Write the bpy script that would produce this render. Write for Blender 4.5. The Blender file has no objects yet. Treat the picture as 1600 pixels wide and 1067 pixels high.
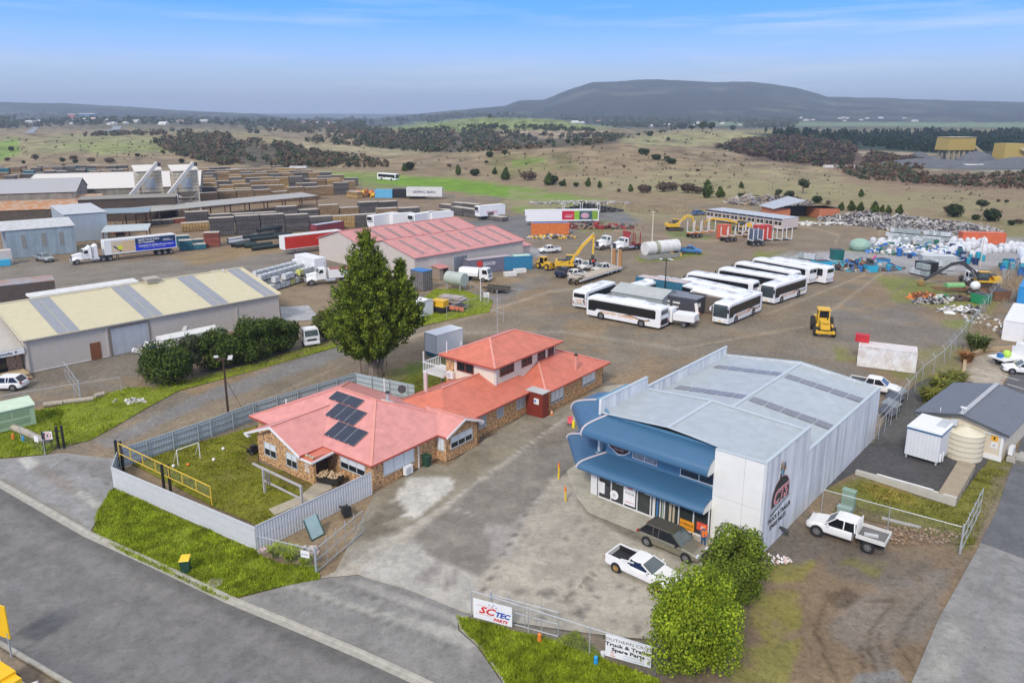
import bpy, bmesh, math, random
import numpy as np
from mathutils import Vector, Matrix
SC = bpy.context.scene
COL = SC.collection
R = math.radians
# ---------------- camera ----------------
FPX, PY0, PYH, CH = 1180.0, 467.0, 180.0, 29.5      # focal length in photo pixels, principal row, horizon row, height
PITCH = math.atan((PY0-PYH)/FPX)
cd = bpy.data.cameras.new('camera'); cam = bpy.data.objects.new('camera', cd); COL.objects.link(cam)
cam.location = (0, 0, CH); cam.rotation_euler = (R(90)-PITCH, 0, 0)
cd.sensor_width = 36; cd.lens = 36*FPX/1600; cd.shift_y = -(533.5-PY0)/1600
cd.clip_start = 0.5; cd.clip_end = 60000
SC.camera = cam
# ---------------- world ----------------
SUN_EL, SUN_AZ = 40.0, 204.0      # azimuth measured clockwise from +Y: behind and slightly left of the camera
w = bpy.data.worlds.new('World'); SC.world = w; w.use_nodes = True
nt = w.node_tree; N = nt.nodes; N.clear()
def wn(t, **k):
 n = N.new(t)
 for a, b in k.items(): setattr(n, a, b)
 return n
out = wn('ShaderNodeOutputWorld'); bg = wn('ShaderNodeBackground'); bg.inputs[1].default_value = 1.0
sky = wn('ShaderNodeTexSky', sky_type='NISHITA', sun_disc=False); sky.sun_elevation = R(SUN_EL); sky.sun_rotation = R(SUN_AZ)
sky.dust_density = 1.5; sky.ozone_density = 2.0
sc = wn('ShaderNodeVectorMath', operation='SCALE'); sc.inputs['Scale'].default_value = 0.10
tc = wn('ShaderNodeTexCoord'); sp = wn('ShaderNodeSeparateXYZ')
rp = wn('ShaderNodeValToRGB'); cr = rp.color_ramp     # elevation (z of the view direction) -> sky tint
cr.elements[0].position = 0.0; cr.elements[0].color = (0.29,0.36,0.48,1)
cr.elements[1].position = 1.0; cr.elements[1].color = (.52,.52,.53,1)
for p_, c_ in ((0.02,(0.28,0.36,0.49,1)),(0.055,(0.26,0.38,0.58,1)),(0.085,(0.16,0.34,0.76,1)),(0.12,(0.04,0.25,.92,1)),(0.20,(0.0,0.20,1.0,1)),(0.34,(0.42,0.46,0.54,1))):
 e = cr.elements.new(p_); e.color = c_
mixs = wn('ShaderNodeMix', data_type='RGBA'); mixs.inputs[0].default_value = 0.88
nz = wn('ShaderNodeTexNoise'); nz.inputs['Scale'].default_value = 2.2; nz.inputs['Detail'].default_value = 7; nz.inputs['Roughness'].default_value = .6
mp = wn('ShaderNodeMapping'); mp.inputs['Scale'].default_value = (1.0,1.0,17.0); mp.inputs['Rotation'].default_value = (R(1.5),R(-3),0)
cl = wn('ShaderNodeValToRGB'); cl.color_ramp.elements[0].position = .50; cl.color_ramp.elements[1].position = .72
cl.color_ramp.elements[0].color = (0,0,0,1); cl.color_ramp.elements[1].color = (.6,.6,.6,1)
xm = wn('ShaderNodeMapRange'); xm.inputs[1].default_value = -1.3; xm.inputs[2].default_value = 0.35     # thin cloud mostly towards the right
ml = wn('ShaderNodeMath', operation='MULTIPLY')
mixc = wn('ShaderNodeMix', data_type='RGBA'); mixc.inputs[7].default_value = (0.46,0.50,0.58,1)
L = nt.links.new
L(tc.outputs['Generated'], sp.inputs[0]); L(sp.outputs['Z'], rp.inputs[0])
L(sky.outputs[0], sc.inputs[0]); L(sc.outputs[0], mixs.inputs[6]); L(rp.outputs[0], mixs.inputs[7])
L(tc.outputs['Generated'], mp.inputs[0]); L(mp.outputs[0], nz.inputs[0]); L(nz.outputs[0], cl.inputs[0])
L(sp.outputs['X'], xm.inputs[0]); L(xm.outputs[0], ml.inputs[0]); L(cl.outputs[0], ml.inputs[1])
L(ml.outputs[0], mixc.inputs[0]); L(mixs.outputs[2], mixc.inputs[6]); L(mixc.outputs[2], bg.inputs[0]); L(bg.outputs[0], out.inputs[0])
# ---------------- sun ----------------
sd = bpy.data.lights.new('sun', 'SUN'); sd.energy = 1.5; sd.angle = R(11); sd.color = (1.0,0.93,0.83)
so = bpy.data.objects.new('sun', sd); COL.objects.link(so)
az, el = R(SUN_AZ), R(SUN_EL)
dv = Vector((math.sin(az)*math.cos(el), math.cos(az)*math.cos(el), math.sin(el)))
so.rotation_euler = dv.to_track_quat('Z','Y').to_euler(); so.location = (0,-50,200)
vs = SC.view_settings; vs.view_transform = 'Standard'; vs.look = 'None'; vs.exposure = 0.86; vs.gamma = 1; vs.use_curve_mapping = False
# ---------------- placing ----------------
CP, SP_ = math.cos(PITCH), math.sin(PITCH)
def G(px, py, z=0.0):
 """world x, y where the sight line of photo pixel (px, py) meets height z"""
 dx = (px-800)/FPX; u = -(py-PY0)/FPX
 Y = CP + u*SP_; Z = -SP_ + u*CP
 t = (z-CH)/Z
 return (dx*t, Y*t)
def G3(px, py, z=0.0):
 x, y = G(px, py, z); return (x, y, z)
def heading(a, b):
 p, q = G(*a), G(*b); return math.atan2(q[1]-p[1], q[0]-p[0])
# ---------------- materials ----------------
MATS = {}
def mat(key, col=(.5,.5,.5), rough=.6, var=.12, scale=1.2, metal=0.0, kind=None, spec=.5, col2=None, alpha=None, p=None):
 if key in MATS: return MATS[key]
 m = bpy.data.materials.new(key); m.use_nodes = True; MATS[key] = m
 t = m.node_tree; n = t.nodes; l = t.links.new
 b = n['Principled BSDF']; b.inputs['Roughness'].default_value = rough; b.inputs['Metallic'].default_value = metal
 b.inputs['Specular IOR Level'].default_value = spec
 c = (*col, 1)
 tcn = n.new('ShaderNodeTexCoord'); oi = n.new('ShaderNodeObjectInfo')
 ad = n.new('ShaderNodeVectorMath'); ad.operation = 'ADD'
 l(tcn.outputs['Object'], ad.inputs[0]); l(oi.outputs['Location'], ad.inputs[1])
 vec = ad.outputs[0]
 def noise(s, d=4, r=.6, v=vec):
  q = n.new('ShaderNodeTexNoise'); q.inputs['Scale'].default_value = s; q.inputs['Detail'].default_value = d; q.inputs['Roughness'].default_value = r
  l(v, q.inputs['Vector']); return q.outputs[0]
 def maprange(x, a, b_, c_, d_):
  q = n.new('ShaderNodeMapRange'); q.inputs[1].default_value=a; q.inputs[2].default_value=b_; q.inputs[3].default_value=c_; q.inputs[4].default_value=d_
  l(x, q.inputs[0]); return q.outputs[0]
 def mul(a, x):
  q = n.new('ShaderNodeVectorMath'); q.operation='SCALE'
  if isinstance(a, tuple): q.inputs[0].default_value = a[:3]
  else: l(a, q.inputs[0])
  l(x, q.inputs['Scale']); return q.outputs[0]
 def mix(f, a, b_):
  q = n.new('ShaderNodeMix'); q.data_type='RGBA'
  if isinstance(f, float): q.inputs[0].default_value = f
  else: l(f, q.inputs[0])
  for i, v in ((6,a),(7,b_)):
   if isinstance(v, tuple): q.inputs[i].default_value = (*v[:3],1)
   else: l(v, q.inputs[i])
  return q.outputs[2]
 def mapping(v, s, rot=(0,0,0)):
  q = n.new('ShaderNodeMapping'); q.inputs['Scale'].default_value = s; q.inputs['Rotation'].default_value = rot; l(v, q.inputs[0]); return q.outputs[0]
 def bump(h, st, dist=.02):
  q = n.new('ShaderNodeBump'); q.inputs['Strength'].default_value = st; q.inputs['Distance'].default_value = dist
  l(h, q.inputs['Height']); l(q.outputs[0], b.inputs['Normal'])
 def sep(v):
  q = n.new('ShaderNodeSeparateXYZ'); l(v, q.inputs[0]); return q.outputs
 def math_(op, a, b_=None):
  q = n.new('ShaderNodeMath'); q.operation = op
  for i, v in enumerate((a, b_)):
   if v is None: continue
   if isinstance(v, (int,float)): q.inputs[i].default_value = v
   else: l(v, q.inputs[i])
  return q.outputs[0]
 base = mul(c, maprange(noise(scale), .25, .75, 1-var, 1+var))
 if kind in ('ground','sheet'):      # colour painted on the mesh (soil, moss, dry and wet concrete) broken up by noise
  at = n.new('ShaderNodeVertexColor'); at.layer_name = 'cover'
  big = maprange(noise(.18 if kind=='ground' else .5, 5, .65), .3, .7, 1-var, 1+var)
  fine = maprange(noise(9.0 if kind=='ground' else 14, 3, .75), .3, .7, 1-var*.9, 1+var*.9)
  mid = maprange(noise(1.7, 5, .7), .3, .7, 1-var, 1+var)
  base = mul(mul(mul(at.outputs[0], big), fine), mid)
  if kind=='sheet': base = mul(base, maprange(noise(.55,7,.78), .47,.53, .90,1.07)); base = mul(base, maprange(noise(2.6,6,.8), .40,.47, .84,1.0))
  else: base = mul(base, maprange(noise(3.2,6,.8), .38,.50, .72,1.04))
  bump(noise(5.0, 5, .75), .35, .06)
 elif kind == 'leaf':
  gi = n.new('ShaderNodeNewGeometry')
  f = maprange(gi.outputs['Random Per Island'], 0, 1, 0, 1)
  base = mix(f, c, (*(col2 or [x*.5 for x in col]), 1))
  base = mul(base, maprange(noise(.9, 2), .3, .7, 1-var, 1+var))
  b.inputs['Subsurface Weight'].default_value = 0
  tr = n.new('ShaderNodeBsdfTranslucent'); l(base, tr.inputs[0]); ms = n.new('ShaderNodeMixShader'); ms.inputs[0].default_value = .25
  l(b.outputs[0], ms.inputs[1]); l(tr.outputs[0], ms.inputs[2]); l(ms.outputs[0], n['Material Output'].inputs[0])
 elif kind == 'brick':
  s3 = sep(tcn.outputs['Object']); cx = n.new('ShaderNodeCombineXYZ'); l(math_('ADD', s3[0], s3[1]), cx.inputs[0]); l(s3[2], cx.inputs[1])
  q = n.new('ShaderNodeTexBrick'); q.inputs['Scale'].default_value = 1.0; q.inputs['Brick Width'].default_value = .25; q.inputs['Row Height'].default_value = .086
  q.inputs['Mortar Size'].default_value = .010; q.inputs['Color1'].default_value = c; q.inputs['Color2'].default_value = (*(col2 or col),1); q.inputs['Mortar'].default_value = (.42,.36,.28,1)
  q.inputs['Bias'].default_value = 0.0
  l(cx.outputs[0], q.inputs[0])
  nn = n.new('ShaderNodeTexNoise'); nn.inputs['Scale'].default_value = 1; nn.inputs['Detail'].default_value = 3; nn.inputs['Roughness'].default_value=.7
  l(mapping(cx.outputs[0], (3.4,7.5,1)), nn.inputs['Vector'])
  base = mul(q.outputs[0], maprange(nn.outputs[0], .38, .62, .35, 1.6))
 elif kind == 'grid':                # packs of sawn boards: board ends and rows with dark gaps; p = (cell width, cell height)
  pw, ph = p or (.6,.25)
  s3 = sep(tcn.outputs['Object']); cx = n.new('ShaderNodeCombineXYZ'); l(math_('ADD', s3[0], s3[1]), cx.inputs[0]); l(s3[2], cx.inputs[1])
  q = n.new('ShaderNodeTexBrick'); q.offset = 0.0; q.inputs['Scale'].default_value = 1.0; q.inputs['Brick Width'].default_value = pw; q.inputs['Row Height'].default_value = ph
  q.inputs['Mortar Size'].default_value = min(pw,ph)*.16; q.inputs['Color1'].default_value = c; q.inputs['Color2'].default_value = (*(col2 or [x*.7 for x in col]),1); q.inputs['Mortar'].default_value = (*[x*.18 for x in col],1)
  l(cx.outputs[0], q.inputs[0])
  base = mul(q.outputs[0], maprange(noise(3,4,.7), .3, .7, 1-var*2, 1+var*1.5))
  base = mul(base, maprange(oi.outputs['Random'], 0, 1, .75, 1.25))
 elif kind in ('ribx','riby','ribxy'):        # profiled sheet steel: fine ribs as bump, their shading also painted in the colour, plus weather streaks
  s3 = sep(tcn.outputs['Object'])
  a = {'ribx':s3[0],'riby':s3[1]}.get(kind) or math_('ADD', s3[0], s3[1])
  pitch = p or .2
  sn = math_('SINE', math_('MULTIPLY', a, 2*math.pi/pitch))
  bump(sn, .25, .02)
  base = mul(base, maprange(sn, -1, 1, .965, 1.03))
  st = noise(1.0, 4, .7, mapping(vec, (.9,.9,.9)))
  base = mul(base, maprange(st, .3, .7, 1-var*.6, 1+var*.6))
 elif kind == 'streak':              # painted precast wall with vertical rain streaks
  st = noise(1.0, 5, .7, mapping(vec, (1.6,1.6,.10)))
  base = mix(maprange(st, .42, .62, 0, 1), c, (*(col2 or [x*.8 for x in col]),1))
  base = mul(base, maprange(noise(.6), .3, .7, 1-var, 1+var))
 elif kind == 'two':                 # two colours in blotches (rust on paint, lichen on stone)
  base = mix(maprange(noise(scale,5,.7), .44, .58, 0, 1), c, (*col2,1))
  base = mul(base, maprange(noise(scale*5), .3, .7, 1-var, 1+var))
 elif kind == 'glass':
  b.inputs['Roughness'].default_value = .08
 elif kind == 'mesh':                # chain link: thin wires with air between
  s3 = sep(tcn.outputs['Object']); k = 2*math.pi/.10
  hx = math_('ADD', s3[0], s3[1])
  a1 = math_('ABSOLUTE', math_('SINE', math_('MULTIPLY', math_('ADD', hx, s3[2]), k/2))); a2 = math_('ABSOLUTE', math_('SINE', math_('MULTIPLY', math_('SUBTRACT', hx, s3[2]), k/2)))
  mn = math_('MINIMUM', a1, a2); al = math_('LESS_THAN', mn, p or .10); l(al, b.inputs['Alpha'])
 elif kind == 'bark':
  base = mul(base, maprange(noise(1.0,4,.7,mapping(vec,(6,6,.8))), .3,.7,.6,1.3))
 if kind == 'emit':
  b.inputs['Emission Color'].default_value = c; b.inputs['Emission Strength'].default_value = 1
 if kind not in ('ground','sheet','leaf','glass','mesh') :
  rr = maprange(noise(scale*3), .3, .7, max(.05,rough-.1), min(1,rough+.1)); l(rr, b.inputs['Roughness'])
 l(base, b.inputs['Base Color'])
 return m
# ---------------- mesh builder ----------------
class MB:
 def __init__(s): s.v=[]; s.f=[]; s.m=[]
 def face(s, pts, m=0):
  k=len(s.v); s.v += [tuple(p) for p in pts]; s.f.append(tuple(range(k,k+len(pts)))); s.m.append(m); return s
 def box(s, x0,x1,y0,y1,z0,z1, m=0):
  return s.hexa([(x0,y0,z0),(x1,y0,z0),(x1,y1,z0),(x0,y1,z0),(x0,y0,z1),(x1,y0,z1),(x1,y1,z1),(x0,y1,z1)], m)
 def hexa(s, P, m=0):
  k=len(s.v); s.v += [tuple(p) for p in P]
  for q in ((0,3,2,1),(4,5,6,7),(0,1,5,4),(1,2,6,5),(2,3,7,6),(3,0,4,7)): s.f.append(tuple(k+i for i in q)); s.m.append(m)
  return s
 def obox(s, c, size, rz=0, m=0, ry=0, rx=0):
  M = Matrix.Translation(c) @ Matrix.Rotation(rz,4,'Z') @ Matrix.Rotation(ry,4,'Y') @ Matrix.Rotation(rx,4,'X')
  a,b,d = size[0]/2,size[1]/2,size[2]/2
  return s.hexa([M@Vector(q) for q in ((-a,-b,-d),(a,-b,-d),(a,b,-d),(-a,b,-d),(-a,-b,d),(a,-b,d),(a,b,d),(-a,b,d))], m)
 def beam(s, p, q, w, h=None, m=0):
  p=Vector(p); q=Vector(q); d=q-p; L_=d.length
  if L_<1e-6: return s
  h=h or w; x=d/L_; up=Vector((0,0,1)) if abs(x.z)<.95 else Vector((0,1,0)); y=up.cross(x).normalized(); z=x.cross(y)
  P=[]
  for o in (p,q):
   for a,b in ((-1,-1),(1,-1),(1,1),(-1,1)): P.append(o+y*a*w/2+z*b*h/2)
  return s.hexa([P[0],P[4],P[5],P[1],P[3],P[7],P[6],P[2]], m)
 def cyl(s, p, q, r, r2=None, n=10, m=0, caps=True):
  p=Vector(p); q=Vector(q); r2=r if r2 is None else r2; d=(q-p).normalized(); up=Vector((0,0,1)) if abs(d.z)<.95 else Vector((1,0,0)); a=up.cross(d).normalized(); b=d.cross(a)
  k=len(s.v)
  for o,rr in ((p,r),(q,r2)):
   for i in range(n):
    t=2*math.pi*i/n; s.v.append(tuple(o+a*math.cos(t)*rr+b*math.sin(t)*rr))
  for i in range(n): j=(i+1)%n; s.f.append((k+i,k+j,k+n+j,k+n+i)); s.m.append(m)
  if caps: s.f.append(tuple(k+i for i in reversed(range(n)))); s.m.append(m); s.f.append(tuple(k+n+i for i in range(n))); s.m.append(m)
  return s
 def tube(s, pts, r, n=6, m=0):
  for i in range(len(pts)-1): s.cyl(pts[i],pts[i+1],r if not isinstance(r,(list,tuple)) else r[i], None if not isinstance(r,(list,tuple)) else r[i+1],n,m)
  return s
 def ext(s, poly, y0, y1, m=0, axis='y'):
  """polygon in (x,z) extruded along y (or (y,z) along x, or (x,y) along z)"""
  f={'y':lambda a,b,t:(a,t,b),'x':lambda a,b,t:(t,a,b),'z':lambda a,b,t:(a,b,t)}[axis]
  k=len(s.v); n=len(poly)
  s.v += [f(a,b,y0) for a,b in poly]+[f(a,b,y1) for a,b in poly]
  s.f.append(tuple(k+i for i in range(n))); s.f.append(tuple(k+n+i for i in reversed(range(n)))); s.m += [m,m]
  for i in range(n): j=(i+1)%n; s.f.append((k+i,k+n+i,k+n+j,k+j)); s.m.append(m)
  return s
 def loft(s, rings, m=0, caps=True):
  k=len(s.v); n=len(rings[0])
  for r in rings: s.v += [tuple(p) for p in r]
  for a in range(len(rings)-1):
   for i in range(n): j=(i+1)%n; s.f.append((k+a*n+i,k+a*n+j,k+(a+1)*n+j,k+(a+1)*n+i)); s.m.append(m)
  if caps: s.f.append(tuple(k+i for i in reversed(range(n)))); s.f.append(tuple(k+(len(rings)-1)*n+i for i in range(n))); s.m += [m,m]
  return s
 def ball(s, c, r, m=0, nu=8, nv=6, wob=0, rnd=None):
  rx,ry,rz = r if isinstance(r,(tuple,list)) else (r,r,r); k=len(s.v)
  for j in range(nv+1):
   ph=math.pi*j/nv
   for i in range(nu):
    t=2*math.pi*i/nu; q=1+(rnd.uniform(-wob,wob) if rnd else 0)
    s.v.append((c[0]+rx*q*math.sin(ph)*math.cos(t),c[1]+ry*q*math.sin(ph)*math.sin(t),c[2]+rz*q*math.cos(ph)))
  for j in range(nv):
   for i in range(nu): i2=(i+1)%nu; s.f.append((k+j*nu+i,k+(j+1)*nu+i,k+(j+1)*nu+i2,k+j*nu+i2)); s.m.append(m)
  return s
 def build(s, name, mats, parent=None, smooth=False, loc=None, rz=0):
  me = bpy.data.meshes.new(name); me.from_pydata(s.v, [], s.f)
  if not isinstance(mats,(list,tuple)): mats=[mats]
  for q in mats: me.materials.append(q)
  if len(mats)>1: me.polygons.foreach_set('material_index', s.m)
  if smooth: me.polygons.foreach_set('use_smooth',[True]*len(s.f))
  me.update(); o = bpy.data.objects.new(name, me); COL.objects.link(o)
  if parent: o.parent = parent
  if loc is not None: o.location = loc if len(loc)==3 else (*loc,0)
  if rz: o.rotation_euler.z = rz
  return o
def tag(o, label=None, cat=None, group=None, kind=None):
 if label: o['label']=label
 if cat: o['category']=cat
 if group: o['group']=group
 if kind: o['kind']=kind
 return o
def thing(name, label, cat, loc=(0,0,0), rz=0, group=None):
 o=bpy.data.objects.new(name,None); COL.objects.link(o); o.location = loc if len(loc)==3 else (*loc,0); o.rotation_euler.z=rz; o.empty_display_size=.5
 return tag(o,label,cat,group)
KIDS={}
def copy_tree(o, parent=None):
 c=o.copy(); COL.objects.link(c); c.parent=parent
 for ch in list(o.children): copy_tree(ch,c)
 return c
def clone(o, label, loc, rz=0, group=None, scale=None):
 c=copy_tree(o); c.location = loc if len(loc)==3 else (*loc,0); c.rotation_euler.z=rz; c['label']=label
 if group: c['group']=group
 if scale: c.scale=(scale,)*3 if not isinstance(scale,tuple) else scale
 return c
ORD=['first','second','third','fourth','fifth','sixth','seventh','eighth','ninth','tenth','eleventh','twelfth','thirteenth','fourteenth','fifteenth','sixteenth','seventeenth','eighteenth','nineteenth','twentieth','twenty-first','twenty-second','twenty-third','twenty-fourth','twenty-fifth','twenty-sixth','twenty-seventh','twenty-eighth','twenty-ninth','thirtieth']
def text(name, s, size, m, parent, loc, rot, align='LEFT', shear=0, bold=0, sx=1.0):
 """lettering as a flat mesh part; rot = euler of the text plane"""
 cu=bpy.data.curves.new(name,'FONT'); cu.body=s; cu.size=size; cu.align_x=align; cu.shear=shear; cu.offset=bold; cu.resolution_u=2; cu.extrude=.004
 o=bpy.data.objects.new(name,cu); COL.objects.link(o); bpy.context.view_layer.update()
 dg=bpy.context.evaluated_depsgraph_get(); me=bpy.data.meshes.new_from_object(o.evaluated_get(dg)); bpy.data.objects.remove(o)
 o=bpy.data.objects.new(name,me); COL.objects.link(o); me.materials.clear(); me.materials.append(m); o.parent=parent; o.location=loc; o.rotation_euler=rot; o.scale=(sx,1,1)
 return o
for t_ in ('thirty','forty','fifty','sixty'): ORD += ([] if t_=='thirty' else [{'forty':'fortieth','fifty':'fiftieth','sixty':'sixtieth'}[t_]])+[t_+'-'+k for k in ORD[:9]]
rng=random.Random(7)
# ---------------- terrain ----------------
def elev_z(py, D):
 u = -(py-PY0)/FPX; return CH + D*(-SP_+u*CP)/(CP+u*SP_)
RIDGES = [  # distance, front width, back width, crest line (photo column, photo row)
 (520,190,160,[(430,252),(500,249),(560,246),(640,242),(700,238),(800,230),(900,223),(1000,226),(1060,232),(1150,240),(1250,252)]),
 (1250,330,300,[(560,209),(600,204),(650,196),(700,190),(760,186),(850,187),(900,192),(950,199),(1010,208)]),
 (1000,260,200,[(880,217),(950,213),(1000,209),(1080,205),(1200,205),(1280,209),(1350,217)]),
 (1150,380,300,[(1150,212),(1200,208),(1340,213),(1450,210),(1600,211),(1800,212),(2200,212)]),
 (900,330,160,[(-700,212),(0,212),(200,210),(300,207),(400,212),(520,217),(600,221)]),
 (2000,600,500,[(-900,187),(0,187),(150,188),(300,190),(450,192),(600,198)]),
 (4600,1500,1500,[(-1200,170),(-300,160),(0,160),(100,162),(200,167),(300,174),(400,178),(470,187)]),
 (4600,2300,1500,[(560,188),(650,179),(700,174),(790,166),(810,158),(850,157),(875,147),(900,138),(925,130),(960,129),(1010,126),(1060,127),(1120,130),(1165,129),(1205,133),(1240,138),(1265,145),(1290,152),(1400,155),(1500,158),(1600,160),(1900,165),(2600,170)]),
 (9500,2500,2500,[(-2500,177),(0,177),(450,178),(900,179),(2600,178)]),
]
def h2(ix, iy, s=0):
 n = (ix.astype(np.int64)*374761393 + iy.astype(np.int64)*668265263 + s*974711) & 0x7fffffff
 n = ((n ^ (n >> 13))*1274126177) & 0x7fffffff
 return ((n ^ (n >> 16)) & 0xffff)/65535.0
def vnoise(x, y, s=0):
 ix=np.floor(x); iy=np.floor(y); fx=x-ix; fy=y-iy; fx=fx*fx*(3-2*fx); fy=fy*fy*(3-2*fy)
 a=h2(ix,iy,s); b=h2(ix+1,iy,s); c=h2(ix,iy+1,s); d=h2(ix+1,iy+1,s)
 return (a*(1-fx)+b*fx)*(1-fy)+(c*(1-fx)+d*fx)*fy
def fbm(x, y, o=4, s=0):
 t=0; a=.5; n=0
 for k in range(o): t=t+a*vnoise(x,y,s+k); n+=a; x=x*2.03+3.1; y=y*2.03+1.7; a*=.55
 return t/n
def hgt(X, Y):
 X=np.asarray(X,float); Y=np.asarray(Y,float)
 px = 800 + (X/np.maximum(Y,30))*FPX/CP
 h = np.zeros_like(Y)
 for i,(D,wf,wb,tb) in enumerate(RIDGES):
  cz = np.interp(px, [a for a,b in tb], [max(0.0,elev_z(b,D)) for a,b in tb])
  u = np.where(Y<D, (Y-D)/wf, (Y-D)/wb); s = np.clip(1-np.abs(u),0,1); s=s*s*(3-2*s)
  k = cz*s
  if D>4000: k = k*(1+.12*(fbm(X/260,Y/260,4,11)-.5)*np.clip(np.abs(u)*3,.35,1)+.03*(fbm(X/60,Y/60,3,4)-.5))
  h = np.maximum(h, k)
 far = np.clip((Y-330)/250,0,1)
 h = h + far*(fbm(X/70,Y/70,3,5)-.5)*4.0*np.clip(Y/700,0.6,1.6)
 mound = np.clip((Y-260)/80,0,1)*(1-far)
 return h + mound*(fbm(X/18,Y/18,3,9)-.5)*.8 - .10*fbm(X/6,Y/6,2,2)*np.clip(1-far,0,1)
def proj(X, Y, Z):
 fw = Y*CP-(Z-CH)*SP_; up = Y*SP_+(Z-CH)*CP; fw=np.where(np.abs(fw)<1e-3,1e-3,fw)
 return 800+FPX*X/fw, PY0-FPX*up/fw
_s = np.geomspace(60,9000,900)
def hit(px, py):
 """first terrain point on the sight line of a photo pixel"""
 dx=(px-800)/FPX; u=-(py-PY0)/FPX; Yd=CP+u*SP_; Zd=-SP_+u*CP
 t=_s/Yd; X=dx*t; Y=_s; Z=CH+Zd*t; d=Z-hgt(X,Y); k=np.argmax(d<0)
 if d[k]>=0: return None
 if k==0: return (X[0],Y[0],0)
 f=d[k-1]/(d[k-1]-d[k]); x=X[k-1]+(X[k]-X[k-1])*f; y=Y[k-1]+(Y[k]-Y[k-1])*f
 return (float(x),float(y),float(hgt(np.array([x]),np.array([y]))[0]))
def polymask(px, py, poly, feather):
 inside=np.zeros(px.shape,bool); dist=np.full(px.shape,1e9); n=len(poly)
 for i in range(n):
  x1,y1=poly[i]; x2,y2=poly[(i+1)%n]
  c=((y1>py)!=(y2>py)); xi=(x2-x1)*(py-y1)/((y2-y1) if y2!=y1 else 1e-9)+x1; inside ^= c&(px<xi)
  L2=(x2-x1)**2+(y2-y1)**2+1e-9; t=np.clip(((px-x1)*(x2-x1)+(py-y1)*(y2-y1))/L2,0,1)
  dist=np.minimum(dist,np.hypot(px-x1-t*(x2-x1),py-y1-t*(y2-y1)))
 sd=np.where(inside,dist,-dist); return np.clip(.5+sd/(2*feather),0,1)
def linemask(px, py, pts, wdt, feather):
 dist=np.full(px.shape,1e9)
 for i in range(len(pts)-1):
  x1,y1=pts[i]; x2,y2=pts[i+1]; L2=(x2-x1)**2+(y2-y1)**2+1e-9; t=np.clip(((px-x1)*(x2-x1)+(py-y1)*(y2-y1))/L2,0,1)
  dist=np.minimum(dist,np.hypot(px-x1-t*(x2-x1),py-y1-t*(y2-y1)))
 return np.clip((wdt-dist)/feather+.5,0,1)
def paint(X, Y, Z, base, splats):
 """ground cover colour per vertex; outlines given where the photo shows them, looked up on the ground"""
 px,py=proj(X,Y,Z); C=np.empty((len(X),3)); C[:]=base
 for sp_ in splats:
  kind,pts,col,fe,st,nz_ = (list(sp_)+[None]*6)[:6]; nz_ = .35 if nz_ is None else nz_
  xs=[a for a,b in pts]; ys=[b for a,b in pts]; pad=fe*3+12
  sel=np.where((px>min(xs)-pad)&(px<max(xs)+pad)&(py>min(ys)-pad)&(py<max(ys)+pad))[0]
  if not len(sel): continue
  a,b=px[sel],py[sel]; wx,wy=X[sel],Y[sel]; sc_=max(1.0,float(np.median(wy))/60)
  if kind=='p': m=polymask(a,b,pts,fe)
  else: m=linemask(a,b,pts,kind,fe)
  if nz_>0:
   n=fbm(wx/(2.2*sc_),wy/(2.2*sc_)/1.0,4,3+len(pts)); m=np.clip((m-.5)+ (n-.5)*2*nz_*2 +.5,0,1)*(m>0.001)
   m=m*m*(3-2*m)
  m=(m*st)[:,None]; C[sel]=C[sel]*(1-m)+np.array(col)*m
 return C
def set_cover(me, C):
 at=me.color_attributes.new('cover','FLOAT_COLOR','POINT'); A=np.ones((len(C),4)); A[:,:3]=np.clip(C,0,1); at.data.foreach_set('color',A.ravel())
DIRT=(.245,.182,.115); DIRT2=(.30,.245,.175); GRAV=(.18,.16,.132); GRAVD=(.135,.125,.115); MUD=(.095,.068,.045); PALE=(.36,.32,.25)
GRN=(.115,.175,.018); GRN2=(.16,.21,.022); BGRN=(.15,.27,.025); OLV=(.19,.185,.07); TAN=(.255,.195,.118); TANL=(.43,.35,.24); TAND=(.235,.19,.12); BRUSH=(.085,.075,.05); MOSS=(.22,.215,.03); ASPH=(.16,.165,.172); BARK=(.20,.13,.075)
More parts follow.
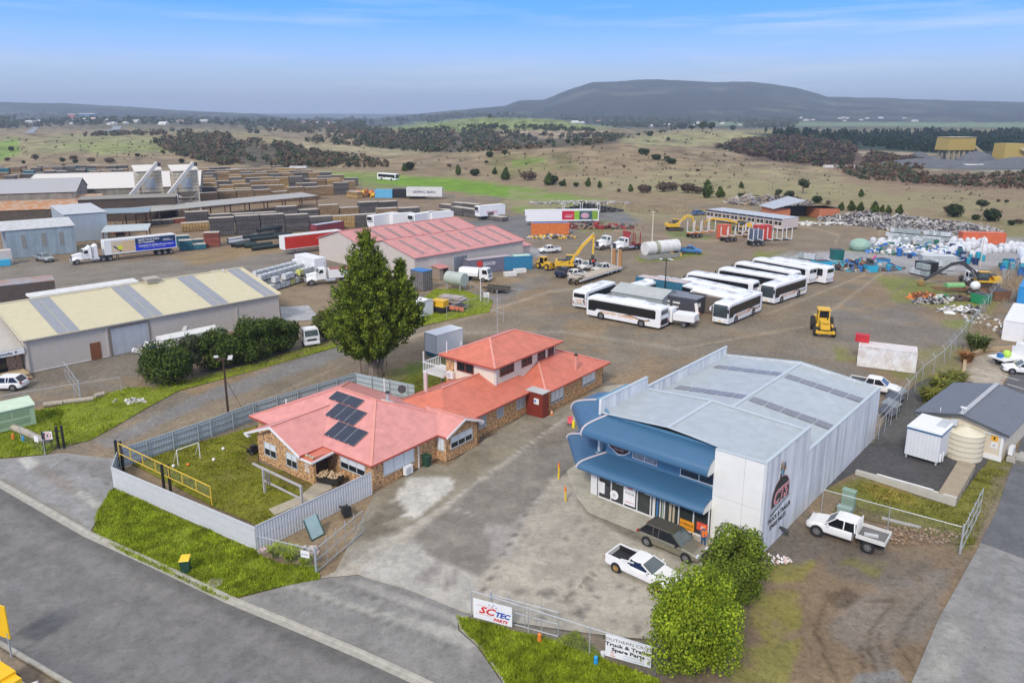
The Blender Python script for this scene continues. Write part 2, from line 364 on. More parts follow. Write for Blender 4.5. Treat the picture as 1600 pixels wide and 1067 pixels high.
GS = [
 ('p',[(-300,262),(-300,204),(300,204),(520,214),(620,236),(560,262)],TAN,3,1,.1),
 ('p',[(0,214),(240,208),(400,208),(440,220),(230,236),(0,246)],(.25,.26,.115),5,.7,.6),('p',[(100,228),(300,216),(330,232),(160,244)],(.23,.27,.09),5,.7,.7),
 ('p',[(-100,246),(26,216),(34,240),(-20,262)],BGRN,4,.7,.3),
 ('p',[(300,212),(400,220),(560,250),(600,262),(400,262),(290,240),(240,222)],BRUSH,3,.9,.45),
 ('p',[(400,200),(640,200),(620,226),(400,214)],TAND,3,.8,.4),
 ('p',[(430,215),(520,224),(640,232),(760,236),(600,244),(470,232)],(.31,.27,.16),3,.8,.3),
 ('p',[(470,264),(560,250),(700,240),(900,223),(1130,234),(1250,250),(1600,290),(2000,330),(2000,400),(1600,372),(1440,352),(1200,322),(960,318),(700,290)],TAN,4,1,.15),
 ('p',[(760,250),(880,240),(900,262),(780,275)],OLV,6,.7,.6),('p',[(800,250),(850,246),(855,256),(800,262)],BGRN,3,.6,.3),
 ('p',[(880,280),(1100,262),(1300,268),(1330,300),(1100,310),(920,300)],(.30,.26,.14),8,.6,.7),
 ('p',[(1000,290),(1200,280),(1400,300),(1600,318),(1500,340),(1200,318)],(.27,.25,.12),8,.6,.8),
 ('p',[(560,214),(700,206),(900,206),(1010,214),(900,232),(720,238),(600,232)],BRUSH,3,.9,.35),
 ('p',[(770,200),(930,203),(970,212),(880,218),(780,213)],(.36,.28,.20),3,.9,.2),
 ('p',[(600,200),(680,188),(760,183),(860,186),(960,200),(830,203),(640,206)],(.19,.24,.09),3,.9,.3),
 ('p',[(960,216),(1080,204),(1240,204),(1290,216),(1180,226),(1000,230)],(.30,.28,.14),3,.8,.3),
 ('p',[(1130,230),(1200,218),(1330,226),(1390,250),(1320,262),(1180,250)],(.10,.065,.05),3,.9,.3),
 ('p',[(1340,236),(1470,238),(1440,252),(1350,246)],(.33,.26,.18),3,1,.2),
 ('p',[(1160,208),(1340,214),(1620,206),(1620,246),(1450,240),(1300,232)],(.035,.055,.04),2,1,.1),
 ('p',[(1400,244),(1620,244),(1620,268),(1480,266),(1390,256)],(.16,.165,.175),3,1,.2),
 ('p',[(1400,262),(1620,266),(1620,276),(1480,272)],(.27,.28,.20),3,.8,.2),
 ('p',[(1290,262),(1400,262),(1620,272),(1620,300),(1440,292),(1340,276)],(.19,.125,.085),4,.85,.5),
 ('p',[(1000,196),(1600,200),(1640,196),(1640,192),(1000,190)],(.20,.27,.14),2,.8,.1),
 ('p',[(505,268),(700,278),(960,318),(1010,332),(960,338),(760,302),(560,292),(500,280)],(.17,.27,.045),6,.8,.45),
 ('p',[(590,276),(760,286),(860,306),(940,318),(900,322),(700,296),(590,284)],BGRN,4,.95,.3),
 ('p',[(800,300),(1000,322),(1180,330),(1200,344),(1000,348),(860,338),(780,318)],(.29,.26,.14),5,.7,.6),
 ('p',[(800,322),(900,330),(880,340),(800,334)],BGRN,4,.6,.5),
 ('p',[(1340,336),(1600,350),(1600,392),(1500,372),(1360,356)],OLV,6,.7,.7),
 ('p',[(-100,440),(-100,270),(480,270),(560,286),(600,300),(740,330),(740,372),(620,380),(520,400),(300,420)],(.235,.17,.115),6,.75,.4),
 ('p',[(0,395),(120,412),(300,400),(450,392),(520,400),(500,440),(420,430),(360,420),(200,440),(0,470),(-60,440)],(.215,.195,.165),5,.95,.3),
 ('p',[(270,402),(430,380),(450,395),(300,414)],(.27,.19,.095),4,.8,.3),
 ('p',[(0,460),(110,560),(260,540),(220,590),(100,600),(0,640)],GRAV,8,.9,.3),
 ('p',[(430,440),(520,450),(500,540),(440,470)],(.255,.20,.14),8,.6,.5),
 ('p',[(90,700),(350,610),(560,545),(700,500),(860,470),(860,500),(700,540),(560,590),(400,640),(180,730)],(.225,.185,.135),8,.8,.4),
 ('p',[(150,690),(340,606),(560,530),(700,482),(850,430),(860,442),(720,490),(580,545),(360,618),(170,700)],(.20,.20,.20),5,.8,.35),
 ('p',[(560,620),(640,640),(700,620),(690,560),(620,570)],(.17,.17,.055),8,.9,.4),
 ('p',[(540,590),(600,580),(620,620),(560,640)],(.145,.09,.05),6,.8,.5),
 ('p',[(640,575),(720,560),(720,640),(660,640)],(.13,.19,.03),8,.8,.5),
 ('p',[(820,440),(1000,520),(1300,540),(1320,440),(1100,370),(900,350)],(.205,.17,.125),20,.7,.4),
 ('p',[(900,340),(1200,350),(1300,330),(1310,420),(1100,400),(960,380)],(.235,.18,.12),15,.6,.5),
 ('p',[(1230,330),(1380,345),(1340,400),(1240,410),(1200,380)],(.23,.185,.13),10,.6,.5),
 ('p',[(1240,330),(1420,336),(1340,350),(1240,345)],OLV,5,.8,.6),
 ('p',[(720,345),(830,340),(960,330),(1010,345),(960,352),(900,362),(830,375),(740,370)],(.165,.165,.17),5,.9,.3),
 ('p',[(815,385),(860,390),(850,402),(812,396)],(.33,.33,.35),3,.9,.2),
 ('p',[(905,350),(950,342),(970,352),(940,364),(900,362)],OLV,4,.8,.5),
 ('p',[(995,398),(1090,392),(1100,400),(1030,410),(1000,408)],GRN2,4,.8,.5),
 ('p',[(1040,362),(1095,358),(1110,372),(1050,378)],(.13,.19,.05),4,.7,.5),
 ('p',[(1105,348),(1180,350),(1180,362),(1120,362)],OLV,4,.8,.5),
 ('p',[(1180,395),(1250,396),(1240,412),(1180,405)],GRN2,4,.7,.5),
 ('p',[(1320,388),(1400,384),(1400,400),(1330,404)],GRN2,4,.7,.5),
 ('p',[(1200,404),(1250,418),(1360,424),(1480,430),(1600,412),(1600,372),(1480,366),(1380,372),(1360,392),(1240,395)],(.34,.34,.36),4,.85,.25),
 ('p',[(1370,430),(1440,440),(1500,452),(1560,470),(1540,500),(1440,480),(1400,470)],(.19,.205,.055),7,.9,.45),
 ('p',[(1480,490),(1530,490),(1540,540),(1480,540)],TAND,6,.8,.6),
 ('p',[(1470,505),(1520,500),(1515,515),(1480,520)],GRN2,4,.6,.6),
 ('p',[(1280,480),(1460,490),(1520,540),(1440,560),(1300,540)],(.19,.175,.155),18,.8,.5),
 ('p',[(1050,520),(1280,530),(1360,600),(1200,560),(1000,560),(930,580),(940,540)],(.20,.18,.15),18,.7,.5),
 ('p',[(1300,540),(1340,545),(1350,560),(1310,558)],GRN2,5,.5,.7),
 ('p',[(1360,570),(1380,566),(1440,580),(1470,590),(1450,600),(1400,590)],(.16,.165,.05),4,.8,.5),
 ('p',[(1430,545),(1500,545),(1500,575),(1440,580)],OLV,5,.7,.6),
 ]+[(w_,[(x0,y0),((x0+x1)/2+bx,(y0+y1)/2+by),(x1,y1)],c_,w_*1.6,.5,.25) for w_,x0,y0,x1,y1,bx,by,c_ in ((1.6,560,560,860,455,0,-4,(.36,.30,.22)),(1.6,380,640,700,505,0,-5,(.35,.285,.20)),(1.5,200,700,560,560,0,-4,(.20,.165,.12)),(2.0,860,455,1240,395,20,12,(.34,.29,.215)),(1.6,900,470,1180,400,30,16,(.19,.155,.115)),(2.2,700,520,1060,545,0,-14,(.33,.29,.23)),(1.5,760,500,1000,420,20,6,(.19,.16,.125)),(2.2,1060,545,1400,410,40,30,(.35,.285,.20)),(1.6,1100,540,1420,440,60,20,(.19,.16,.12)),(1.6,1200,490,1380,350,60,10,(.37,.30,.21)),(1.4,1230,400,1330,345,40,0,(.20,.16,.12)),(2.4,1010,560,1330,590,20,-20,(.20,.165,.125)),(1.4,820,520,1130,530,0,10,(.21,.175,.135)),(1.3,1240,350,1300,400,40,-8,(.38,.31,.22)),(1.6,960,360,1240,370,0,12,(.34,.27,.19)),(1.6,60,455,420,430,0,-8,(.27,.245,.21)),(1.4,100,445,460,405,0,-3,(.17,.15,.125)))]+[
 ('p',[(1160,640),(1300,690),(1420,640),(1500,560),(1480,600),(1330,780),(1230,800)],GRAVD,5,.0,.2),
 ('p',[(1040,1067),(1180,860),(1280,800),(1500,860),(1530,860),(1430,1067)],(.20,.145,.093),14,.9,.35),
 ('p',[(1190,860),(1262,800),(1300,850),(1230,900)],GRAVD,8,.7,.5),
 ('p',[(1280,830),(1400,850),(1480,870),(1420,930),(1290,900)],(.155,.135,.115),14,.8,.4),
 ('p',[(1300,930),(1480,890),(1450,1000),(1380,1040),(1300,1000)],(.205,.185,.165),14,.7,.45),
 ('p',[(1180,930),(1250,925),(1245,980),(1205,1020),(1170,970)],MOSS,7,.6,.7),
 ('p',[(1150,1010),(1250,1000),(1230,1067),(1140,1067)],(.21,.20,.05),7,.8,.6),
 ('p',[(1190,880),(1270,880),(1260,910),(1190,905)],MOSS,6,.6,.7),('p',[(1340,860),(1400,880),(1370,900),(1310,880)],MOSS,5,.45,.8),
 ('p',[(1285,925),(1320,915),(1350,930),(1320,955),(1295,950)],MUD,5,.9,.4),
 (3,[(1290,940),(1275,985),(1295,1040),(1310,1067)],MUD,4,.7,.2),(3,[(1345,1010),(1352,1067)],MUD,4,.7,.2),(3,[(1358,1012),(1375,1067)],MUD,4,.7,.2),
 (3,[(1372,990),(1390,1060)],MUD,4,.6,.2),(3,[(1400,1000),(1430,1050)],MUD,5,.6,.2),(3,[(1352,940),(1400,935),(1360,985),(1355,1020)],MUD,4,.6,.3),(3,[(1480,905),(1430,950),(1395,1010)],(.13,.11,.09),5,.6,.3),
 (2.5,[(1470,920),(1420,965),(1385,1030)],(.13,.11,.09),4,.5,.3),(3,[(1320,900),(1400,905),(1450,880)],(.13,.11,.09),5,.5,.3),
 ('p',[(1340,1050),(1400,1045),(1420,1067),(1330,1067)],(.20,.20,.20),5,.9,.3),
 ('p',[(1440,880),(1260,800),(1300,790),(1500,850)],(.23,.18,.115),6,.6,.6),
 ('p',[(1290,765),(1345,745),(1490,790),(1560,690),(1590,725),(1520,860),(1490,860)],(.165,.16,.045),6,.95,.35),
 ('p',[(1350,755),(1420,762),(1430,785),(1370,780)],(.27,.20,.06),5,.8,.4),
 ('p',[(1560,735),(1585,725),(1530,850),(1510,860)],(.20,.165,.125),5,.8,.4),
 ('p',[(1300,790),(1340,790),(1500,855),(1490,870),(1400,845)],(.215,.15,.10),5,.8,.5),
]
def ground():
 rows = np.concatenate([np.linspace(-60,28,40), np.geomspace(28.3,150,290), np.geomspace(152,9800,330)[0:]])
 nx = 640; t = np.linspace(-1,1,nx); t = np.sign(t)*(np.abs(t)**1.08)
 YY = np.repeat(rows, nx); half = np.maximum(rows,75)*1.02 + 12
 XX = (half[:,None]*t[None,:]).ravel()
 ZZ = hgt(XX, YY)
 me = bpy.data.meshes.new('ground'); nv=len(XX); nr=len(rows)
 me.vertices.add(nv); me.vertices.foreach_set('co', np.stack([XX,YY,ZZ],1).ravel())
 i=np.arange(nr-1)[:,None]*nx+np.arange(nx-1)[None,:]; q=np.stack([i,i+1,i+nx+1,i+nx],-1).reshape(-1,4)
 nf=len(q); me.loops.add(nf*4); me.loops.foreach_set('vertex_index', q.ravel()); me.polygons.add(nf)
 me.polygons.foreach_set('loop_start', np.arange(nf)*4); me.polygons.foreach_set('loop_total', np.full(nf,4)); me.polygons.foreach_set('use_smooth', np.ones(nf,bool))
 me.update()
 base=np.empty((nv,3)); base[:]=DIRT
 n1=fbm(XX/14,YY/14,4,21)[:,None]; base = base*(.80+.40*n1)
 n3=fbm(XX/5,YY/5,4,41)[:,None]; g=np.clip((n3-.48)*7,0,1)*.8; base=base*(1-g)+np.array(GRAV)*g
 far=np.clip((YY-300)/80,0,1)[:,None]; n2=fbm(XX/60,YY/60,5,31)[:,None]
 fc=np.array((.235,.185,.112))*(.72+.5*n2)*(1-np.clip((n2-.47)*5,0,.7))+np.array((.15,.16,.07))*np.clip((n2-.47)*5,0,.7); base=base*(1-far)+fc*far
 vf=np.clip((YY-1500)/500,0,1)[:,None]; n5=fbm(XX/170,YY/170,5,77)[:,None]; bush=np.array((.035,.045,.04))*(.7+.6*n5)+np.array((.055,.055,.035))*np.clip((n5-.56)*6,0,1); base=base*(1-vf)+bush*vf
 C=paint(XX,YY,ZZ,base,GS)
 mfar=np.clip((YY-280)/200,0,1)*.75*(fbm(XX/9,YY/9,3,55)-.5)*2; C=C*(1+mfar[:,None])
 set_cover(me,C); me.materials.append(mat('ground_soil',kind='ground',rough=.95,var=.19,spec=.15))
 o=bpy.data.objects.new('ground',me); COL.objects.link(o); return tag(o,kind='structure',label='open ground of the industrial yard and the paddocks beyond')
GROUND=ground()
def wpoly(pts): return [G(a,b) for a,b in pts]
def sheet(name, pts, z, m, base, splats=(), grid=.6, world=None, thick=0):
 """a flat sheet of road or concrete cut to an outline, fine enough to carry painted stains"""
 P=world or wpoly(pts); bm=bmesh.new(); f=bm.faces.new([bm.verts.new((x,y,z)) for x,y in P])
 bmesh.ops.triangulate(bm,faces=[f])
 xs=[p[0] for p in P]; ys=[p[1] for p in P]
 if grid:
  for lo,hi,nrm in ((min(xs),max(xs),(1,0,0)),(min(ys),max(ys),(0,1,0))):
   k=lo+grid
   while k<hi:
    bmesh.ops.bisect_plane(bm,geom=bm.verts[:]+bm.edges[:]+bm.faces[:],plane_co=(k*nrm[0],k*nrm[1],0),plane_no=nrm); k+=grid
 for q in bm.faces:
  if q.normal.z<0: q.normal_flip()
 me=bpy.data.meshes.new(name); bm.to_mesh(me); bm.free(); n=len(me.vertices); co=np.empty(n*3); me.vertices.foreach_get('co',co); co=co.reshape(-1,3)
 C=paint(co[:,0],co[:,1],co[:,2],np.tile(np.array(base),(n,1))*(.85+.3*fbm(co[:,0]/3,co[:,1]/3,4,8)[:,None]),splats); set_cover(me,C); me.materials.append(m)
 o=bpy.data.objects.new(name,me); COL.objects.link(o); return tag(o,kind='structure')
def strip(name, pts, profile, m, kind='structure', parent=None, world=None):
 """profile (offset to the left, height) swept along a ground line"""
 P=[Vector(p) for p in (world or wpoly(pts))]; mb=MB(); rings=[]
 for i,p in enumerate(P):
  d=(P[min(i+1,len(P)-1)]-P[max(i-1,0)]).normalized(); n=Vector((-d.y,d.x)); rings.append([(p.x+n.x*o,p.y+n.y*o,h) for o,h in profile])
 mb.loft(rings); o=mb.build(name,m,parent); return tag(o,kind=kind) if kind else o
CONC=mat('concrete_paving',kind='sheet',rough=.8,var=.12); ASP=mat('asphalt_paving',kind='sheet',rough=.9,var=.09)
LC=(.40,.385,.345); WET=(.20,.18,.14); GC=(.225,.22,.205)
ROADE=[(-120,690),(0,763),(130,838),(250,893),(350,941),(450,982),(560,1029),(640,1066),(760,1125)]
ROADF=[(700,1400),(330,1180),(110,1067),(0,1004),(-150,915),(-400,780)]
sheet('road',ROADE+ROADF+[(-400,560)],.010,ASP,(.168,.16,.15),[
 (16,[(-50,790),(100,870),(350,985),(600,1100)],(.185,.175,.165),30,.8,.2),(14,[(-80,880),(150,960),(400,1080)],(.19,.185,.18),30,.8,.2),
 (10,[(0,768),(130,843),(350,946),(640,1072)],(.115,.108,.10),8,.8,.3),(18,[(-50,1000),(120,1050),(250,1150)],(.13,.128,.13),30,.8,.2)]+[(2.2,[(-80,790+o_),(130,870+o_*1.1),(350,970+o_*1.25),(640,1100+o_*1.4)],c_,5,.6,.35) for o_,c_ in ((0,(.22,.205,.185)),(22,(.12,.115,.105)),(45,(.215,.20,.18)),(70,(.125,.12,.112)),(95,(.21,.195,.18)),(120,(.13,.125,.118)))],grid=.6)
strip('kerb',ROADE,[(0,.015),(0,.03),(.35,.035),(.42,.10),(.60,.12),(.60,.0)],mat('kerb_concrete',(.36,.34,.29),.85,.22,2.0))
strip('kerb',[(-200,892),(0,1010),(110,1075),(330,1190)],[(0,.0),(0,.13),(.22,.13),(.34,.03),(.34,.0)],mat('kerb_concrete'))
sheet('verge_soil',[(-200,895),(0,1013),(110,1080),(330,1195),(0,1300),(-300,1100)],.006,mat('ground_soil'),(.20,.16,.115),grid=1.0)
sheet('driveway',[(-60,722),(22,716),(100,708),(168,716),(185,716),(190,770),(165,790),(140,832),(130,834),(0,759),(-120,688),(-90,690)],.022,CONC,(.27,.265,.255),[
 ('p',[(24,716),(44,712),(66,722),(45,733)],(.46,.45,.41),1.5,.95,.1),('p',[(120,762),(155,782),(160,790),(150,795),(110,766)],(.42,.41,.36),2,.9,.2),
 ('p',[(60,720),(100,745),(125,765),(110,775),(70,745),(50,732)],(.23,.20,.17),3,.8,.3),('p',[(90,715),(170,720),(180,750),(150,745)],(.20,.185,.17),5,.8,.4),
 ('p',[(0,754),(60,790),(130,830),(125,815),(60,775),(0,742)],(.22,.20,.165),3,.8,.3),(.8,[(95,712),(178,762)],(.10,.09,.08),1.2,.8,.05),(.8,[(60,718),(160,782)],(.15,.13,.11),1.2,.6,.05)],grid=.45)
COURT=[(500,903),(524,893),(584,773),(672,722),(700,729),(740,697),(822,649),(850,653),(942,604),(975,600),(1010,640),(1010,690),(920,700),(905,742),(935,800),(1040,850),(1130,880),(1110,930),(1040,1000),(965,995),(890,985),(800,972),(738,961),(560,898)]
st=[]
r2=random.Random(5)
sheet('courtyard',COURT,.018,CONC,(.375,.34,.28),[
 ('p',[(524,893),(690,792),(880,655),(940,640),(945,600),(820,650),(740,697),(672,722),(584,770)],(.25,.22,.165),1.5,.95,.08),
 ('p',[(590,780),(660,728),(705,740),(740,705),(800,700),(700,770),(640,800),(590,800)],(.22,.185,.13),5,.8,.45),
 ('p',[(640,745),(702,745),(712,760),(650,810),(598,800),(612,784)],(.53,.51,.46),1.6,.95,.3),
 ('p',[(560,820),(620,780),(636,800),(600,818),(630,830),(590,850),(555,840)],(.15,.128,.09),2,.9,.35),
 ('p',[(540,860),(620,830),(660,810),(600,860),(545,885)],(.36,.34,.29),5,.7,.4),
 ('p',[(600,880),(690,800),(880,658),(930,650),(905,700),(895,740),(868,745),(825,800),(780,875),(748,898),(700,880),(640,860)],(.168,.155,.132),5,.82,.35),
 ('p',[(830,670),(890,650),(900,690),(850,700)],(.17,.135,.10),6,.5,.5),
 ('p',[(560,895),(600,858),(640,846),(665,866),(700,880),(748,905),(736,958),(640,922)],(.41,.39,.35),2.5,.9,.35),
 ('p',[(640,838),(655,850),(668,866),(650,868),(636,852)],(.40,.38,.34),3,.8,.3),
 ('p',[(670,884),(700,865),(690,895),(670,910),(650,905)],(.235,.21,.19),4,.8,.4),('p',[(690,915),(720,880),(715,900),(700,925)],(.20,.175,.16),4,.7,.4),
 ('p',[(760,820),(800,815),(820,800),(800,870),(770,868)],(.36,.34,.31),4,.7,.6),
 ('p',[(905,742),(1004,835),(1010,850),(975,838),(930,812),(912,800),(905,778)],(.19,.165,.125),3,.95,.25),
 (1.1,[(824,800),(752,929)],(.12,.105,.09),1.2,.9,.03),(1.6,[(1004,838),(935,890),(840,970)],(.15,.125,.095),2,.9,.1),(.9,[(524,896),(690,792),(880,655)],(.42,.40,.36),1,.8,.03),(.9,[(822,801),(870,745)],(.40,.38,.35),1,.7,.03),
 (1.0,[(800,842),(930,878)],(.22,.20,.17),1.4,.6,.1),(.7,[(690,790),(730,800),(760,815)],(.40,.39,.36),1,.6,.2)]+
 [('p',[(x-a,y),(x-a*.3,y-b),(x+a*.8,y-b*.7),(x+a,y+b*.4),(x,y+b)],(.17,.155,.135),1.4,.8,.3) for x,y,a,b in
  [(912,952,9,8),(890,938,8,6),(905,960,10,9),(934,933,5,4),(985,940,8,3),(995,982,8,5),(958,975,5,7),(884,842,6,3),(915,828,4,2),(930,822,4,2),(890,912,6,4),(922,920,4,5),(868,832,4,2),(955,860,3,2),(905,815,4,2),(970,915,9,5),(990,922,10,4),(855,925,14,9),(810,925,10,6),(935,800,4,2),(1000,905,5,4),(760,912,6,3),(820,836,6,2),(875,878,4,2)]],grid=.40)
sheet('driveway',[(355,940),(448,915),(500,904),(560,899),(640,922),(738,962),(715,970),(716,985),(745,1010),(770,1045),(800,1090),(700,1100),(640,1064),(560,1027),(450,980)],.022,CONC,(.225,.215,.20),[
 ('p',[(448,915),(480,912),(520,930),(600,955),(740,1000),(735,1012),(600,965),(520,945)],(.34,.33,.29),2.5,.8,.4),
 ('p',[(518,902),(560,902),(640,925),(738,965),(715,985),(640,945)],(.215,.205,.185),3,.7,.3),
 ('p',[(530,905),(560,905),(735,968),(716,975)],(.36,.345,.31),2,.75,.45),
 ('p',[(640,965),(690,975),(760,1000),(735,1010),(680,995)],(.37,.355,.32),2.5,.75,.55),
 (.8,[(500,905),(640,952),(735,988)],(.13,.12,.10),1,.7,.05),(.8,[(448,917),(520,942),(640,985),(760,1035)],(.13,.12,.10),1,.7,.05),(.8,[(612,930),(548,1000)],(.14,.12,.10),1,.7,.03)],grid=.4)
strip('kerb',[(712,962),(720,985),(750,1012),(775,1048),(800,1090)],[(0,0),(0,.05),(.14,.05),(.14,0)],mat('kerb_concrete'))
sheet('footpath',[(885,737),(905,722),(936,746),(1125,812),(1160,850),(1130,872),(1004,836),(920,802),(900,776)],.05,mat('slab_concrete',kind='sheet',rough=.8,var=.05),(.42,.39,.31),grid=1)
sheet('road',[(1620,618),(1556,800),(1531,848),(1700,905),(1900,900),(1800,600)],.012,ASP,(.125,.128,.14),[(4,[(1600,640),(1545,790),(1530,846)],(.13,.12,.11),4,.5,.3)],grid=1.2)
sheet('driveway',[(1531,848),(1530,853),(1465,970),(1424,1067),(1390,1180),(1900,1180),(1900,980),(1700,907)],.020,CONC,(.235,.228,.215),[
 ('p',[(1460,1015),(1485,1020),(1480,1050),(1460,1045)],(.42,.41,.37),3,.9,.2),('p',[(1465,975),(1520,960),(1500,1067),(1425,1067)],(.30,.29,.26),8,.8,.3),
 (6,[(1560,860),(1530,960),(1500,1100)],(.25,.25,.255),12,.7,.2),(6,[(1590,880),(1580,1100)],(.26,.26,.265),14,.7,.2)],grid=.6)
sheet('path',[(1280,735),(1366,690),(1385,650),(1430,600),(1452,590),(1500,620),(1462,700),(1560,690),(1520,760),(1500,775),(1466,762),(1335,738),(1270,775),(1238,812),(1216,840),(1210,815)],.014,mat('ground_soil'),(.088,.087,.089),[('p',[(1370,690),(1420,620),(1450,600),(1460,640),(1400,700)],(.115,.11,.105),4,.8,.4)],grid=1.0)
sheet('path',[(1496,592),(1512,560),(1560,548),(1590,560),(1560,612),(1548,604)],.016,CONC,(.33,.28,.22),[('p',[(1512,590),(1522,572),(1570,580),(1560,604)],(.42,.37,.29),2,.8,.5),(1.2,[(1508,570),(1590,588)],(.30,.22,.16),1.5,.8,.1),(1.2,[(1515,582),(1580,598)],(.28,.20,.15),1.5,.8,.1)],grid=.6)
sheet('road',[(1562,612),(1585,575),(1600,540),(1720,560),(1760,640),(1620,622)],.016,ASP,(.105,.105,.112),grid=1.5)
mk=MB()
for a,b in (((1574,600),(1600,608)),((1570,588),(1592,594)),((1579,578),(1600,582))):
 p=Vector(G3(*a,.024)); q=Vector(G3(*b,.024)); d=(q-p).normalized(); n=Vector((-d.y,d.x,0))*.06; mk.face([p-n,q-n,q+n,p+n])
tag(mk.build('road_marking',mat('marking_paint',(.75,.75,.72),.7)),'white painted parking lines on the car park behind the office','road marking')
sheet('path',[(438,480),(482,477),(495,492),(490,500),(440,503)],.016,CONC,(.36,.36,.36),grid=1)
# ---------------- shared materials ----------------
BRICK=mat('brick_wall',(.66,.355,.12),.85,kind='brick',col2=(.40,.19,.065))
REDROOF=mat('red_roof_steel',(.58,.165,.105),.45,.15,kind='ribx',p=.25); REDROOFP=mat('pink_roof_steel',(.64,.27,.24),.45,.14,kind='ribx',p=.25)
REDTRIM=mat('red_trim',(.42,.085,.055),.5,.1); WHT=mat('white_paint',(.78,.78,.77),.45,.05); WHTD=mat('dirty_white',(.66,.65,.62),.6,.14); CREAM=mat('cream_board',(.70,.65,.53),.6,.05)
GLASS=mat('window_glass',(.018,.022,.027),.08,.3,kind='glass',spec=.7); GLASSB=mat('tinted_glass',(.012,.013,.016),.06,.3,kind='glass',spec=.6); WSCR=mat('windscreen_glass',(.08,.105,.11),.08,.3,kind='glass',spec=.8)
BLIND=mat('blind_cloth',(.66,.70,.72),.8,.04); ALU=mat('grey_frame',(.50,.52,.53),.45,.05); GALV=mat('galvanised_steel',(.48,.50,.52),.42,.14,metal=.35); DKST=mat('dark_steel',(.045,.045,.048),.6,.2); BLK=mat('black_paint',(.018,.018,.02),.5,.2)
TYRE=mat('tyre_rubber',(.022,.022,.023),.85,.2); RIM=mat('rim_metal',(.30,.30,.31),.35,.1,metal=.6); GOLD=mat('gold_rim',(.48,.31,.10),.4,.1,metal=.4)
YEL=mat('machine_yellow',(.70,.42,.03),.5,.16,2.5); RUST=mat('rusty_steel',(.18,.085,.045),.85,.3,3); TIMB=mat('weathered_board',(.30,.24,.17),.85,.2,3)
RED=mat('red_paint',(.60,.05,.03),.45,.1); ORG=mat('orange_paint',(.70,.20,.03),.5,.12); BLUE=mat('blue_paint',(.03,.17,.42),.5,.1); PANEL=mat('solar_cell',(.018,.024,.05),.12,.2,spec=.6)
def winset(parent, a, b, z0, z1, out, nm=2, blind=0.0, frame=ALU, glass=GLASS, pitch=0, label=None, curtain=False):
 """window on a wall between plan points a and b; out = outward unit vector"""
 a=Vector(a); b=Vector(b); o=Vector(out); d=(b-a).normalized(); W=(b-a).length
 def P(s,z,e): q=a+d*s+o*e; return (q.x,q.y,z)
 def slab(mb,s0,s1,za,zb,e0,e1):
  mb.hexa([P(s0,za,e1),P(s1,za,e1),P(s1,za,e0),P(s0,za,e0),P(s0,zb,e1),P(s1,zb,e1),P(s1,zb,e0),P(s0,zb,e0)])
 f=MB(); t=.06
 slab(f,-.02,W+.02,z0-.06,z0+.02,-.02,.075); slab(f,0,W,z1-t,z1,-.02,.055)
 for k in range(nm+1):
  s=(W-t)*k/nm; slab(f,s,s+t,z0+.02,z1-t,-.02,.055)
 fo=f.build('window',frame,parent)
 g=MB(); slab(g,t,W-t,z0+.02,z1-t,-.02,.012); g.build('pane',glass,fo)
 if blind:
  h=MB()
  for k in range(nm): s=(W-t)*k/nm+t; slab(h,s,s+(W-t)/nm-t,z1-t-(z1-z0-.1)*blind,z1-t,.014,.022)
  h.build('blind',BLIND,fo)
 if curtain:
  h=MB(); k=t+.05
  while k<W-t-.05: slab(h,k,k+.05,z0+.04,z1-t,.014,.024); k+=.11
  h.build('curtain',BLIND,fo)
 return fo
def wallbox(mb,x0,x1,y0,y1,z0,z1,m=0): mb.box(x0,x1,y0,y1,z0,z1,m)
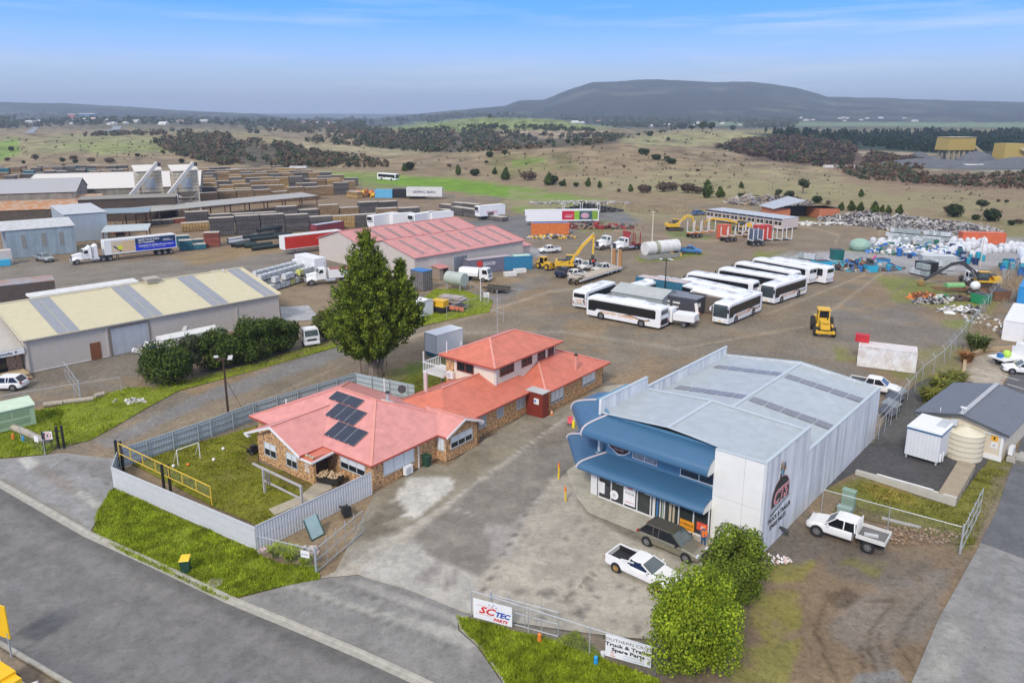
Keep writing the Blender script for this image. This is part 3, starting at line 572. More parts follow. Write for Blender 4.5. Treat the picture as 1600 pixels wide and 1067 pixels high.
# ---------------- brick house ----------------
def house():
 H=thing('brick_house','tan brick house with salmon red steel roof, solar panels and set-back upper storey','house',G(584,766),R(-38))
 K=.404; E0=2.45
 w=MB()
 w.box(-12.0,-4.5,-2.4,-2.15,0,2.4); w.box(-12.2,-11.95,-2.4,3,0,2.4); w.box(-6.0,-5.8,-2.15,0,0,2.4)
 w.ext([(-12.2,2.4),(-6.2,2.4),(-9.4,3.78)],-2.4,-2.2)
 w.box(-5.8,0,0.0,.22,0,2.4); w.box(-12.2,-5.8,0.0,.2,0,2.4); w.box(-15.8,-12.2,.02,.2,0,2.4); w.box(-15.8,-15.6,.2,11,0,2.4)
 w.box(-.2,0,.22,7.4,0,2.4)
 w.box(-.2,1.1,7.4,7.6,0,2.4); w.box(.9,1.1,7.6,11.8,0,2.4); w.ext([(7.4,2.4),(11.8,2.4),(9.6,3.32)],.9,1.1,axis='x')
 w.box(-.2,1.1,11.6,11.82,0,2.4); w.box(-.2,0,11.8,21.6,0,2.4); w.box(-.2,1.5,21.6,21.8,0,2.4); w.box(1.3,1.5,21.8,32.9,0,2.4); w.box(-8,1.5,32.7,32.9,0,2.4); w.box(-8.0,-7.8,10.8,32.8,0,2.4); w.box(-15.8,-8,10.8,11,0,2.4)
 w.box(-8.35,-7.3,17.7,18.0,0,5.3); w.box(-8.4,-8.2,17.8,28.4,0,5.3)
 w.build('wall',BRICK,H)
 uw=MB(); uw.box(-7.3,-1.9,17.8,18.0,2.4,5.38); uw.box(-2.1,-1.9,18,28.4,2.4,5.38); uw.box(-8.2,-1.9,28.2,28.4,2.4,5.38)
 uw.build('upper_wall',CREAM,H)
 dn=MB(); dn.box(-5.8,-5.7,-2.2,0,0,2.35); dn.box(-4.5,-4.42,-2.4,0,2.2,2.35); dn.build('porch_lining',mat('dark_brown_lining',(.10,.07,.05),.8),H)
 def slope(mb,pts,m=0): mb.face(pts,m)
 def hip(mb,u0,u1,v0,v1,z,k,along='u',m=0,g=(1,1)):
  if along=='u':
   h=(v1-v0)/2; a=u0+h*g[0]; b=u1-h*g[1]; c=(v0+v1)/2; zt=z+h*k
   mb.face([(u0,v0,z),(u1,v0,z),(b,c,zt),(a,c,zt)],m); mb.face([(u1,v0,z),(u1,v1,z),(b,c,zt)],m); mb.face([(u1,v1,z),(u0,v1,z),(a,c,zt),(b,c,zt)],m); mb.face([(u0,v1,z),(u0,v0,z),(a,c,zt)],m)
   return (a,c,zt),(b,c,zt)
  h=(u1-u0)/2; a=v0+h*g[0]; b=v1-h*g[1]; c=(u0+u1)/2; zt=z+h*k
  mb.face([(u0,v0,z),(u1,v0,z),(c,a,zt)],m); mb.face([(u1,v0,z),(u1,v1,z),(c,b,zt),(c,a,zt)],m); mb.face([(u1,v1,z),(u0,v1,z),(c,b,zt)],m); mb.face([(u0,v1,z),(u0,v0,z),(c,a,zt),(c,b,zt)],m)
  return (c,a,zt),(c,b,zt)
 r=MB(); cap=MB(); gut=MB()
 def ridge(p,q): cap.beam((p[0],p[1],p[2]+.03),(q[0],q[1],q[2]+.03),.20,.05)
 a,b=hip(r,-16.3,.4,-.5,11.3,E0,K); ridge(a,b); ridge(a,(-16.3,-.5,E0)); ridge(b,(.4,-.5,E0)); ridge(b,(.4,11.3,E0)); ridge(a,(-16.3,11.3,E0))
 zt=E0+3.85*K; vj=-.5+3.85
 r.face([(-13.3,-2.9,E0),(-9.45,-2.9,zt),(-9.45,vj,zt),(-13.3,-.5,E0)]); r.face([(-5.6,-2.9,E0),(-5.6,-.5,E0),(-9.45,vj,zt),(-9.45,-2.9,zt)]); ridge((-9.45,-2.9,zt),(-9.45,vj,zt))
 zb=E0+2.45*K; r.face([(1.45,7.15,E0),(1.45,9.6,zb),(-3.5,9.6,zb),(.4,7.15,E0)]); r.face([(1.45,12.05,E0),(.4,12.05,E0),(-3.5,9.6,zb),(1.45,9.6,zb)]); ridge((1.45,9.6,zb),(-2.0,9.6,zb))
 ro=r.build('roof',REDROOFP,H)
 r=MB()
 a,b=hip(r,-8.3,.45,8.0,24,E0,K,'v'); ridge(a,b)
 a,b=hip(r,-8.3,2.0,21.2,33.6,E0,K,'v'); ridge(a,b); ridge(a,(2.0,21.2,E0)); ridge(b,(2.0,33.6,E0)); ridge(a,(-3.9,18,4.2))
 a,b=hip(r,-8.9,-1.35,17.2,29.0,5.4,K,'v'); ridge(a,b); ridge(a,(-1.35,17.2,5.4)); ridge(b,(-1.35,29,5.4)); ridge(a,(-8.9,17.2,5.4))
 r.face([(-14.2,23.5,2.9),(-8.3,23.5,3.7),(-8.3,30.6,3.7),(-14.2,30.6,2.9)]); r.face([(-11.2,19.6,2.75),(-8.4,19.6,3.1),(-8.4,23.5,3.1),(-11.2,23.5,2.75)])
 r.face([(-5.95,-2.75,2.25),(-4.2,-2.75,2.25),(-4.2,-.2,2.42),(-5.95,-.2,2.42)])
 r.build('roof',REDROOF,H)
 cap.build('ridge_capping',mat('ridge_cap',(.70,.30,.24),.45,.06),H)
 g=MB()
 def gt(*P,z=E0):
  for i in range(len(P)-1): g.beam((*P[i],z-.07),(*P[i+1],z-.07),.11,.15)
 gt((-16.3,-.5),(-13.3,-.5)); gt((-5.6,-.5),(.4,-.5),(.4,7.15),(1.45,7.15)); gt((1.45,12.05),(.45,12.05),(.45,21.2),(2.0,21.2),(2.0,33.6),(-8.3,33.6),(-8.3,11.3),(-16.3,11.3),(-16.3,-.5))
 gt((-8.9,17.2),(-1.35,17.2),(-1.35,29),(-8.9,29),(-8.9,17.2),z=5.4); gt((-13.3,-.6),(-13.3,-2.9)); gt((-5.6,-2.9),(-5.6,-.5))
 g.build('gutter',REDTRIM,H)
 g=MB()
 g.beam((-13.35,-2.95,E0-.1),(-9.45,-2.95,zt-.08),.07,.2); g.beam((-5.55,-2.95,E0-.1),(-9.45,-2.95,zt-.08),.07,.2); g.beam((1.5,7.1,E0-.1),(1.5,9.6,zb-.08),.07,.16); g.beam((1.5,12.1,E0-.1),(1.5,9.6,zb-.08),.07,.16)
 g.beam((-5.95,-2.8,2.18),(-4.2,-2.8,2.18),.08,.16); g.beam((-4.15,-2.8,2.18),(-4.15,-.3,2.34),.08,.16); g.obox((-13.0,-2.8,E0-.2),(.5,.3,.2)); g.obox((1.25,12.0,E0-.22),(.4,.35,.25))
 g.box(-8.85,-1.4,17.25,17.8,5.25,5.3); g.box(-1.9,-1.4,17.8,28.9,5.25,5.3); g.box(-5.5,.35,-.45,0,E0-.14,E0-.1); g.box(0,.35,0,7.4,E0-.14,E0-.1)
 g.build('fascia',WHT,H)
 winset(H,(-11.2,-2.4),(-9.5,-2.4),.85,2.05,(0,-1),2,.5); winset(H,(-8.1,-2.4),(-6.6,-2.4),.75,2.0,(0,-1),2,.5)
 winset(H,(-4.0,0),(-.9,0),.9,2.15,(0,-1),3,.6); winset(H,(0,1.1),(0,4.6),.85,2.1,(1,0),3,1.0)
 winset(H,(.15,7.4),(.95,7.4),1.0,2.2,(0,-1),2,1.0); winset(H,(1.1,8.0),(1.1,10.9),1.0,2.1,(1,0),3,.55)
 winset(H,(0,12.5),(0,14.2),.9,2.15,(1,0),2,0,curtain=True); winset(H,(0,15.8),(0,16.8),1.05,2.15,(1,0),2,0,curtain=True); winset(H,(0,18.9),(0,20.2),.95,2.15,(1,0),2,0,curtain=True)
 winset(H,(1.5,22.7),(1.5,25.0),.7,2.15,(1,0),3,.9); winset(H,(1.5,28.6),(1.5,31.2),.85,2.15,(1,0),3,.9)
 winset(H,(-6.9,17.8),(-4.6,17.8),4.0,4.95,(0,-1),2,0,frame=mat('red_frame',(.30,.09,.06),.5));
 for v0,v1,n in ((18.6,20.9,3),(22.2,24.0,2),(25.0,26.4,2),(26.9,28.0,2)): winset(H,(-1.9,v0),(-1.9,v1),4.1,5.0,(1,0),n,0,frame=mat('red_frame'))
 bb=MB()
 for k in range(4):
  for j in range(2): MB().box(-5.6+j*.32,-5.4+j*.32,-2.43,-2.38,1.75-k*.28,1.93-k*.28).build('vent_block',WHTD,H)
 d=MB(); d.box(.02,2.05,20.5,20.62,0,2.55); d.box(1.93,2.05,20.62,21.6,0,2.55)
 dd=d.build('entry_screen',mat('dark_red_boards',(.20,.028,.015),.6,.15),H); q=MB(); q.box(-.05,2.15,20.4,21.7,2.56,2.64); q.build('entry_roof',ALU,H)
 q=MB(); q.box(1.0,1.6,20.46,20.5,1.35,1.95); sg=q.build('notice',WHT,H); q=MB(); q.cyl((1.17,20.455,1.68),(1.17,20.44,1.68),.13,n=12); q.build('emblem',BLUE,sg)
 def flue(u,v,z0,h,rr,m,cap_=BLK):
  q=MB(); q.cyl((u,v,z0),(u,v,z0+h),rr,n=10); f=q.build('flue',m,H,smooth=False); q=MB(); q.cyl((u,v,z0+h),(u,v,z0+h+.18),rr*1.15,n=10); q.build('cowl',cap_,f); return f
 flue(.95,28.1,2.7,1.75,.17,mat('ridge_cap')); f=flue(-5.2,6.6,4.4,.75,.16,GALV,DKST); q=MB(); q.obox((-5.2,6.6,4.42),(.9,.8,.08),0,0,rx=-.35); q.build('flashing',WHTD,f)
 flue(-6.1,12.4,3.4,1.9,.17,mat('pinkish_pipe',(.60,.48,.46),.5),WHTD)
 q=MB(); q.cyl((-8.4,11.4,2.5),(-8.4,11.4,3.3),.03,n=6); dsh=q.build('dish_mast',GALV,H); q=MB(); k=len(q.v)
 q.cyl((-8.4,11.38,3.4),(-8.25,11.2,3.46),.42,.38,n=14); q.build('satellite_dish',DKST,dsh)
 q=MB(); q.cyl((-8.6,26.5,2),(-8.6,26.5,10.6),.035,n=6); q.beam((-9.4,26.5,8.2),(-7.6,26.5,8.0),.05); q.cyl((-7.7,26.5,7.0),(-7.7,26.5,9.3),.02,n=5)
 for k in range(5): q.beam((-8.9,26.2+.0,8.5+k*.25),(-8.3,26.8,8.5+k*.25),.02)
 q.build('antenna',GALV,H)
 q=MB()
 for u,v,z,h in ((-8.2,17.7,5.5,1.3),(-7.9,19.6,6.0,.4),(-9.6,10.2,3.2,1.4),(-14.0,2.0,3.2,.7)): MB().cyl((u,v,z),(u,v,z+h),.05,n=8).build('vent_pipe',WHT,H)
 for b_ in ((.02,.10,5.05,5.15,.0,2.4),(-1.88,-1.8,17.9,18.0,3.3,5.3)): q=MB(); q.box(*b_); q.build('downpipe',WHT,H)
 q=MB(); q.box(-11.4,-8.4,17.3,20.2,2.85,3.05)
 fl=q.build('balcony_floor',WHTD,H); q=MB()
 for k in range(12): s=-11.35+k*.26; q.box(s,s+.05,17.33,17.38,3.05,4.0)
 for k in range(11): s=17.4+k*.26; q.box(-11.38,-11.33,s,s+.05,3.05,4.0)
 q.box(-11.4,-8.4,17.31,17.40,4.0,4.08); q.box(-11.4,-11.31,17.4,20.2,4.0,4.08); q.build('balcony_rail',WHT,fl)
 q=MB()
 for u,v in ((-11.3,17.4),(-11.3,20.1)): MB().box(u-.06,u+.06,v-.06,v+.06,0,2.85).build('balcony_post',WHTD,fl)
 q.box(-11.36,-11.24,17.34,17.46,4.08,5.2); q.build('balcony_post',WHTD,fl)
 def pan(u0,u1,v0,v1):
  def z(v): return E0+(v+.5)*K+.10
  q=MB(); q.hexa([(u0,v0,z(v0)-.04),(u1,v0,z(v0)-.04),(u1,v1,z(v1)-.04),(u0,v1,z(v1)-.04),(u0,v0,z(v0)),(u1,v0,z(v0)),(u1,v1,z(v1)),(u0,v1,z(v1))]); p=q.build('solar_panel',PANEL,H)
  q=MB()
  for uu in (u0+.01,u1-.03): q.hexa([(uu,v0,z(v0)-.03),(uu+.02,v0,z(v0)-.03),(uu+.02,v1,z(v1)-.03),(uu,v1,z(v1)-.03),(uu,v0,z(v0)+.006),(uu+.02,v0,z(v0)+.006),(uu+.02,v1,z(v1)+.006),(uu,v1,z(v1)+.006)])
  q.box((u0+u1)/2-.05,(u0+u1)/2+.05,v0-.04,v0+.04,z(v0)-.02,z(v0)+.02); q.build('panel_frame',GALV,p)
 for u in (-6.62,-5.33,-4.04): pan(u,u+1.26,.45,2.1)
 for u in (-8.65,-7.36,-6.07): pan(u,u+1.26,2.2,3.8)
 for u in (-10.2,-8.27): pan(u,u+1.9,3.9,4.9)
 return H
HOUSE=house()
def split_ac(parent,name,loc,rz,label=None):
 t=parent; q=MB(); q.box(-.42,.42,-.17,.17,0,.72); b=q.build(name,WHT,t,loc=loc,rz=rz); q=MB(); q.cyl((-.1,-.19,.38),(-.1,-.17,.38),.27,n=16); q.build('fan_grille',ALU,b); return b
split_ac(HOUSE,'heat_pump',(.28,3.6,.15),R(90)); b=split_ac(HOUSE,'heat_pump',(-7.55,17.5,3.0),0)
# ---------------- spare parts shop ----------------
def shop():
 T=thing('spare_parts_shop','white precast shop with blue curved double awning and pale steel roof','shop',G(1187,870),R(-41))
 CW=mat('precast_white',(.74,.745,.74),.7,.06,kind='streak',col2=(.50,.525,.55)); CWF=mat('front_panel_white',(.76,.755,.72),.7,.05); RF=mat('pale_blue_steel',(.40,.445,.465),.42,.10,kind='riby',p=.19)
 SB=mat('awning_blue',(.048,.135,.245),.42,.05,kind='ribx',p=.10); CB=mat('blue_weatherboard',(.11,.27,.42),.55,.06); PK=mat('awning_ridge_cap',(.56,.50,.50),.5,.05)
 w=MB()
 w.box(-.2,0,0,26.0,0,5.05); w.box(-.2,0,0,7.95,5.05,7.0)                         # right wall, taller over the front
 w.box(-15.3,-.2,25.8,26.0,0,5.0); w.ext([(-15.3,5.0),(-.2,5.0),(-7.5,5.9)],25.82,26.0)
 w.box(-15.35,-15.15,9.9,25.8,0,5.9); w.box(-14.2,-14.0,.9,8.0,0,7.6); w.box(-15.35,-.2,7.82,8.0,0,6.5)
 w.build('wall',CW,T)
 fw=MB(); fw.box(-3.7,-.2,0,.2,0,6.85); fo=fw.build('front_panel',CWF,T)
 j=MB(); j.box(-1.55,-1.52,-.004,0,0,6.8); j.box(-3.7,-.2,-.004,0,3.4,3.43); j.build('panel_joint',mat('joint_grey',(.5,.5,.48),.8),fo)
 r=MB(); r.face([(-14.0,.9,6.55),(-8.0,.9,7.0),(-8.0,7.9,7.0),(-14.0,7.9,6.55)]); r.face([(-8.0,.9,7.0),(-.2,.2,6.65),(-.2,7.9,6.65),(-8.0,7.9,7.0)])
 r.face([(-15.15,8,4.95),(-7.5,8,5.75),(-7.5,25.8,5.75),(-15.15,25.8,4.95)]); r.face([(-7.5,8,5.75),(-.2,8,4.95),(-.2,25.8,4.95),(-7.5,25.8,5.75)])
 r.build('roof',RF,T)
 c=MB(); c.beam((-8,.9,7.03),(-8,7.9,7.03),.3,.05); c.beam((-7.5,8,5.78),(-7.5,25.8,5.78),.3,.05)
 c.beam((-14.0,7.92,6.6),(-8,7.92,7.06),.28,.06); c.beam((-8,7.92,7.06),(-.2,7.92,6.7),.28,.06); c.beam((-3.75,.1,6.88),(0,.1,6.94),.26,.07); c.beam((-13.9,.88,6.6),(-8,.85,7.05),.16,.06); c.beam((-8,.85,7.05),(-3.75,.88,6.75),.16,.06)
 c.beam((-.10,0,7.03),(-.10,7.95,7.03),.26,.06); c.beam((-.10,7.95,5.08),(-.10,26,5.08),.26,.06); c.beam((-15.25,9.9,5.93),(-15.25,26,5.93),.28,.06); c.beam((-14.1,1.0,7.63),(-14.1,8.0,7.63),.26,.06); c.beam((-15.3,25.9,5.05),(-7.5,25.9,5.93),.2,.06); c.beam((-7.5,25.9,5.93),(-.1,25.9,5.05),.2,.06)
 c.build('capping',mat('pale_capping',(.47,.53,.56),.4,.04),T)
 for vv in (13.2,21.0):
  for k in range(10):
   u0=-14.3+k*1.4+ (0.15 if k>4 else 0); z=lambda u: 4.95+(15.15-abs(u+7.5)-7.5-.15)*0+ (.8*(1-abs(u+7.5)/7.65)) +.03
   q=MB(); q.face([(u0,vv,z(u0)),(u0+1.27,vv,z(u0+1.27)),(u0+1.27,vv+1.15,z(u0+1.27)),(u0,vv+1.15,z(u0))]); q.build('skylight',mat('skylight_sheet',(.20,.20,.225),.3,.15,kind='ribx',p=.19),T)
 f=MB(); f.box(-13.4,-3.7,1.0,1.2,2.9,6.6); f.hexa([(-13.4,1.0,2.9),(-13.4,1.2,2.9),(-15.8,3.2,2.9),(-15.9,3.1,2.9),(-13.4,1.0,6.7),(-13.4,1.2,6.7),(-15.8,3.2,6.7),(-15.9,3.1,6.7)]); f.box(-16.0,-15.8,3.2,7.9,2.9,6.6); fb=f.build('blue_cladding',CB,T)
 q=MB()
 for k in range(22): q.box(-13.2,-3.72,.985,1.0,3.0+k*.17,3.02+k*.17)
 q.build('lap_shadow_strip',mat('lap_shadow_blue',(.06,.17,.29),.6),fb)  # darker strips paint the shadow line under each board lap
 f=MB(); f.box(-3.75,-3.7,0,1.2,0,6.8); f.build('return_wall',CWF,T)
 q=MB(); q.box(-13.2,-3.75,1.02,1.12,.12,2.9); q.box(-13.2,-13.1,1.12,2.3,.12,2.9); gl=q.build('shop_glass',mat('shop_glass',(.035,.042,.04),.1,.4,kind='glass',spec=.6),T); gl.location.y=-1.3
 q=MB()
 for k in range(9): s=-13.2+k*1.178; q.box(s,s+.07,.93,1.02,.06,2.9)
 q.box(-13.2,-3.75,.93,1.02,.0,.12); q.build('glazing_bar',WHT,gl)
 q=MB(); q.box(-13.9,-13.3,.92,1.0,.1,2.85); q.build('white_panel',WHTD,gl)
 winset(T,(-11.0,1.0),(-8.8,1.0),3.65,5.2,(0,-1),2,0,frame=WHT,curtain=True); winset(T,(-6.85,1.0),(-3.78,1.0),3.55,5.2,(0,-1),2,0,frame=WHT)
 q=MB(); q.box(-14.2,-14.0,.6,1.0,0,3.2); q.build('corner_post',ALU,T)
 def poster(name,u,z0,wd,h,m,txt=(),tc=None):
  q=MB(); q.box(u,u+wd,.90,.925,z0,z0+h); p=q.build(name,m,T); p.location.y=-1.3
  for s,zz,sz,cm in txt: text('lettering',s,sz,cm,p,(u+wd/2,.893,zz),(R(90),0,0),'CENTER',sx=1.0)
  return p
 OR=mat('sign_orange',(.80,.33,.02),.5); DK=mat('sign_black',(.02,.02,.02),.5); RD=mat('sign_red',(.62,.03,.04),.5); BL=mat('sign_blue',(.02,.06,.38),.5)
 poster('window_poster',-10.75,.35,.98,1.75,WHT,[('FUCHS',1.25,.26,DK),('LUBRICANTS',.55,.14,RD)]); q=MB(); q.box(-10.5,-10.0,.885,.895,1.72,1.82); q.build('emblem',RD,gl)
 poster('window_poster',-13.1,.5,.55,.95,WHTD); poster('window_poster',-12.6,.45,.55,.85,DKST)
 q=MB(); q.cyl((-11.65,.88,.75),(-11.65,.925,.75),.38,n=18); q.build('round_poster',WHT,gl); q=MB(); q.cyl((-11.65,.87,.75),(-11.65,.88,.75),.16,n=14); q.build('round_emblem',ALU,gl)
 for u in (-11.6,-9.05,-6.75):
  q=MB(); q.ext([(u,1.95),(u+.62,1.85),(u+.5,2.15),(u+.3,2.05),(u+.2,2.25)],.89,.90); q.build('window_decal',RD,gl); q=MB(); q.box(u+.1,u+.75,.885,.895,1.78,1.86); q.build('decal_bar',WHT,gl)
 poster('oversize_sign',-5.95,.15,1.15,.75,OR,[('OVERSIZE',.50,.25,DK),('LOAD AHEAD',.24,.12,DK)])
 poster('red_box',-4.6,.55,.85,.6,mat('bright_red',(.72,.10,.05),.5),[('A',.68,.4,WHT)])
 for u,wd,m_ in ((-8.3,.22,WHTD),(-7.95,.12,BLUE),(-7.7,.1,WHTD),(-7.5,.12,mat('sage_green',(.30,.38,.30),.6)),(-6.9,.18,mat('tan_cloth',(.5,.42,.30),.8)),(-6.6,.16,mat('tan_cloth'))):
  q=MB(); q.box(u,u+wd,.98,1.01,.15,1.75); q.build('shelf_upright',m_,gl)
 def awn(zt,zb,depth,name):
  dz=zt-zb; prof=[(depth*a,zt-dz*b) for a,b in ((0,0),(.3,.14),(.6,.30),(.78,.43),(.88,.55),(.95,.70),(.99,.86),(1.0,1.0))]+[(depth*.97,zb-.1)]
  pc=[Vector((-3.72,.95)),Vector((-13.4,.95)),Vector((-15.9,3.1)),Vector((-15.9,5.6 if zt>5 else 4.2))]
  outn=[Vector((0,-1)),Vector((-.55,-1)),Vector((-1.2,-.15)),Vector((-1.15,0))]
  top=MB(); rings=[]
  for p,o in zip(pc,outn): rings.append([(p.x+o.x*a,p.y+o.y*a,z) for a,z in prof])
  for i in range(3):
   n=len(prof)
   for k in range(n-1): top.face([rings[i][k],rings[i+1][k],rings[i+1][k+1],rings[i][k+1]])
  a=top.build(name,SB,T,smooth=False)
  md=a.modifiers.new('thickness','SOLIDIFY'); md.thickness=.05; md.offset=-1
  q=MB(); q.face([rings[0][k] for k in range(len(prof))]+[(-3.72,.95,zb-.12)]); e=q.build('end_plate',CWF,a); md=e.modifiers.new('thickness','SOLIDIFY'); md.thickness=.04
  q=MB()
  for i in (1,2): q.tube([(x,y,z+.035) for x,y,z in rings[i]],.085,6)
  q.build('hip_capping',PK,a)
  return a
 awn(6.5,5.22,2.0,'upper_awning'); awn(3.3,2.45,2.3,'lower_awning')
 def dome(mb,v0,v1,z0,zt,x,n=16):
  c=(v0+v1)/2; a=(v1-v0)/2
  mb.face([(x,v1,z0)]+[(x,c+a*math.cos(math.pi*k/n),z0+.55+(zt-z0-.55)*math.sin(math.pi*k/n)) for k in range(n+1)]+[(x,v0,z0)])
 q=MB(); dome(q,1.2,4.5,3.0,5.0,.006); S=q.build('side_sign',mat('sign_pink',(.55,.30,.33),.5),T)
 q=MB(); dome(q,1.3,4.4,3.05,4.92,.010); q.build('sign_dome',DK,S)
 q=MB(); q.ext([(1.0,3.0),(4.6,3.2),(4.0,2.86),(1.15,2.55)],.004,.009,axis='x'); q.build('sign_base',mat('sign_grey',(.42,.45,.48),.5),S); q=MB(); q.ext([(1.0,2.42),(4.6,2.9),(4.6,2.98),(1.3,2.6)],.009,.012,axis='x'); q.build('sign_underline',DK,S)
 rt=(R(90),0,R(90))
 text('lettering','CTS',1.42,mat('sign_white2',(.8,.7,.7),.5),S,(.016,2.84,3.12),rt,'CENTER',shear=.25,bold=.05); text('lettering','CTS',1.42,mat('sign_red_soft',(.60,.10,.12),.5),S,(.022,2.84,3.12),rt,'CENTER',shear=.25,bold=.015)
 text('lettering','TRUCK & TRAILER',.50,DK,S,(.012,2.9,1.98),rt,'CENTER',bold=.014); text('lettering','SPARE PARTS',.50,DK,S,(.012,2.75,1.42),rt,'CENTER',bold=.014)
 q=MB(); rr=random.Random(3)
 for k in range(13): a=rr.uniform(0,6.28); cy=2.9+.45*rr.uniform(-1,1)*.8; cz=5.45+.5*rr.uniform(-1,1); s=.16+.14*rr.random(); q.face([(.012+.002*k,cy+s*math.cos(a+t*2.1),cz+1.5*s*math.sin(a+t*2.1)) for t in range(3)],k%4)
 q.build('animal_emblem',[mat('emblem_brown',(.20,.12,.06),.6),mat('emblem_dark',(.05,.04,.035),.6),mat('emblem_tan',(.45,.33,.18),.6),mat('emblem_blue',(.10,.35,.48),.6)],S)
 q=MB(); q.box(0,.25,3.2,3.35,.75,.9); q.obox((.45,3.2,.75),(.5,.35,.16),0,0,ry=.35); q.build('flood_light',DKST,T)
 q=MB(); q.ext([(-12.5,5.2),(-12.5,4.75),(-12.1,4.5),(-11.5,4.2),(-10.9,4.35),(-10.45,4.65),(-10.45,5.6),(-12.5,5.6)],.90,.98); e=q.build('facade_sign',WHT,T); e.location=(-.75,0,-.75)
 q=MB(); q.ext([(-12.4,5.15),(-12.4,4.8),(-12.0,4.57),(-11.5,4.3),(-10.95,4.43),(-10.55,4.72),(-10.55,5.55),(-12.4,5.55)],.885,.899); q.build('sign_face',mat('maroon_sign',(.10,.03,.02),.5),e)
 text('lettering','CTS',.55,mat('sign_copper',(.45,.16,.08),.5),e,(-11.5,.88,4.85),(R(90),0,0),'CENTER',shear=.2,bold=.02); text('lettering','SPARE PARTS',.16,WHT,e,(-11.45,.88,4.62),(R(90),0,0),'CENTER')
 q=MB(); q.cyl((-8.6,.6,4.0),(-8.6,.95,4.1),.05,n=6); q.build('wall_lamp',GALV,T)
 return T
SHOP=shop()
# ---------------- generic gabled shed ----------------
def shed(name,label,origin,ang,Lu,Wv,ze,zr,wallm,roofm,cat='shed',ridge=None,over=.25,capm=None,sky=0,skym=None,group=None):
 """origin = ground corner, u along the eaves, v into the depth, ridge along u"""
 T=thing(name,label,cat,origin,ang,group); rv=Wv/2 if ridge is None else ridge
 w=MB(); w.box(0,Lu,0,.15,0,ze); w.box(0,Lu,Wv-.15,Wv,0,ze); w.ext([(.15,0),(Wv-.15,0),(Wv-.15,ze),(rv,zr-.06),(.15,ze)],0,.15,axis='x'); w.ext([(.15,0),(Wv-.15,0),(Wv-.15,ze),(rv,zr-.06),(.15,ze)],Lu-.15,Lu,axis='x'); w.build('wall',wallm,T)
 r=MB(); o=over; zl=ze-(zr-ze)*o/rv+.05
 r.hexa([(-o,-o,zl-.04),(Lu+o,-o,zl-.04),(Lu+o,rv,zr),(-o,rv,zr),(-o,-o,zl),(Lu+o,-o,zl),(Lu+o,rv,zr+.04),(-o,rv,zr+.04)])
 zl2=ze-(zr-ze)*o/(Wv-rv)+.05
 r.hexa([(-o,rv,zr),(Lu+o,rv,zr),(Lu+o,Wv+o,zl2-.04),(-o,Wv+o,zl2-.04),(-o,rv,zr+.04),(Lu+o,rv,zr+.04),(Lu+o,Wv+o,zl2),(-o,Wv+o,zl2)]); ro=r.build('roof',roofm,T)
 c=MB(); c.beam((-o,rv,zr+.07),(Lu+o,rv,zr+.07),.4,.06); c.beam((-o,-o-.05,zl-.06),(Lu+o,-o-.05,zl-.06),.12,.14); c.beam((-o-.02,-o,zl+.02),(-o-.02,rv,zr+.06),.10,.14); c.beam((Lu+o+.02,-o,zl+.02),(Lu+o+.02,rv,zr+.06),.10,.14); c.beam((-o-.02,Wv+o,zl2+.02),(-o-.02,rv,zr+.06),.10,.14); c.beam((Lu+o+.02,Wv+o,zl2+.02),(Lu+o+.02,rv,zr+.06),.10,.14)
 c.build('capping',capm or roofm,T)
 return T
def slopez(ze,zr,rv,v,o=.25): return ze+.05+(zr-ze)*(v)/rv*1.0
FAWN=mat('fawn_steel_wall',(.50,.455,.405),.6,.05,kind='ribxy',p=.25); YROOF=mat('pale_yellow_roof',(.58,.52,.34),.5,.05,kind='ribx',p=.25); SKYL=mat('grey_skylight',(.27,.28,.31),.4,.08,kind='ribx',p=.25)
Y=shed('workshop_shed','long fawn workshop shed with pale yellow roof and grey skylight strips behind the hedge',G(44,583.5),R(46),32.6,22.5,4.1,6.35,FAWN,YROOF,'shed',11.25,capm=mat('yellow_cap',(.62,.56,.40),.5,.05))
for u0,u1 in ((3.6,6.0),(13.6,16.0),(22.6,25.0),(30.3,32.2)):
 q=MB(); z=lambda v: 4.12+(6.35-4.1)*v/11.25+.05
 for a,b in ((u0,(u0+u1)/2-.04),((u0+u1)/2+.04,u1)): q.face([(a,-.2,z(-.2)),(b,-.2,z(-.2)),(b,11.1,z(11.1)),(a,11.1,z(11.1))])
 q.build('skylight',SKYL,Y)
q=MB(); q.box(9.4,14.0,-.06,0,0,3.5); rd=q.build('roller_door',mat('roller_grey',(.42,.45,.49),.5,.08,kind='streak',col2=(.36,.38,.42)),Y); q=MB(); q.box(9.25,9.4,-.1,0,0,3.65); q.box(14,14.15,-.1,0,0,3.65); q.box(9.4,14,-.1,0,3.5,3.65); q.build('door_frame',mat('brown_trim',(.22,.16,.11),.6),rd)
q=MB(); q.box(6.9,8.1,-.05,0,0,2.15); q.build('door',mat('rust_door',(.20,.07,.03),.6,.15),Y)
for x_ in (.1,8.85,25.9): MB().box(x_,x_+.2,-.12,0,0,4.0).build('downpipe',FAWN,Y)
q=MB(); q.obox((19.0,10.9,6.55),(1.6,1.5,.5)); q.obox((19.0,10.9,6.9),(1.9,1.8,.2)); q.build('roof_ventilator',mat('tan_metal',(.42,.38,.30),.6),Y)
q=MB(); q.cyl((29.4,10.3,6.2),(29.4,10.3,6.8),.12,n=8); q.build('vent_pipe',WHTD,Y)
q=MB(); q.box(0,32.6,-.02,0,0,.14); q.build('base_flashing',WHTD,Y)
q=MB(); q.hexa([(4,11.5,6.45),(17.5,11.5,6.45),(17.5,13.6,6.45),(4,13.6,6.45),(4,11.5,6.6),(17.5,11.5,6.6),(17.5,13.6,6.75),(4,13.6,6.75)]); q.build('raised_ridge_roof',WHTD,Y)
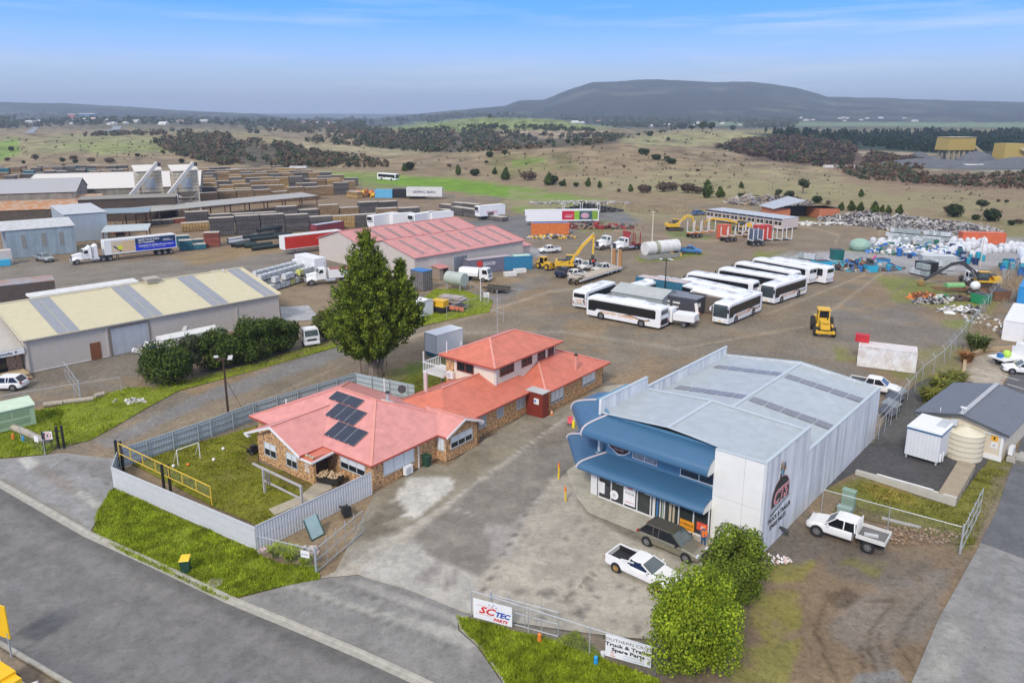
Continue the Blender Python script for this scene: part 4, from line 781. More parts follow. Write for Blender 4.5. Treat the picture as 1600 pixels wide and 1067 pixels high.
O=thing('brick_office','low brick office with white lettered fascia at the left end of the workshop shed','office',G(44,583.5),R(46))
q=MB(); q.box(-9,-.1,1.2,1.4,0,2.6); q.box(-.3,-.1,1.4,8,0,2.6); q.build('wall',mat('orange_brick',(.42,.24,.15),.85,kind='brick',col2=(.34,.19,.11)),O)
q=MB(); q.hexa([(-9,-.1,3.15),(-.05,-.1,3.15),(-.05,9,5.2),(-9,9,5.2),(-9,-.1,3.25),(-.05,-.1,3.25),(-.05,9,5.3),(-9,9,5.3)]); q.build('roof',mat('taupe_roof',(.46,.43,.39),.6,.08,kind='ribx',p=.25),O)
q=MB(); q.box(-9,-.05,-.2,-.1,2.55,3.15); fa=q.build('fascia',WHT,O); text('lettering','odyworks',.42,mat('sign_navy',(.02,.025,.05),.5),fa,(-1.3,-.215,2.72),(R(90),0,0),'RIGHT',bold=.01)
q=MB(); q.ext([(-1.0,2.76),(-.72,2.90),(-1.0,3.04)],-.216,-.205); q.build('arrow_mark',mat('sign_navy'),fa)
q=MB(); q.box(-8,-1.7,1.12,1.2,.3,2.35); q.build('window',GLASS,O)
q=MB(); q.box(-3.2,-.3,-2.0,.4,.45,.6); q.box(-.9,-.3,-.9,-.2,0,.15)
for k in range(4): q.box(-2.0,-.1,-2.4+k*.45,-2.05+k*.45,.08+.12*k,.16+.12*k)
q.build('timber_step',mat('pale_step',(.46,.34,.19),.8,.15),O)
WALLB=mat('beige_steel_wall',(.56,.50,.435),.6,.05,kind='ribxy',p=.25); PROOF=mat('faded_red_roof',(.56,.24,.22),.5,.15,kind='ribx',p=.3)
px0=G(647.5,402.9,4.4)
P1=shed('warehouse','nearer of two beige warehouses with faded red roof and dark skylight strips',px0,R(45),28.2,19,4.4,6.5,WALLB,PROOF,'warehouse',9.5,capm=PROOF)
d=Vector((math.cos(R(135)),math.sin(R(135))))
P2=shed('warehouse','farther of two beige warehouses with faded red roof, behind its twin',(px0[0]+d.x*15.2,px0[1]+d.y*15.2),R(45),31,17.5,4.3,6.6,WALLB,PROOF,'warehouse',9.5,capm=PROOF)
for T_,Lw,zr in ((P1,28.2,6.5),(P2,31,6.6)):
 for k in range(7):
  u=2.6+k*3.8; z=lambda v: 4.42+(zr-4.4)*v/9.5+.06
  if u>Lw-1: continue
  q=MB(); q.face([(u,.9,z(.9)),(u+.75,.9,z(.9)),(u+.75,8.4,z(8.4)),(u,8.4,z(8.4))]); q.build('skylight',mat('brown_skylight',(.26,.19,.18),.5,.1,kind='ribx',p=.3),T_)
q=MB(); q.box(9.4,12.6,-.05,0,.0,3.3); q.build('roller_door',mat('roller_dark',(.20,.23,.27),.5,.15,kind='streak',col2=(.14,.15,.17)),P1)
q=MB(); q.box(-.02,0,12,14.5,0,3); q.box(3.3,5.2,-.03,0,0,3.9); q.build('patch_panel',mat('light_panel',(.58,.55,.48),.6),P1)
AN=thing('lean_to_shed','small red roofed lean-to shed against the nearer warehouse','shed',px0,R(45)); q=MB(); q.box(4.0,4.1,-2.2,-.1,0,2.1); q.box(6.0,6.1,-2.2,-.1,0,2.1); q.box(4.1,4.9,-2.2,-2.1,0,2.1); q.build('wall',mat('brown_panel',(.30,.24,.19),.7),AN); q=MB(); q.obox((5.05,-1.2,2.3),(2.6,2.6,.08),rx=.12); q.build('roof',PROOF,AN)
q=MB(); q.box(28.6,32.5,2,9,0,2.6); AX=thing('side_shed','small beige shed with red roof at the end of the nearer warehouse','shed',px0,R(45)); q.build('wall',WALLB,AX); q=MB(); q.hexa([(28.3,1.7,2.6),(32.9,1.7,2.6),(32.9,9.2,3.6),(28.3,9.2,3.6),(28.3,1.7,2.7),(32.9,1.7,2.7),(32.9,9.2,3.7),(28.3,9.2,3.7)]); q.build('roof',PROOF,AX)
BLS=mat('faded_blue_steel',(.30,.37,.41),.55,.10,kind='streak',col2=(.235,.29,.32)); WR=mat('weathered_white_roof',(.56,.57,.57),.5,.12,kind='two',col2=(.46,.45,.42))
B1=thing('steel_shed','faded blue grey steel shed with tall louvre panels beside the parked silver ute','shed',G(15,405),R(38))
q=MB(); q.box(-.1,12.6,0,.15,0,5.9); q.box(-.1,.05,.15,10,0,5.9); q.box(12.45,12.6,.15,10,0,5.9); q.build('wall',BLS,B1); q=MB(); q.hexa([(-3.0,-.2,5.95),(12.9,-.2,5.95),(12.9,8,7.0),(-3.0,8,7.0),(-3,-.2,6.05),(12.9,-.2,6.05),(12.9,8,7.1),(-3,8,7.1)]); q.build('roof',WR,B1)
q=MB()
for u in (2.6,6.3,9.6): MB().box(u,u+.8,-.05,0,2.0,4.9).build('louvre',mat('louvre_grey',(.24,.24,.22),.7,.15),B1)
B2=thing('steel_shed','plain pale blue steel shed end standing behind the louvred shed','shed',G(160,367),R(38)); q=MB(); q.box(-9,0,-8.5,12,0,6.6); q.build('wall',mat('pale_blue_steel_wall',(.35,.41,.45),.55,.05,kind='streak',col2=(.32,.37,.42)),B2); q=MB(); q.hexa([(-9.2,-8.7,6.62),(.2,-8.7,6.62),(.2,12.2,6.9),(-9.2,12.2,6.9),(-9.2,-8.7,6.7),(.2,-8.7,6.7),(.2,12.2,7.0),(-9.2,12.2,7.0)]); q.build('roof',WR,B2)
BB=thing('tarp_shed','low pale pink panel shed with blue base at the left edge','shed',G(10,410),R(38)); q=MB(); q.box(-8,.9,-3.2,-.8,0,2.9); q.build('wall',mat('pale_pink_panel',(.56,.49,.44),.7,.06),BB); q=MB(); q.box(-3,.4,-4.4,-3.25,0,1.2); q.build('blue_skip',mat('sky_blue',(.05,.40,.60),.5),BB)
def bshed(name,label,o,ang,Lu,Wv,ze,zb,wm,rm,cat='shed',over=.2):
 T=thing(name,label,cat,o,R(ang)); q=MB(); q.ext([(0,0),(Wv,0),(Wv,zb),(0,ze)],0,Lu,axis='x'); q.build('wall',wm,T); q=MB(); a=over; q.hexa([(-a,-a,ze+.02),(Lu+a,-a,ze+.02),(Lu+a,Wv+a,zb+.02),(-a,Wv+a,zb+.02),(-a,-a,ze+.12),(Lu+a,-a,ze+.12),(Lu+a,Wv+a,zb+.12),(-a,Wv+a,zb+.12)]); q.build('roof',rm,T); return T
RSTR=mat('rusted_roof',(.45,.20,.08),.8,.15,.5,kind='two',col2=(.44,.34,.26)); GRYW=mat('old_grey_wall',(.27,.25,.21),.8,.2,kind='streak',col2=(.20,.18,.15)); CRW=mat('off_white_roof',(.66,.62,.57),.6,.05)
a_=G(80,346,0)
bshed('mill_shed','open sided shed with orange rusted iron roof',G(-75,352),20,36,12,3.4,6.2,mat('dark_timber_wall',(.10,.08,.06),.9,.3),RSTR)
bshed('mill_shed','small cream roofed shed between the rusted roof and the dark building',G(84,345),20,13.5,9,3.4,4.6,mat('pale_grey_wall',(.42,.40,.35),.8),CRW)
W1=shed('mill_building','large mill building with wide off-white roof and stained concrete walls',G(38,330),R(20),52,34,6.4,10.0,GRYW,CRW,'mill building',22,capm=CRW)
W2=shed('mill_building','grey roofed mill building at the far left edge',G(-210,352),R(20),52,20,7.6,10.6,GRYW,mat('mid_grey_roof',(.38,.38,.39),.6,.05),'mill building',12,capm=CRW)
D1=thing('dark_building','flat roofed dark brown building beside the conveyor towers','building',G(126,348),R(20)); q=MB(); q.box(0,25,0,10,0,6.3); q.build('wall',mat('dark_brown_block',(.085,.062,.048),.85,.15),D1); q=MB(); q.box(-.3,25.3,-.3,10.3,6.31,6.5); q.build('roof',mat('grey_brown_roof',(.27,.25,.21),.8),D1)
q=MB(); q.box(4.5,4.9,-.06,0,2.5,3.0); q.box(12.2,12.5,-.06,0,2.4,3.4); q.build('wall_vent',WHTD,D1)
def canopy(label,o,ang,Lu,Wv,z,m,posts=6):
 T=thing('canopy',label,'canopy',o,R(ang)); q=MB(); q.hexa([(0,0,z),(Lu,0,z),(Lu,Wv,z+.5),(0,Wv,z+.5),(0,0,z+.15),(Lu,0,z+.15),(Lu,Wv,z+.65),(0,Wv,z+.65)]); q.build('roof',m,T); q=MB()
 for k in range(posts):
  for v in (.3,Wv-.3): s=.4+(Lu-.8)*k/(posts-1); q.box(s-.12,s+.12,v-.12,v+.12,0,z)
 for k in range(posts-1): s=.4+(Lu-.8)*k/(posts-1); q.beam((s,.3,z-.5),(s+(Lu-.8)/(posts-1),.3,z-.1),.15)
 q.build('post',mat('brown_post',(.12,.06,.04),.8),T); return T
CGR=mat('canopy_grey',(.36,.355,.33),.7,.08)
ca_,cb_=Vector(G(212,354)),Vector(G(498,323)); cv_=cb_-ca_; canopy('long grey flat canopy roof running between the timber rows behind the blue trailer',(ca_.x,ca_.y),math.degrees(math.atan2(cv_.y,cv_.x)),cv_.length,9,3.5,CGR,10)
canopy('small blue grey canopy in front of the dark brown building',G(150,363),20,13,7,4.6,mat('canopy_blue',(.22,.28,.32),.6),3)
canopy('low white canopy behind the cab of the blue trailer truck',G(160,383),20,10,8,2.9,mat('canopy_white',(.45,.50,.50),.6),3)
def tower(label,px,py,k,group=None):
 T=thing('conveyor_tower',label,'silo tower',G(px,py),R(32)); q=MB(); CR=mat('aged_cream_steel',(.58,.53,.42),.65,.16,kind='streak',col2=(.46,.40,.29))
 q.box(-3.6,3.6,-3.2,3.2,6.2,12.6); q.hexa([(-1.3,-1.3,4.4),(1.3,-1.3,4.4),(1.3,1.3,4.4),(-1.3,1.3,4.4),(-3.4,-3,6.2),(3.4,-3,6.2),(3.4,3,6.2),(-3.4,3,6.2)]); b=q.build('hopper',CR,T)
 q=MB();
 for z in (7.2,8.2,9.2,10.2,11.2): q.box(-3.68,3.68,-3.28,3.28,z,z+.10)
 q.build('steel_band',mat('brown_band',(.33,.25,.17),.8),b)
 q=MB(); q.box(-1.4,1.4,-3.3,-3.24,7.4,10.6); q.build('grey_patch',mat('zinc_patch',(.38,.42,.46),.5),b)
 q=MB(); q.hexa([(-4,-3.6,12.62),(4,-3.6,12.62),(4,3.6,14.1),(-4,3.6,14.1),(-4,-3.6,12.75),(4,-3.6,12.75),(4,3.6,14.25),(-4,3.6,14.25)]); q.build('roof',CRW,b)
 q=MB()
 for x in (-3.4,3.4):
  for y in (-3,3): q.box(x-.2,x+.2,y-.2,y+.2,0,6.3)
 q.beam((-3.4,-3,0),(3.4,-3,6.2),.14); q.beam((3.4,-3,0),(3.4,3,6.2),.14); q.beam((3.4,3,3),(-3.4,3,3),.14); q.beam((-3.4,-3,3.2),(3.4,-3,3.2),.16); q.build('leg_frame',mat('leg_cream',(.55,.50,.42),.7,.1),T)
 q=MB(); q.beam((-10.8,-8.0,.6),(2.6,-3.9,15.2),.95,1.0); c=q.build('conveyor',mat('conveyor_grey',(.55,.53,.50),.6,.08),T); q=MB(); q.obox((2.9,-3.8,14.6),(1.2,1.2,1.2)); q.beam((-3,-5.7,0),(-3,-5.7,8.6),.2); q.build('drive_head',DKST,c)
 return T
tower('left of two cream hopper towers with slanting conveyor chute',237,330,0); tower('right of two cream hopper towers, white truck parked beneath',293,329,0)
OW=mat('cream_weatherboard',(.66,.58,.46),.65,.05); OG=mat('dark_grey_roof',(.135,.145,.165),.5,.06,kind='riby',p=.2)
oo=G(1565,722)
F1=thing('office_block','cream office cabin with dark grey gabled roof and tan water tank beside it','office',oo,R(134))
F1.rotation_euler.z=R(44.1)
q=MB(); q.box(0,10.6,.1,6.9,.0,2.65); q.ext([(.1,2.65),(6.9,2.65),(3.5,3.35)],0,10.6,axis='x'); q.build('wall',OW,F1)
q=MB(); o=.45
q.hexa([(-o,-.35,2.62),(11,-.35,2.62),(11,3.5,3.5),(-o,3.5,3.5),(-o,-.35,2.70),(11,-.35,2.70),(11,3.5,3.58),(-o,3.5,3.58)]); q.hexa([(-o,3.5,3.5),(11,3.5,3.5),(11,7.35,2.62),(-o,7.35,2.62),(-o,3.5,3.58),(11,3.5,3.58),(11,7.35,2.70),(-o,7.35,2.70)]); q.build('roof',mat('dark_grey_roof_x',(.135,.145,.165),.5,.06,kind='ribx',p=.2),F1)
q=MB(); q.beam((-o,3.5,3.62),(11,3.5,3.62),.4,.05); q.build('ridge_capping',mat('light_cap',(.42,.42,.43),.5),F1)
q=MB(); q.beam((-o-.03,-.35,2.62),(-o-.03,3.5,3.5),.05,.2); q.beam((-o-.03,7.35,2.62),(-o-.03,3.5,3.5),.05,.2); q.build('barge_board',mat('charcoal_trim',(.07,.08,.085),.5),F1)
q=MB(); q.beam((-.1,0,2.35),(-.1,7.2,2.35),.06,.10); q.box(-.06,0,.05,6.95,.0,.45); q.box(-.08,0,.1,.3,.4,2.6); q.beam((-.12,3.4,2.3),(-.4,3.9,1.9),.1,.1); q.build('white_trim',WHT,F1)
winset(F1,(0,3.1),(0,1.55),.95,2.1,(-1,0),2,0,frame=mat('green_frame',(.10,.15,.12),.5)); winset(F1,(0,6.5),(0,5.1),1.6,2.3,(-1,0),2,0,frame=mat('charcoal_trim'))
q=MB(); q.box(-.03,0,.55,1.05,1.75,2.25); sg=q.build('warning_sign',mat('sign_yellow',(.80,.40,.02),.5),F1); q=MB(); q.box(-.04,-.03,.73,.87,1.9,2.12); q.build('symbol',mat('sign_black'),sg)
q=MB(); q.box(-.03,0,.5,1.0,1.1,1.62); sg=q.build('notice',WHT,F1); q=MB(); q.cyl((-.03,.75,1.36),(-.045,.75,1.36),.13,n=12); q.build('symbol',ALU,sg)
split_ac(F1,'heat_pump',(1.3,-.35,.5),0); q=MB(); q.box(.5,2.2,-1.7,-.2,0,.4); q.box(.5,2.0,-1.8,-.9,0,.7); q.build('concrete_step',mat('slab_grey',(.40,.38,.33),.8),F1)
q=MB(); q.cyl((0,5.3,3.1),(0,5.3,3.6),.03,n=6); q.cyl((-.3,3.5,3.5),(-.3,3.5,4.3),.03,n=6); q.obox((-.3,3.4,4.2),(.3,.5,.05)); q.build('mast',WHT,F1)
# ---------------- wheels ----------------
def wheel(parent,x,y,r,wd,side,rim=RIM,name='wheel',dual=False):
 q=MB(); y0=y-wd/2; y1=y+wd/2; n=16
 q.cyl((0,-wd/2,0),(0,wd/2,0),r,n=n); w=q.build(name,TYRE,parent,loc=(x,y,r))
 q=MB(); e=side*(wd/2+.004); q.cyl((0,e-side*.03,0),(0,e,0),r*.62,n=14); q.cyl((0,e,0),(0,e+side*.03,0),r*.2,n=8); m=q.build('rim',rim,w)
 q=MB()
 for k in range(5):
  a=2*math.pi*k/5; q.obox((math.cos(a)*r*.40,e+side*.003,math.sin(a)*r*.40),(r*.16,.008,r*.16),ry=-a)
 q.build('rim_hole',BLK,w)
 return w
def ring(x,hw,z0,z1,b=.12,top=.85):
 """rounded body section, x fixed"""
 return [(x,-hw*.9,z0),(x,-hw,z0+b),(x,-hw,z0+(z1-z0)*.62),(x,-hw*.965,z1-b*.6),(x,-hw*top,z1),(x,hw*top,z1),(x,hw*.965,z1-b*.6),(x,hw,z0+(z1-z0)*.62),(x,hw,z0+b),(x,hw*.9,z0)]
def glow(parent,name,boxes,m):
 q=MB()
 for b in boxes: q.box(*b)
 return q.build(name,m,parent)
HLAMP=mat('lamp_glass',(.62,.64,.66),.15,.1,spec=.7); TLAMP=mat('tail_lamp',(.35,.015,.015),.2,.1)
def car(label,loc,rz,color,kind='wagon',group=None,cat='car',name='parked_car',L=4.7,W=1.84,Hh=1.55,rim=RIM,roofm=None,wr=.34,simple=False,tray=None):
 T=thing(name,label,cat,loc,rz,group); h=L/2; hw=W/2; zb=.26 if kind not in('tray','dual') else .42
 up=0 if kind not in('tray','dual') else .16
 bz=.95+up; nz=.80+up*1.1
 body=MB(); front=[(h,hw*.72,zb+.08,.58+up),(h-.10,hw*.86,zb,.68+up),(h-.45,hw*.97,zb,nz),(h-1.15,hw,zb,nz+.10),(h-1.45,hw,zb,bz)]
 if kind in('wagon','suv','sedan'): rear=[(-h+1.2,hw,zb,bz+.02),(-h+.35,hw*.97,zb,bz),(-h+.08,hw*.9,zb+.05,bz-.06),(-h,hw*.82,zb+.12,bz-.2)]
 elif kind=='dual' or kind=='well': rear=[(-h+1.75,hw,zb,bz+.03)]
 else: rear=[(-h+2.15,hw,zb,bz)]
 secs=front+rear; body.loft([ring(*s) for s in secs]); bo=body.build('body',color,T,smooth=False); bv=bo.modifiers.new('round','BEVEL'); bv.width=.045; bv.segments=2
 xa=h-1.30;
 if kind in('wagon','suv'): xs=(xa,xa-.85,-h+.75,-h+.18)
 elif kind=='sedan': xs=(xa,xa-.8,-h+1.45,-h+.75)
 elif kind=='dual': xs=(xa,xa-.75,-h+1.95,-h+1.70)
 elif kind=='well': xs=(xa-.05,xa-.95,xa-1.75,xa-2.0)
 else: xs=(xa,xa-.75,xa-1.95,xa-2.05)
 g=MB(); Hh=Hh+up
 def gr(x,hb,ht,z0,z1): return [(x,-hb,z0),(x,-ht,z1),(x,ht,z1),(x,hb,z0)]
 x0,x1,x2,x3=xs; zt=Hh
 P=[(x0,-hw*.93,bz-.02),(x0,hw*.93,bz-.02),(x3,hw*.93,bz),(x3,-hw*.93,bz)]; Q=[(x1,-hw*.74,zt-.04),(x1,hw*.74,zt-.04),(x2,hw*.74,zt-.04),(x2,-hw*.74,zt-.04)]
 g.face([P[0],P[1],Q[1],Q[0]],0); g.face([P[1],P[2],Q[2],Q[1]],1); g.face([P[2],P[3],Q[3],Q[2]],1); g.face([P[3],P[0],Q[0],Q[3]],1)
 g.build('window',[WSCR,GLASSB],T)
 r=MB(); xm=(x1+x2)/2
 r.loft([[(x1+.12,-hw*.70,zt-.075),(x1+.12,hw*.70,zt-.075),(x1+.12,hw*.66,zt-.05),(x1+.12,-hw*.66,zt-.05)],[(x1-.2,-hw*.77,zt-.06),(x1-.2,hw*.77,zt-.06),(x1-.2,hw*.68,zt),(x1-.2,-hw*.68,zt)],[(x2+.2,-hw*.77,zt-.06),(x2+.2,hw*.77,zt-.06),(x2+.2,hw*.68,zt),(x2+.2,-hw*.68,zt)],[(x2-.12,-hw*.72,zt-.08),(x2-.12,hw*.72,zt-.08),(x2-.12,hw*.66,zt-.045),(x2-.12,-hw*.66,zt-.045)]])
 for s in (-1,1):
  r.beam((x0+.02,s*hw*.935,bz-.02),(x1+.02,s*hw*.75,zt-.06),.09,.05); r.beam((x3-.02,s*hw*.935,bz),(x2-.02,s*hw*.75,zt-.06),.16 if kind in('wagon','suv') else .09,.05)
  if kind not in('well',): r.beam((xm+.05,s*hw*.94,bz),(xm+.05,s*hw*.755,zt-.06),.07,.04)
  if kind=='suv' or kind=='wagon': r.beam((x2+.62,s*hw*.94,bz),(x2+.55,s*hw*.755,zt-.06),.07,.04)
 r.build('roof',roofm or color,T)
 if not simple:
  glow(T,'headlight',[(h-.22,h-.06,-hw*.86,-hw*.5,.58+up,.72+up)],HLAMP); glow(T,'headlight',[(h-.22,h-.06,hw*.5,hw*.86,.58+up,.72+up)],HLAMP)
  glow(T,'grille',[(h-.05,h+.015,-hw*.48,hw*.48,.48+up,.64+up)],BLK)
  if kind in('wagon','suv','sedan'):
   for s in(-1,1): glow(T,'tail_light',[(-h-.0,-h+.16,min(s*hw*.62,s*hw*.92),max(s*hw*.62,s*hw*.92),.78,.92)],TLAMP)
  for s in(-1,1): q=MB(); q.obox((x0-.28,s*(hw+.09),bz+.06),(.10,.20,.14)); q.build('mirror',BLK if kind=='wagon' else color,T)
 wx=(h-.86,-h+.92 if kind in('wagon','suv','sedan','well') else -h+1.05)
 for x in wx:
  for s in(-1,1):
   y=s*(hw-.02); q=MB(); q.cyl((x,min(y,y+s*.03),wr),(x,max(y,y+s*.03),wr),wr+.07,n=16); q.build('arch_gap_shade',BLK,T)  # black disc paints the shaded gap round the wheel; tray arches are black
 for x in wx:
  for s in(-1,1): wheel(T,x,s*(hw-.08),wr,.24,s,rim)
 if kind=='well':      # car based ute with an open tub
  q=MB(); a=-h+1.95; z=bz
  q.loft([ring(-h+1.9,hw,zb,.62),ring(-h+.1,hw*.95,zb,.60),ring(-h,hw*.85,zb+.1,.5)]);
  for s in(-1,1): q.hexa([(-h+.05,s*hw*.93-.05,.5),(a,s*hw*.97-.05,.5),(a,s*hw*.97+.02*s+.05,.5),(-h+.05,s*hw*.93+.05,.5),(-h+.02,s*hw*.88-.07,z+.04),(a,s*hw*.88-.07,z+.05),(a,s*hw*.88+.07,z+.05),(-h+.02,s*hw*.88+.07,z+.04)])
  q.hexa([(-h-.02,-hw*.9,.45),(-h+.1,-hw*.9,.45),(-h+.1,hw*.9,.45),(-h-.02,hw*.9,.45),(-h,-hw*.88,z+.04),(-h+.1,-hw*.88,z+.04),(-h+.1,hw*.88,z+.04),(-h,hw*.88,z+.04)])
  tb=q.build('tub',color,T); q=MB(); q.box(-h+.1,a+.15,-hw*.80,hw*.80,.60,.66); q.box(a+.05,a+.12,-hw*.85,hw*.85,.66,z+.02)
  q.box(-h+.1,a+.1,-hw*.83,-hw*.79,.62,z); q.box(-h+.1,a+.1,hw*.79,hw*.83,.62,z); q.build('tub_liner',BLK,tb)
  q=MB()
  for s in(-1,1): q.beam((a+.25,s*hw*.80,zt-.18),(a-.75,s*hw*.86,z+.10),.10,.07)
  q.build('sail_panel',color,tb)
  for s in(-1,1): glow(tb,'tail_light',[(-h-.03,-h+.18,min(s*hw*.80,s*hw*.93),max(s*hw*.80,s*hw*.93),.62,.85)],TLAMP)
 if kind=='dual':
  q=MB(); q.loft([ring(-h+1.7,hw,zb,.85),ring(-h,hw*.96,zb+.1,.85)]); tb=q.build('tub',color,T); q=MB()
  for s in(-1,1): q.box(-h,-h+1.68,min(s*hw*.86,s*hw*.97),max(s*hw*.86,s*hw*.97),.8,bz+.08)
  q.box(-h,-h+.07,-hw*.9,hw*.9,.8,bz+.08); q.build('tub_side',color,tb); q=MB(); q.box(-h+.08,-h+1.6,-hw*.84,hw*.84,bz-.05,bz+.02); q.build('tonneau',tray or DKST,tb)
 if kind=='tray':
  q=MB(); a=xs[3]-.12; q.box(-h,a,-hw*1.0,hw*1.0,.88,.94); q.box(-h+.3,a-.1,-.45,-.3,.6,.88); q.box(-h+.3,a-.1,.3,.45,.6,.88)
  tb=q.build('tray_floor',tray or mat('grey_tray',(.16,.15,.15),.7),T); q=MB()
  for s in(-1,1): q.box(-h,a,s*hw*1.0-.03,s*hw*1.0+.03,.86,1.16)
  q.box(-h-.03,-h+.03,-hw,hw,.86,1.16); q.box(a-.04,a+.02,-hw,hw,.86,1.0); q.build('tray_side',ALU if color!=WHT else WHTD,tb)
  q=MB();
  for y in(-hw*.85,hw*.85): q.box(a-.03,a+.03,y-.03,y+.03,1.0,zt+.05)
  q.box(a-.03,a+.03,-hw*.85,hw*.85,zt,zt+.06)
  for k in range(4): q.box(a-.02,a+.02,-hw*.85,hw*.85,1.15+k*.15,1.18+k*.15)
  q.build('headboard',WHT,tb); q=MB(); q.obox((-h+1.05,.2,1.02),(.9,.32,.12),.25); q.build('tool_box',ALU,tb)
  q=MB(); q.box(-h+.1,a,-.5,.5,.45,.62); q.build('chassis',BLK,T)
 return T
# ---------------- bus ----------------
BUSW=mat('bus_white',(.80,.80,.80),.3,.03); SWB=mat('stripe_navy',(.02,.03,.13),.4,.05); SWO=mat('stripe_gold',(.72,.40,.05),.4,.05); BTXT=mat('bus_lettering',(.62,.27,.10),.5,.05)
def bus(label,loc,rz,L=12.3,group='white coaches and buses parked in the gravel yard',h=3.25,stripe=True,txt='PARTY COACHES',style=0,rear_open=False,low=0):
 T=thing('parked_bus',label,'bus',loc,rz,group); a=L/2; W=1.25; zb=.32; zt=h-low
 def rg(x,w,z0,z1,b=.22): return [(x,-w,z0),(x,-w,z1-b),(x,-w+.06,z1-b*.45),(x,-w+.24,z1-.03),(x,-.4,z1),(x,.4,z1),(x,w-.24,z1-.03),(x,w-.06,z1-b*.45),(x,w,z1-b),(x,w,z0)]
 q=MB(); q.loft([rg(a,W*.93,zb+.1,zt-.55),rg(a-.12,W*.98,zb,zt-.25),rg(a-.5,W,zb,zt-.04),rg(a-1.2,W,zb,zt),rg(-a+1.0,W,zb,zt),rg(-a+.2,W,zb,zt-.05),rg(-a,W*.96,zb+.12,zt-.25)]); b=q.build('body',BUSW,T,smooth=False)
 z0,z1=1.45,zt-.52
 for s in(-1,1):
  y=s*(W+.008); q=MB(); q.face([(a-.35,y,z0-.35),(a-.35,y,z1-.1),(a-1.1,y,z1+.02),(-a+.95,y,z1+.02),(-a+.75,y,z1-.12),(-a+.75,y,z0+.12),(-a+.95,y,z0),(a-1.9,y,z0),(a-1.5,y,z0-.35)][::s])
  sw=q.build('side_window',GLASSB,T)
  if style>=1:
   q=MB()
   k=a-2.2
   while k>-a+1.3: q.box(k-.03,k+.03,min(y,y+s*.012),max(y,y+s*.012),z0+.02,z1); k-=1.45
   q.box(-a+1,a-1.5,min(y,y+s*.01),max(y,y+s*.01),z0+(z1-z0)*.6,z0+(z1-z0)*.6+.03)
   q.build('window_bar',BLK if style==1 else ALU,sw)
  if stripe:
   y2=s*(W+.010); f=-1; pts=[(a-6.4+ f*k*.42*1.0, 1.05+.18*math.sin(k*.62)) for k in range(11)]
   q=MB()
   for m_,dz,wd,i0,i1 in ((0,.08,.13,0,10),(1,-.10,.12,1,11)):
    for k in range(i0,min(i1,len(pts)-1)):
     (x1,c1),(x2,c2)=pts[k],pts[k+1]; dd=dz*(1 if m_==0 else .6)
     q.face([(x1,y2,c1+dd),(x2,y2,c2+dd),(x2,y2,c2+dd+wd),(x1,y2,c1+dd+wd)],m_)
   x,c=pts[-1]; q.face([(x-.25,y2,c+.10),(x+.1,y2,c+.28),(x+.12,y2,c-.02)],0); q.build('stripe',[SWB,SWO],b)
   if txt: text('lettering',txt,.58,BTXT if style!=2 else SWO,b,(a-2.4 if s>0 else a-7.9, s*(W+.014),.92),(R(90),0,R(180) if s>0 else 0),'LEFT',shear=.3,bold=.012)
 q=MB(); q.face([(a+.02,-W*.88,1.15),(a+.02,W*.88,1.15),(a+.02,W*.88,zt-.60),(a+.02,-W*.88,zt-.60)]); q.face([(a+.02,-W*.88,zt-.60),(a+.02,W*.88,zt-.60),(a-.105,W*.86,zt-.27),(a-.105,-W*.86,zt-.27)]); q.build('windscreen',mat('coach_windscreen',(.04,.055,.06),.08,.3,kind='glass',spec=.8),T)
 q=MB(); q.box(a+.01,a+.03,-W*.8,-W*.5,.62,.82); q.build('headlight',HLAMP,T); q=MB(); q.box(a+.01,a+.03,W*.5,W*.8,.62,.82); q.build('headlight',HLAMP,T)
 q=MB(); q.box(a+.012,a+.02,-.28,.28,.52,.64); q.build('number_plate',SWO,T)
 q=MB(); q.box(-a-.012,-a+.06,-W*.8,W*.8,zt-1.15,zt-.5); q.build('rear_window',GLASSB,T)
 q=MB(); q.box(-a-.03,-a+.01,-W*.72,W*.72,.65,1.5 if rear_open else 1.1); q.build('engine_grille',BLK if rear_open else ALU,T)
 for s in(-1,1): q=MB(); q.box(-a-.02,-a+.03,min(s*.98,s*1.12),max(s*.98,s*1.12),.75,1.25); q.build('tail_light',TLAMP,T)
 for xx,ll in ((a-3.2,.9),(-.4,.9),(-a+2.0,.8)):
  q=MB(); q.box(xx-ll/2,xx+ll/2,-.42,.42,zt-.01,zt+.07); q.build('roof_hatch',mat('hatch_grey',(.50,.51,.52),.5),T)
 if style!=1:
  q=MB(); q.loft([rg(.5,.82,zt-.05,zt+.19,.1),rg(.2,.85,zt-.05,zt+.24,.1),rg(-2.6,.85,zt-.05,zt+.24,.1),rg(-3,.8,zt-.05,zt+.16,.1)]); q.build('air_conditioner',BUSW,T)
 for s in(-1,1): q=MB(); q.beam((a-.1,s*W*.95,zt-.45),(a+.35,s*(W+.12),zt-.65),.05); q.obox((a+.36,s*(W+.14),zt-.95),(.12,.22,.5)); q.build('mirror',BLK if s>0 else BUSW,T)
 for x in (a-2.6,-a+3.0):
  for s in(-1,1): q=MB(); q.cyl((x,s*(W-.02),.5),(x,s*(W+.012),.5),.62,n=18); q.build('arch_gap_shade',BLK,T)  # black discs stand in for the shade inside the wheel openings
  for s in(-1,1): wheel(T,x,s*(W-.12),.5,.28,s)
 return T
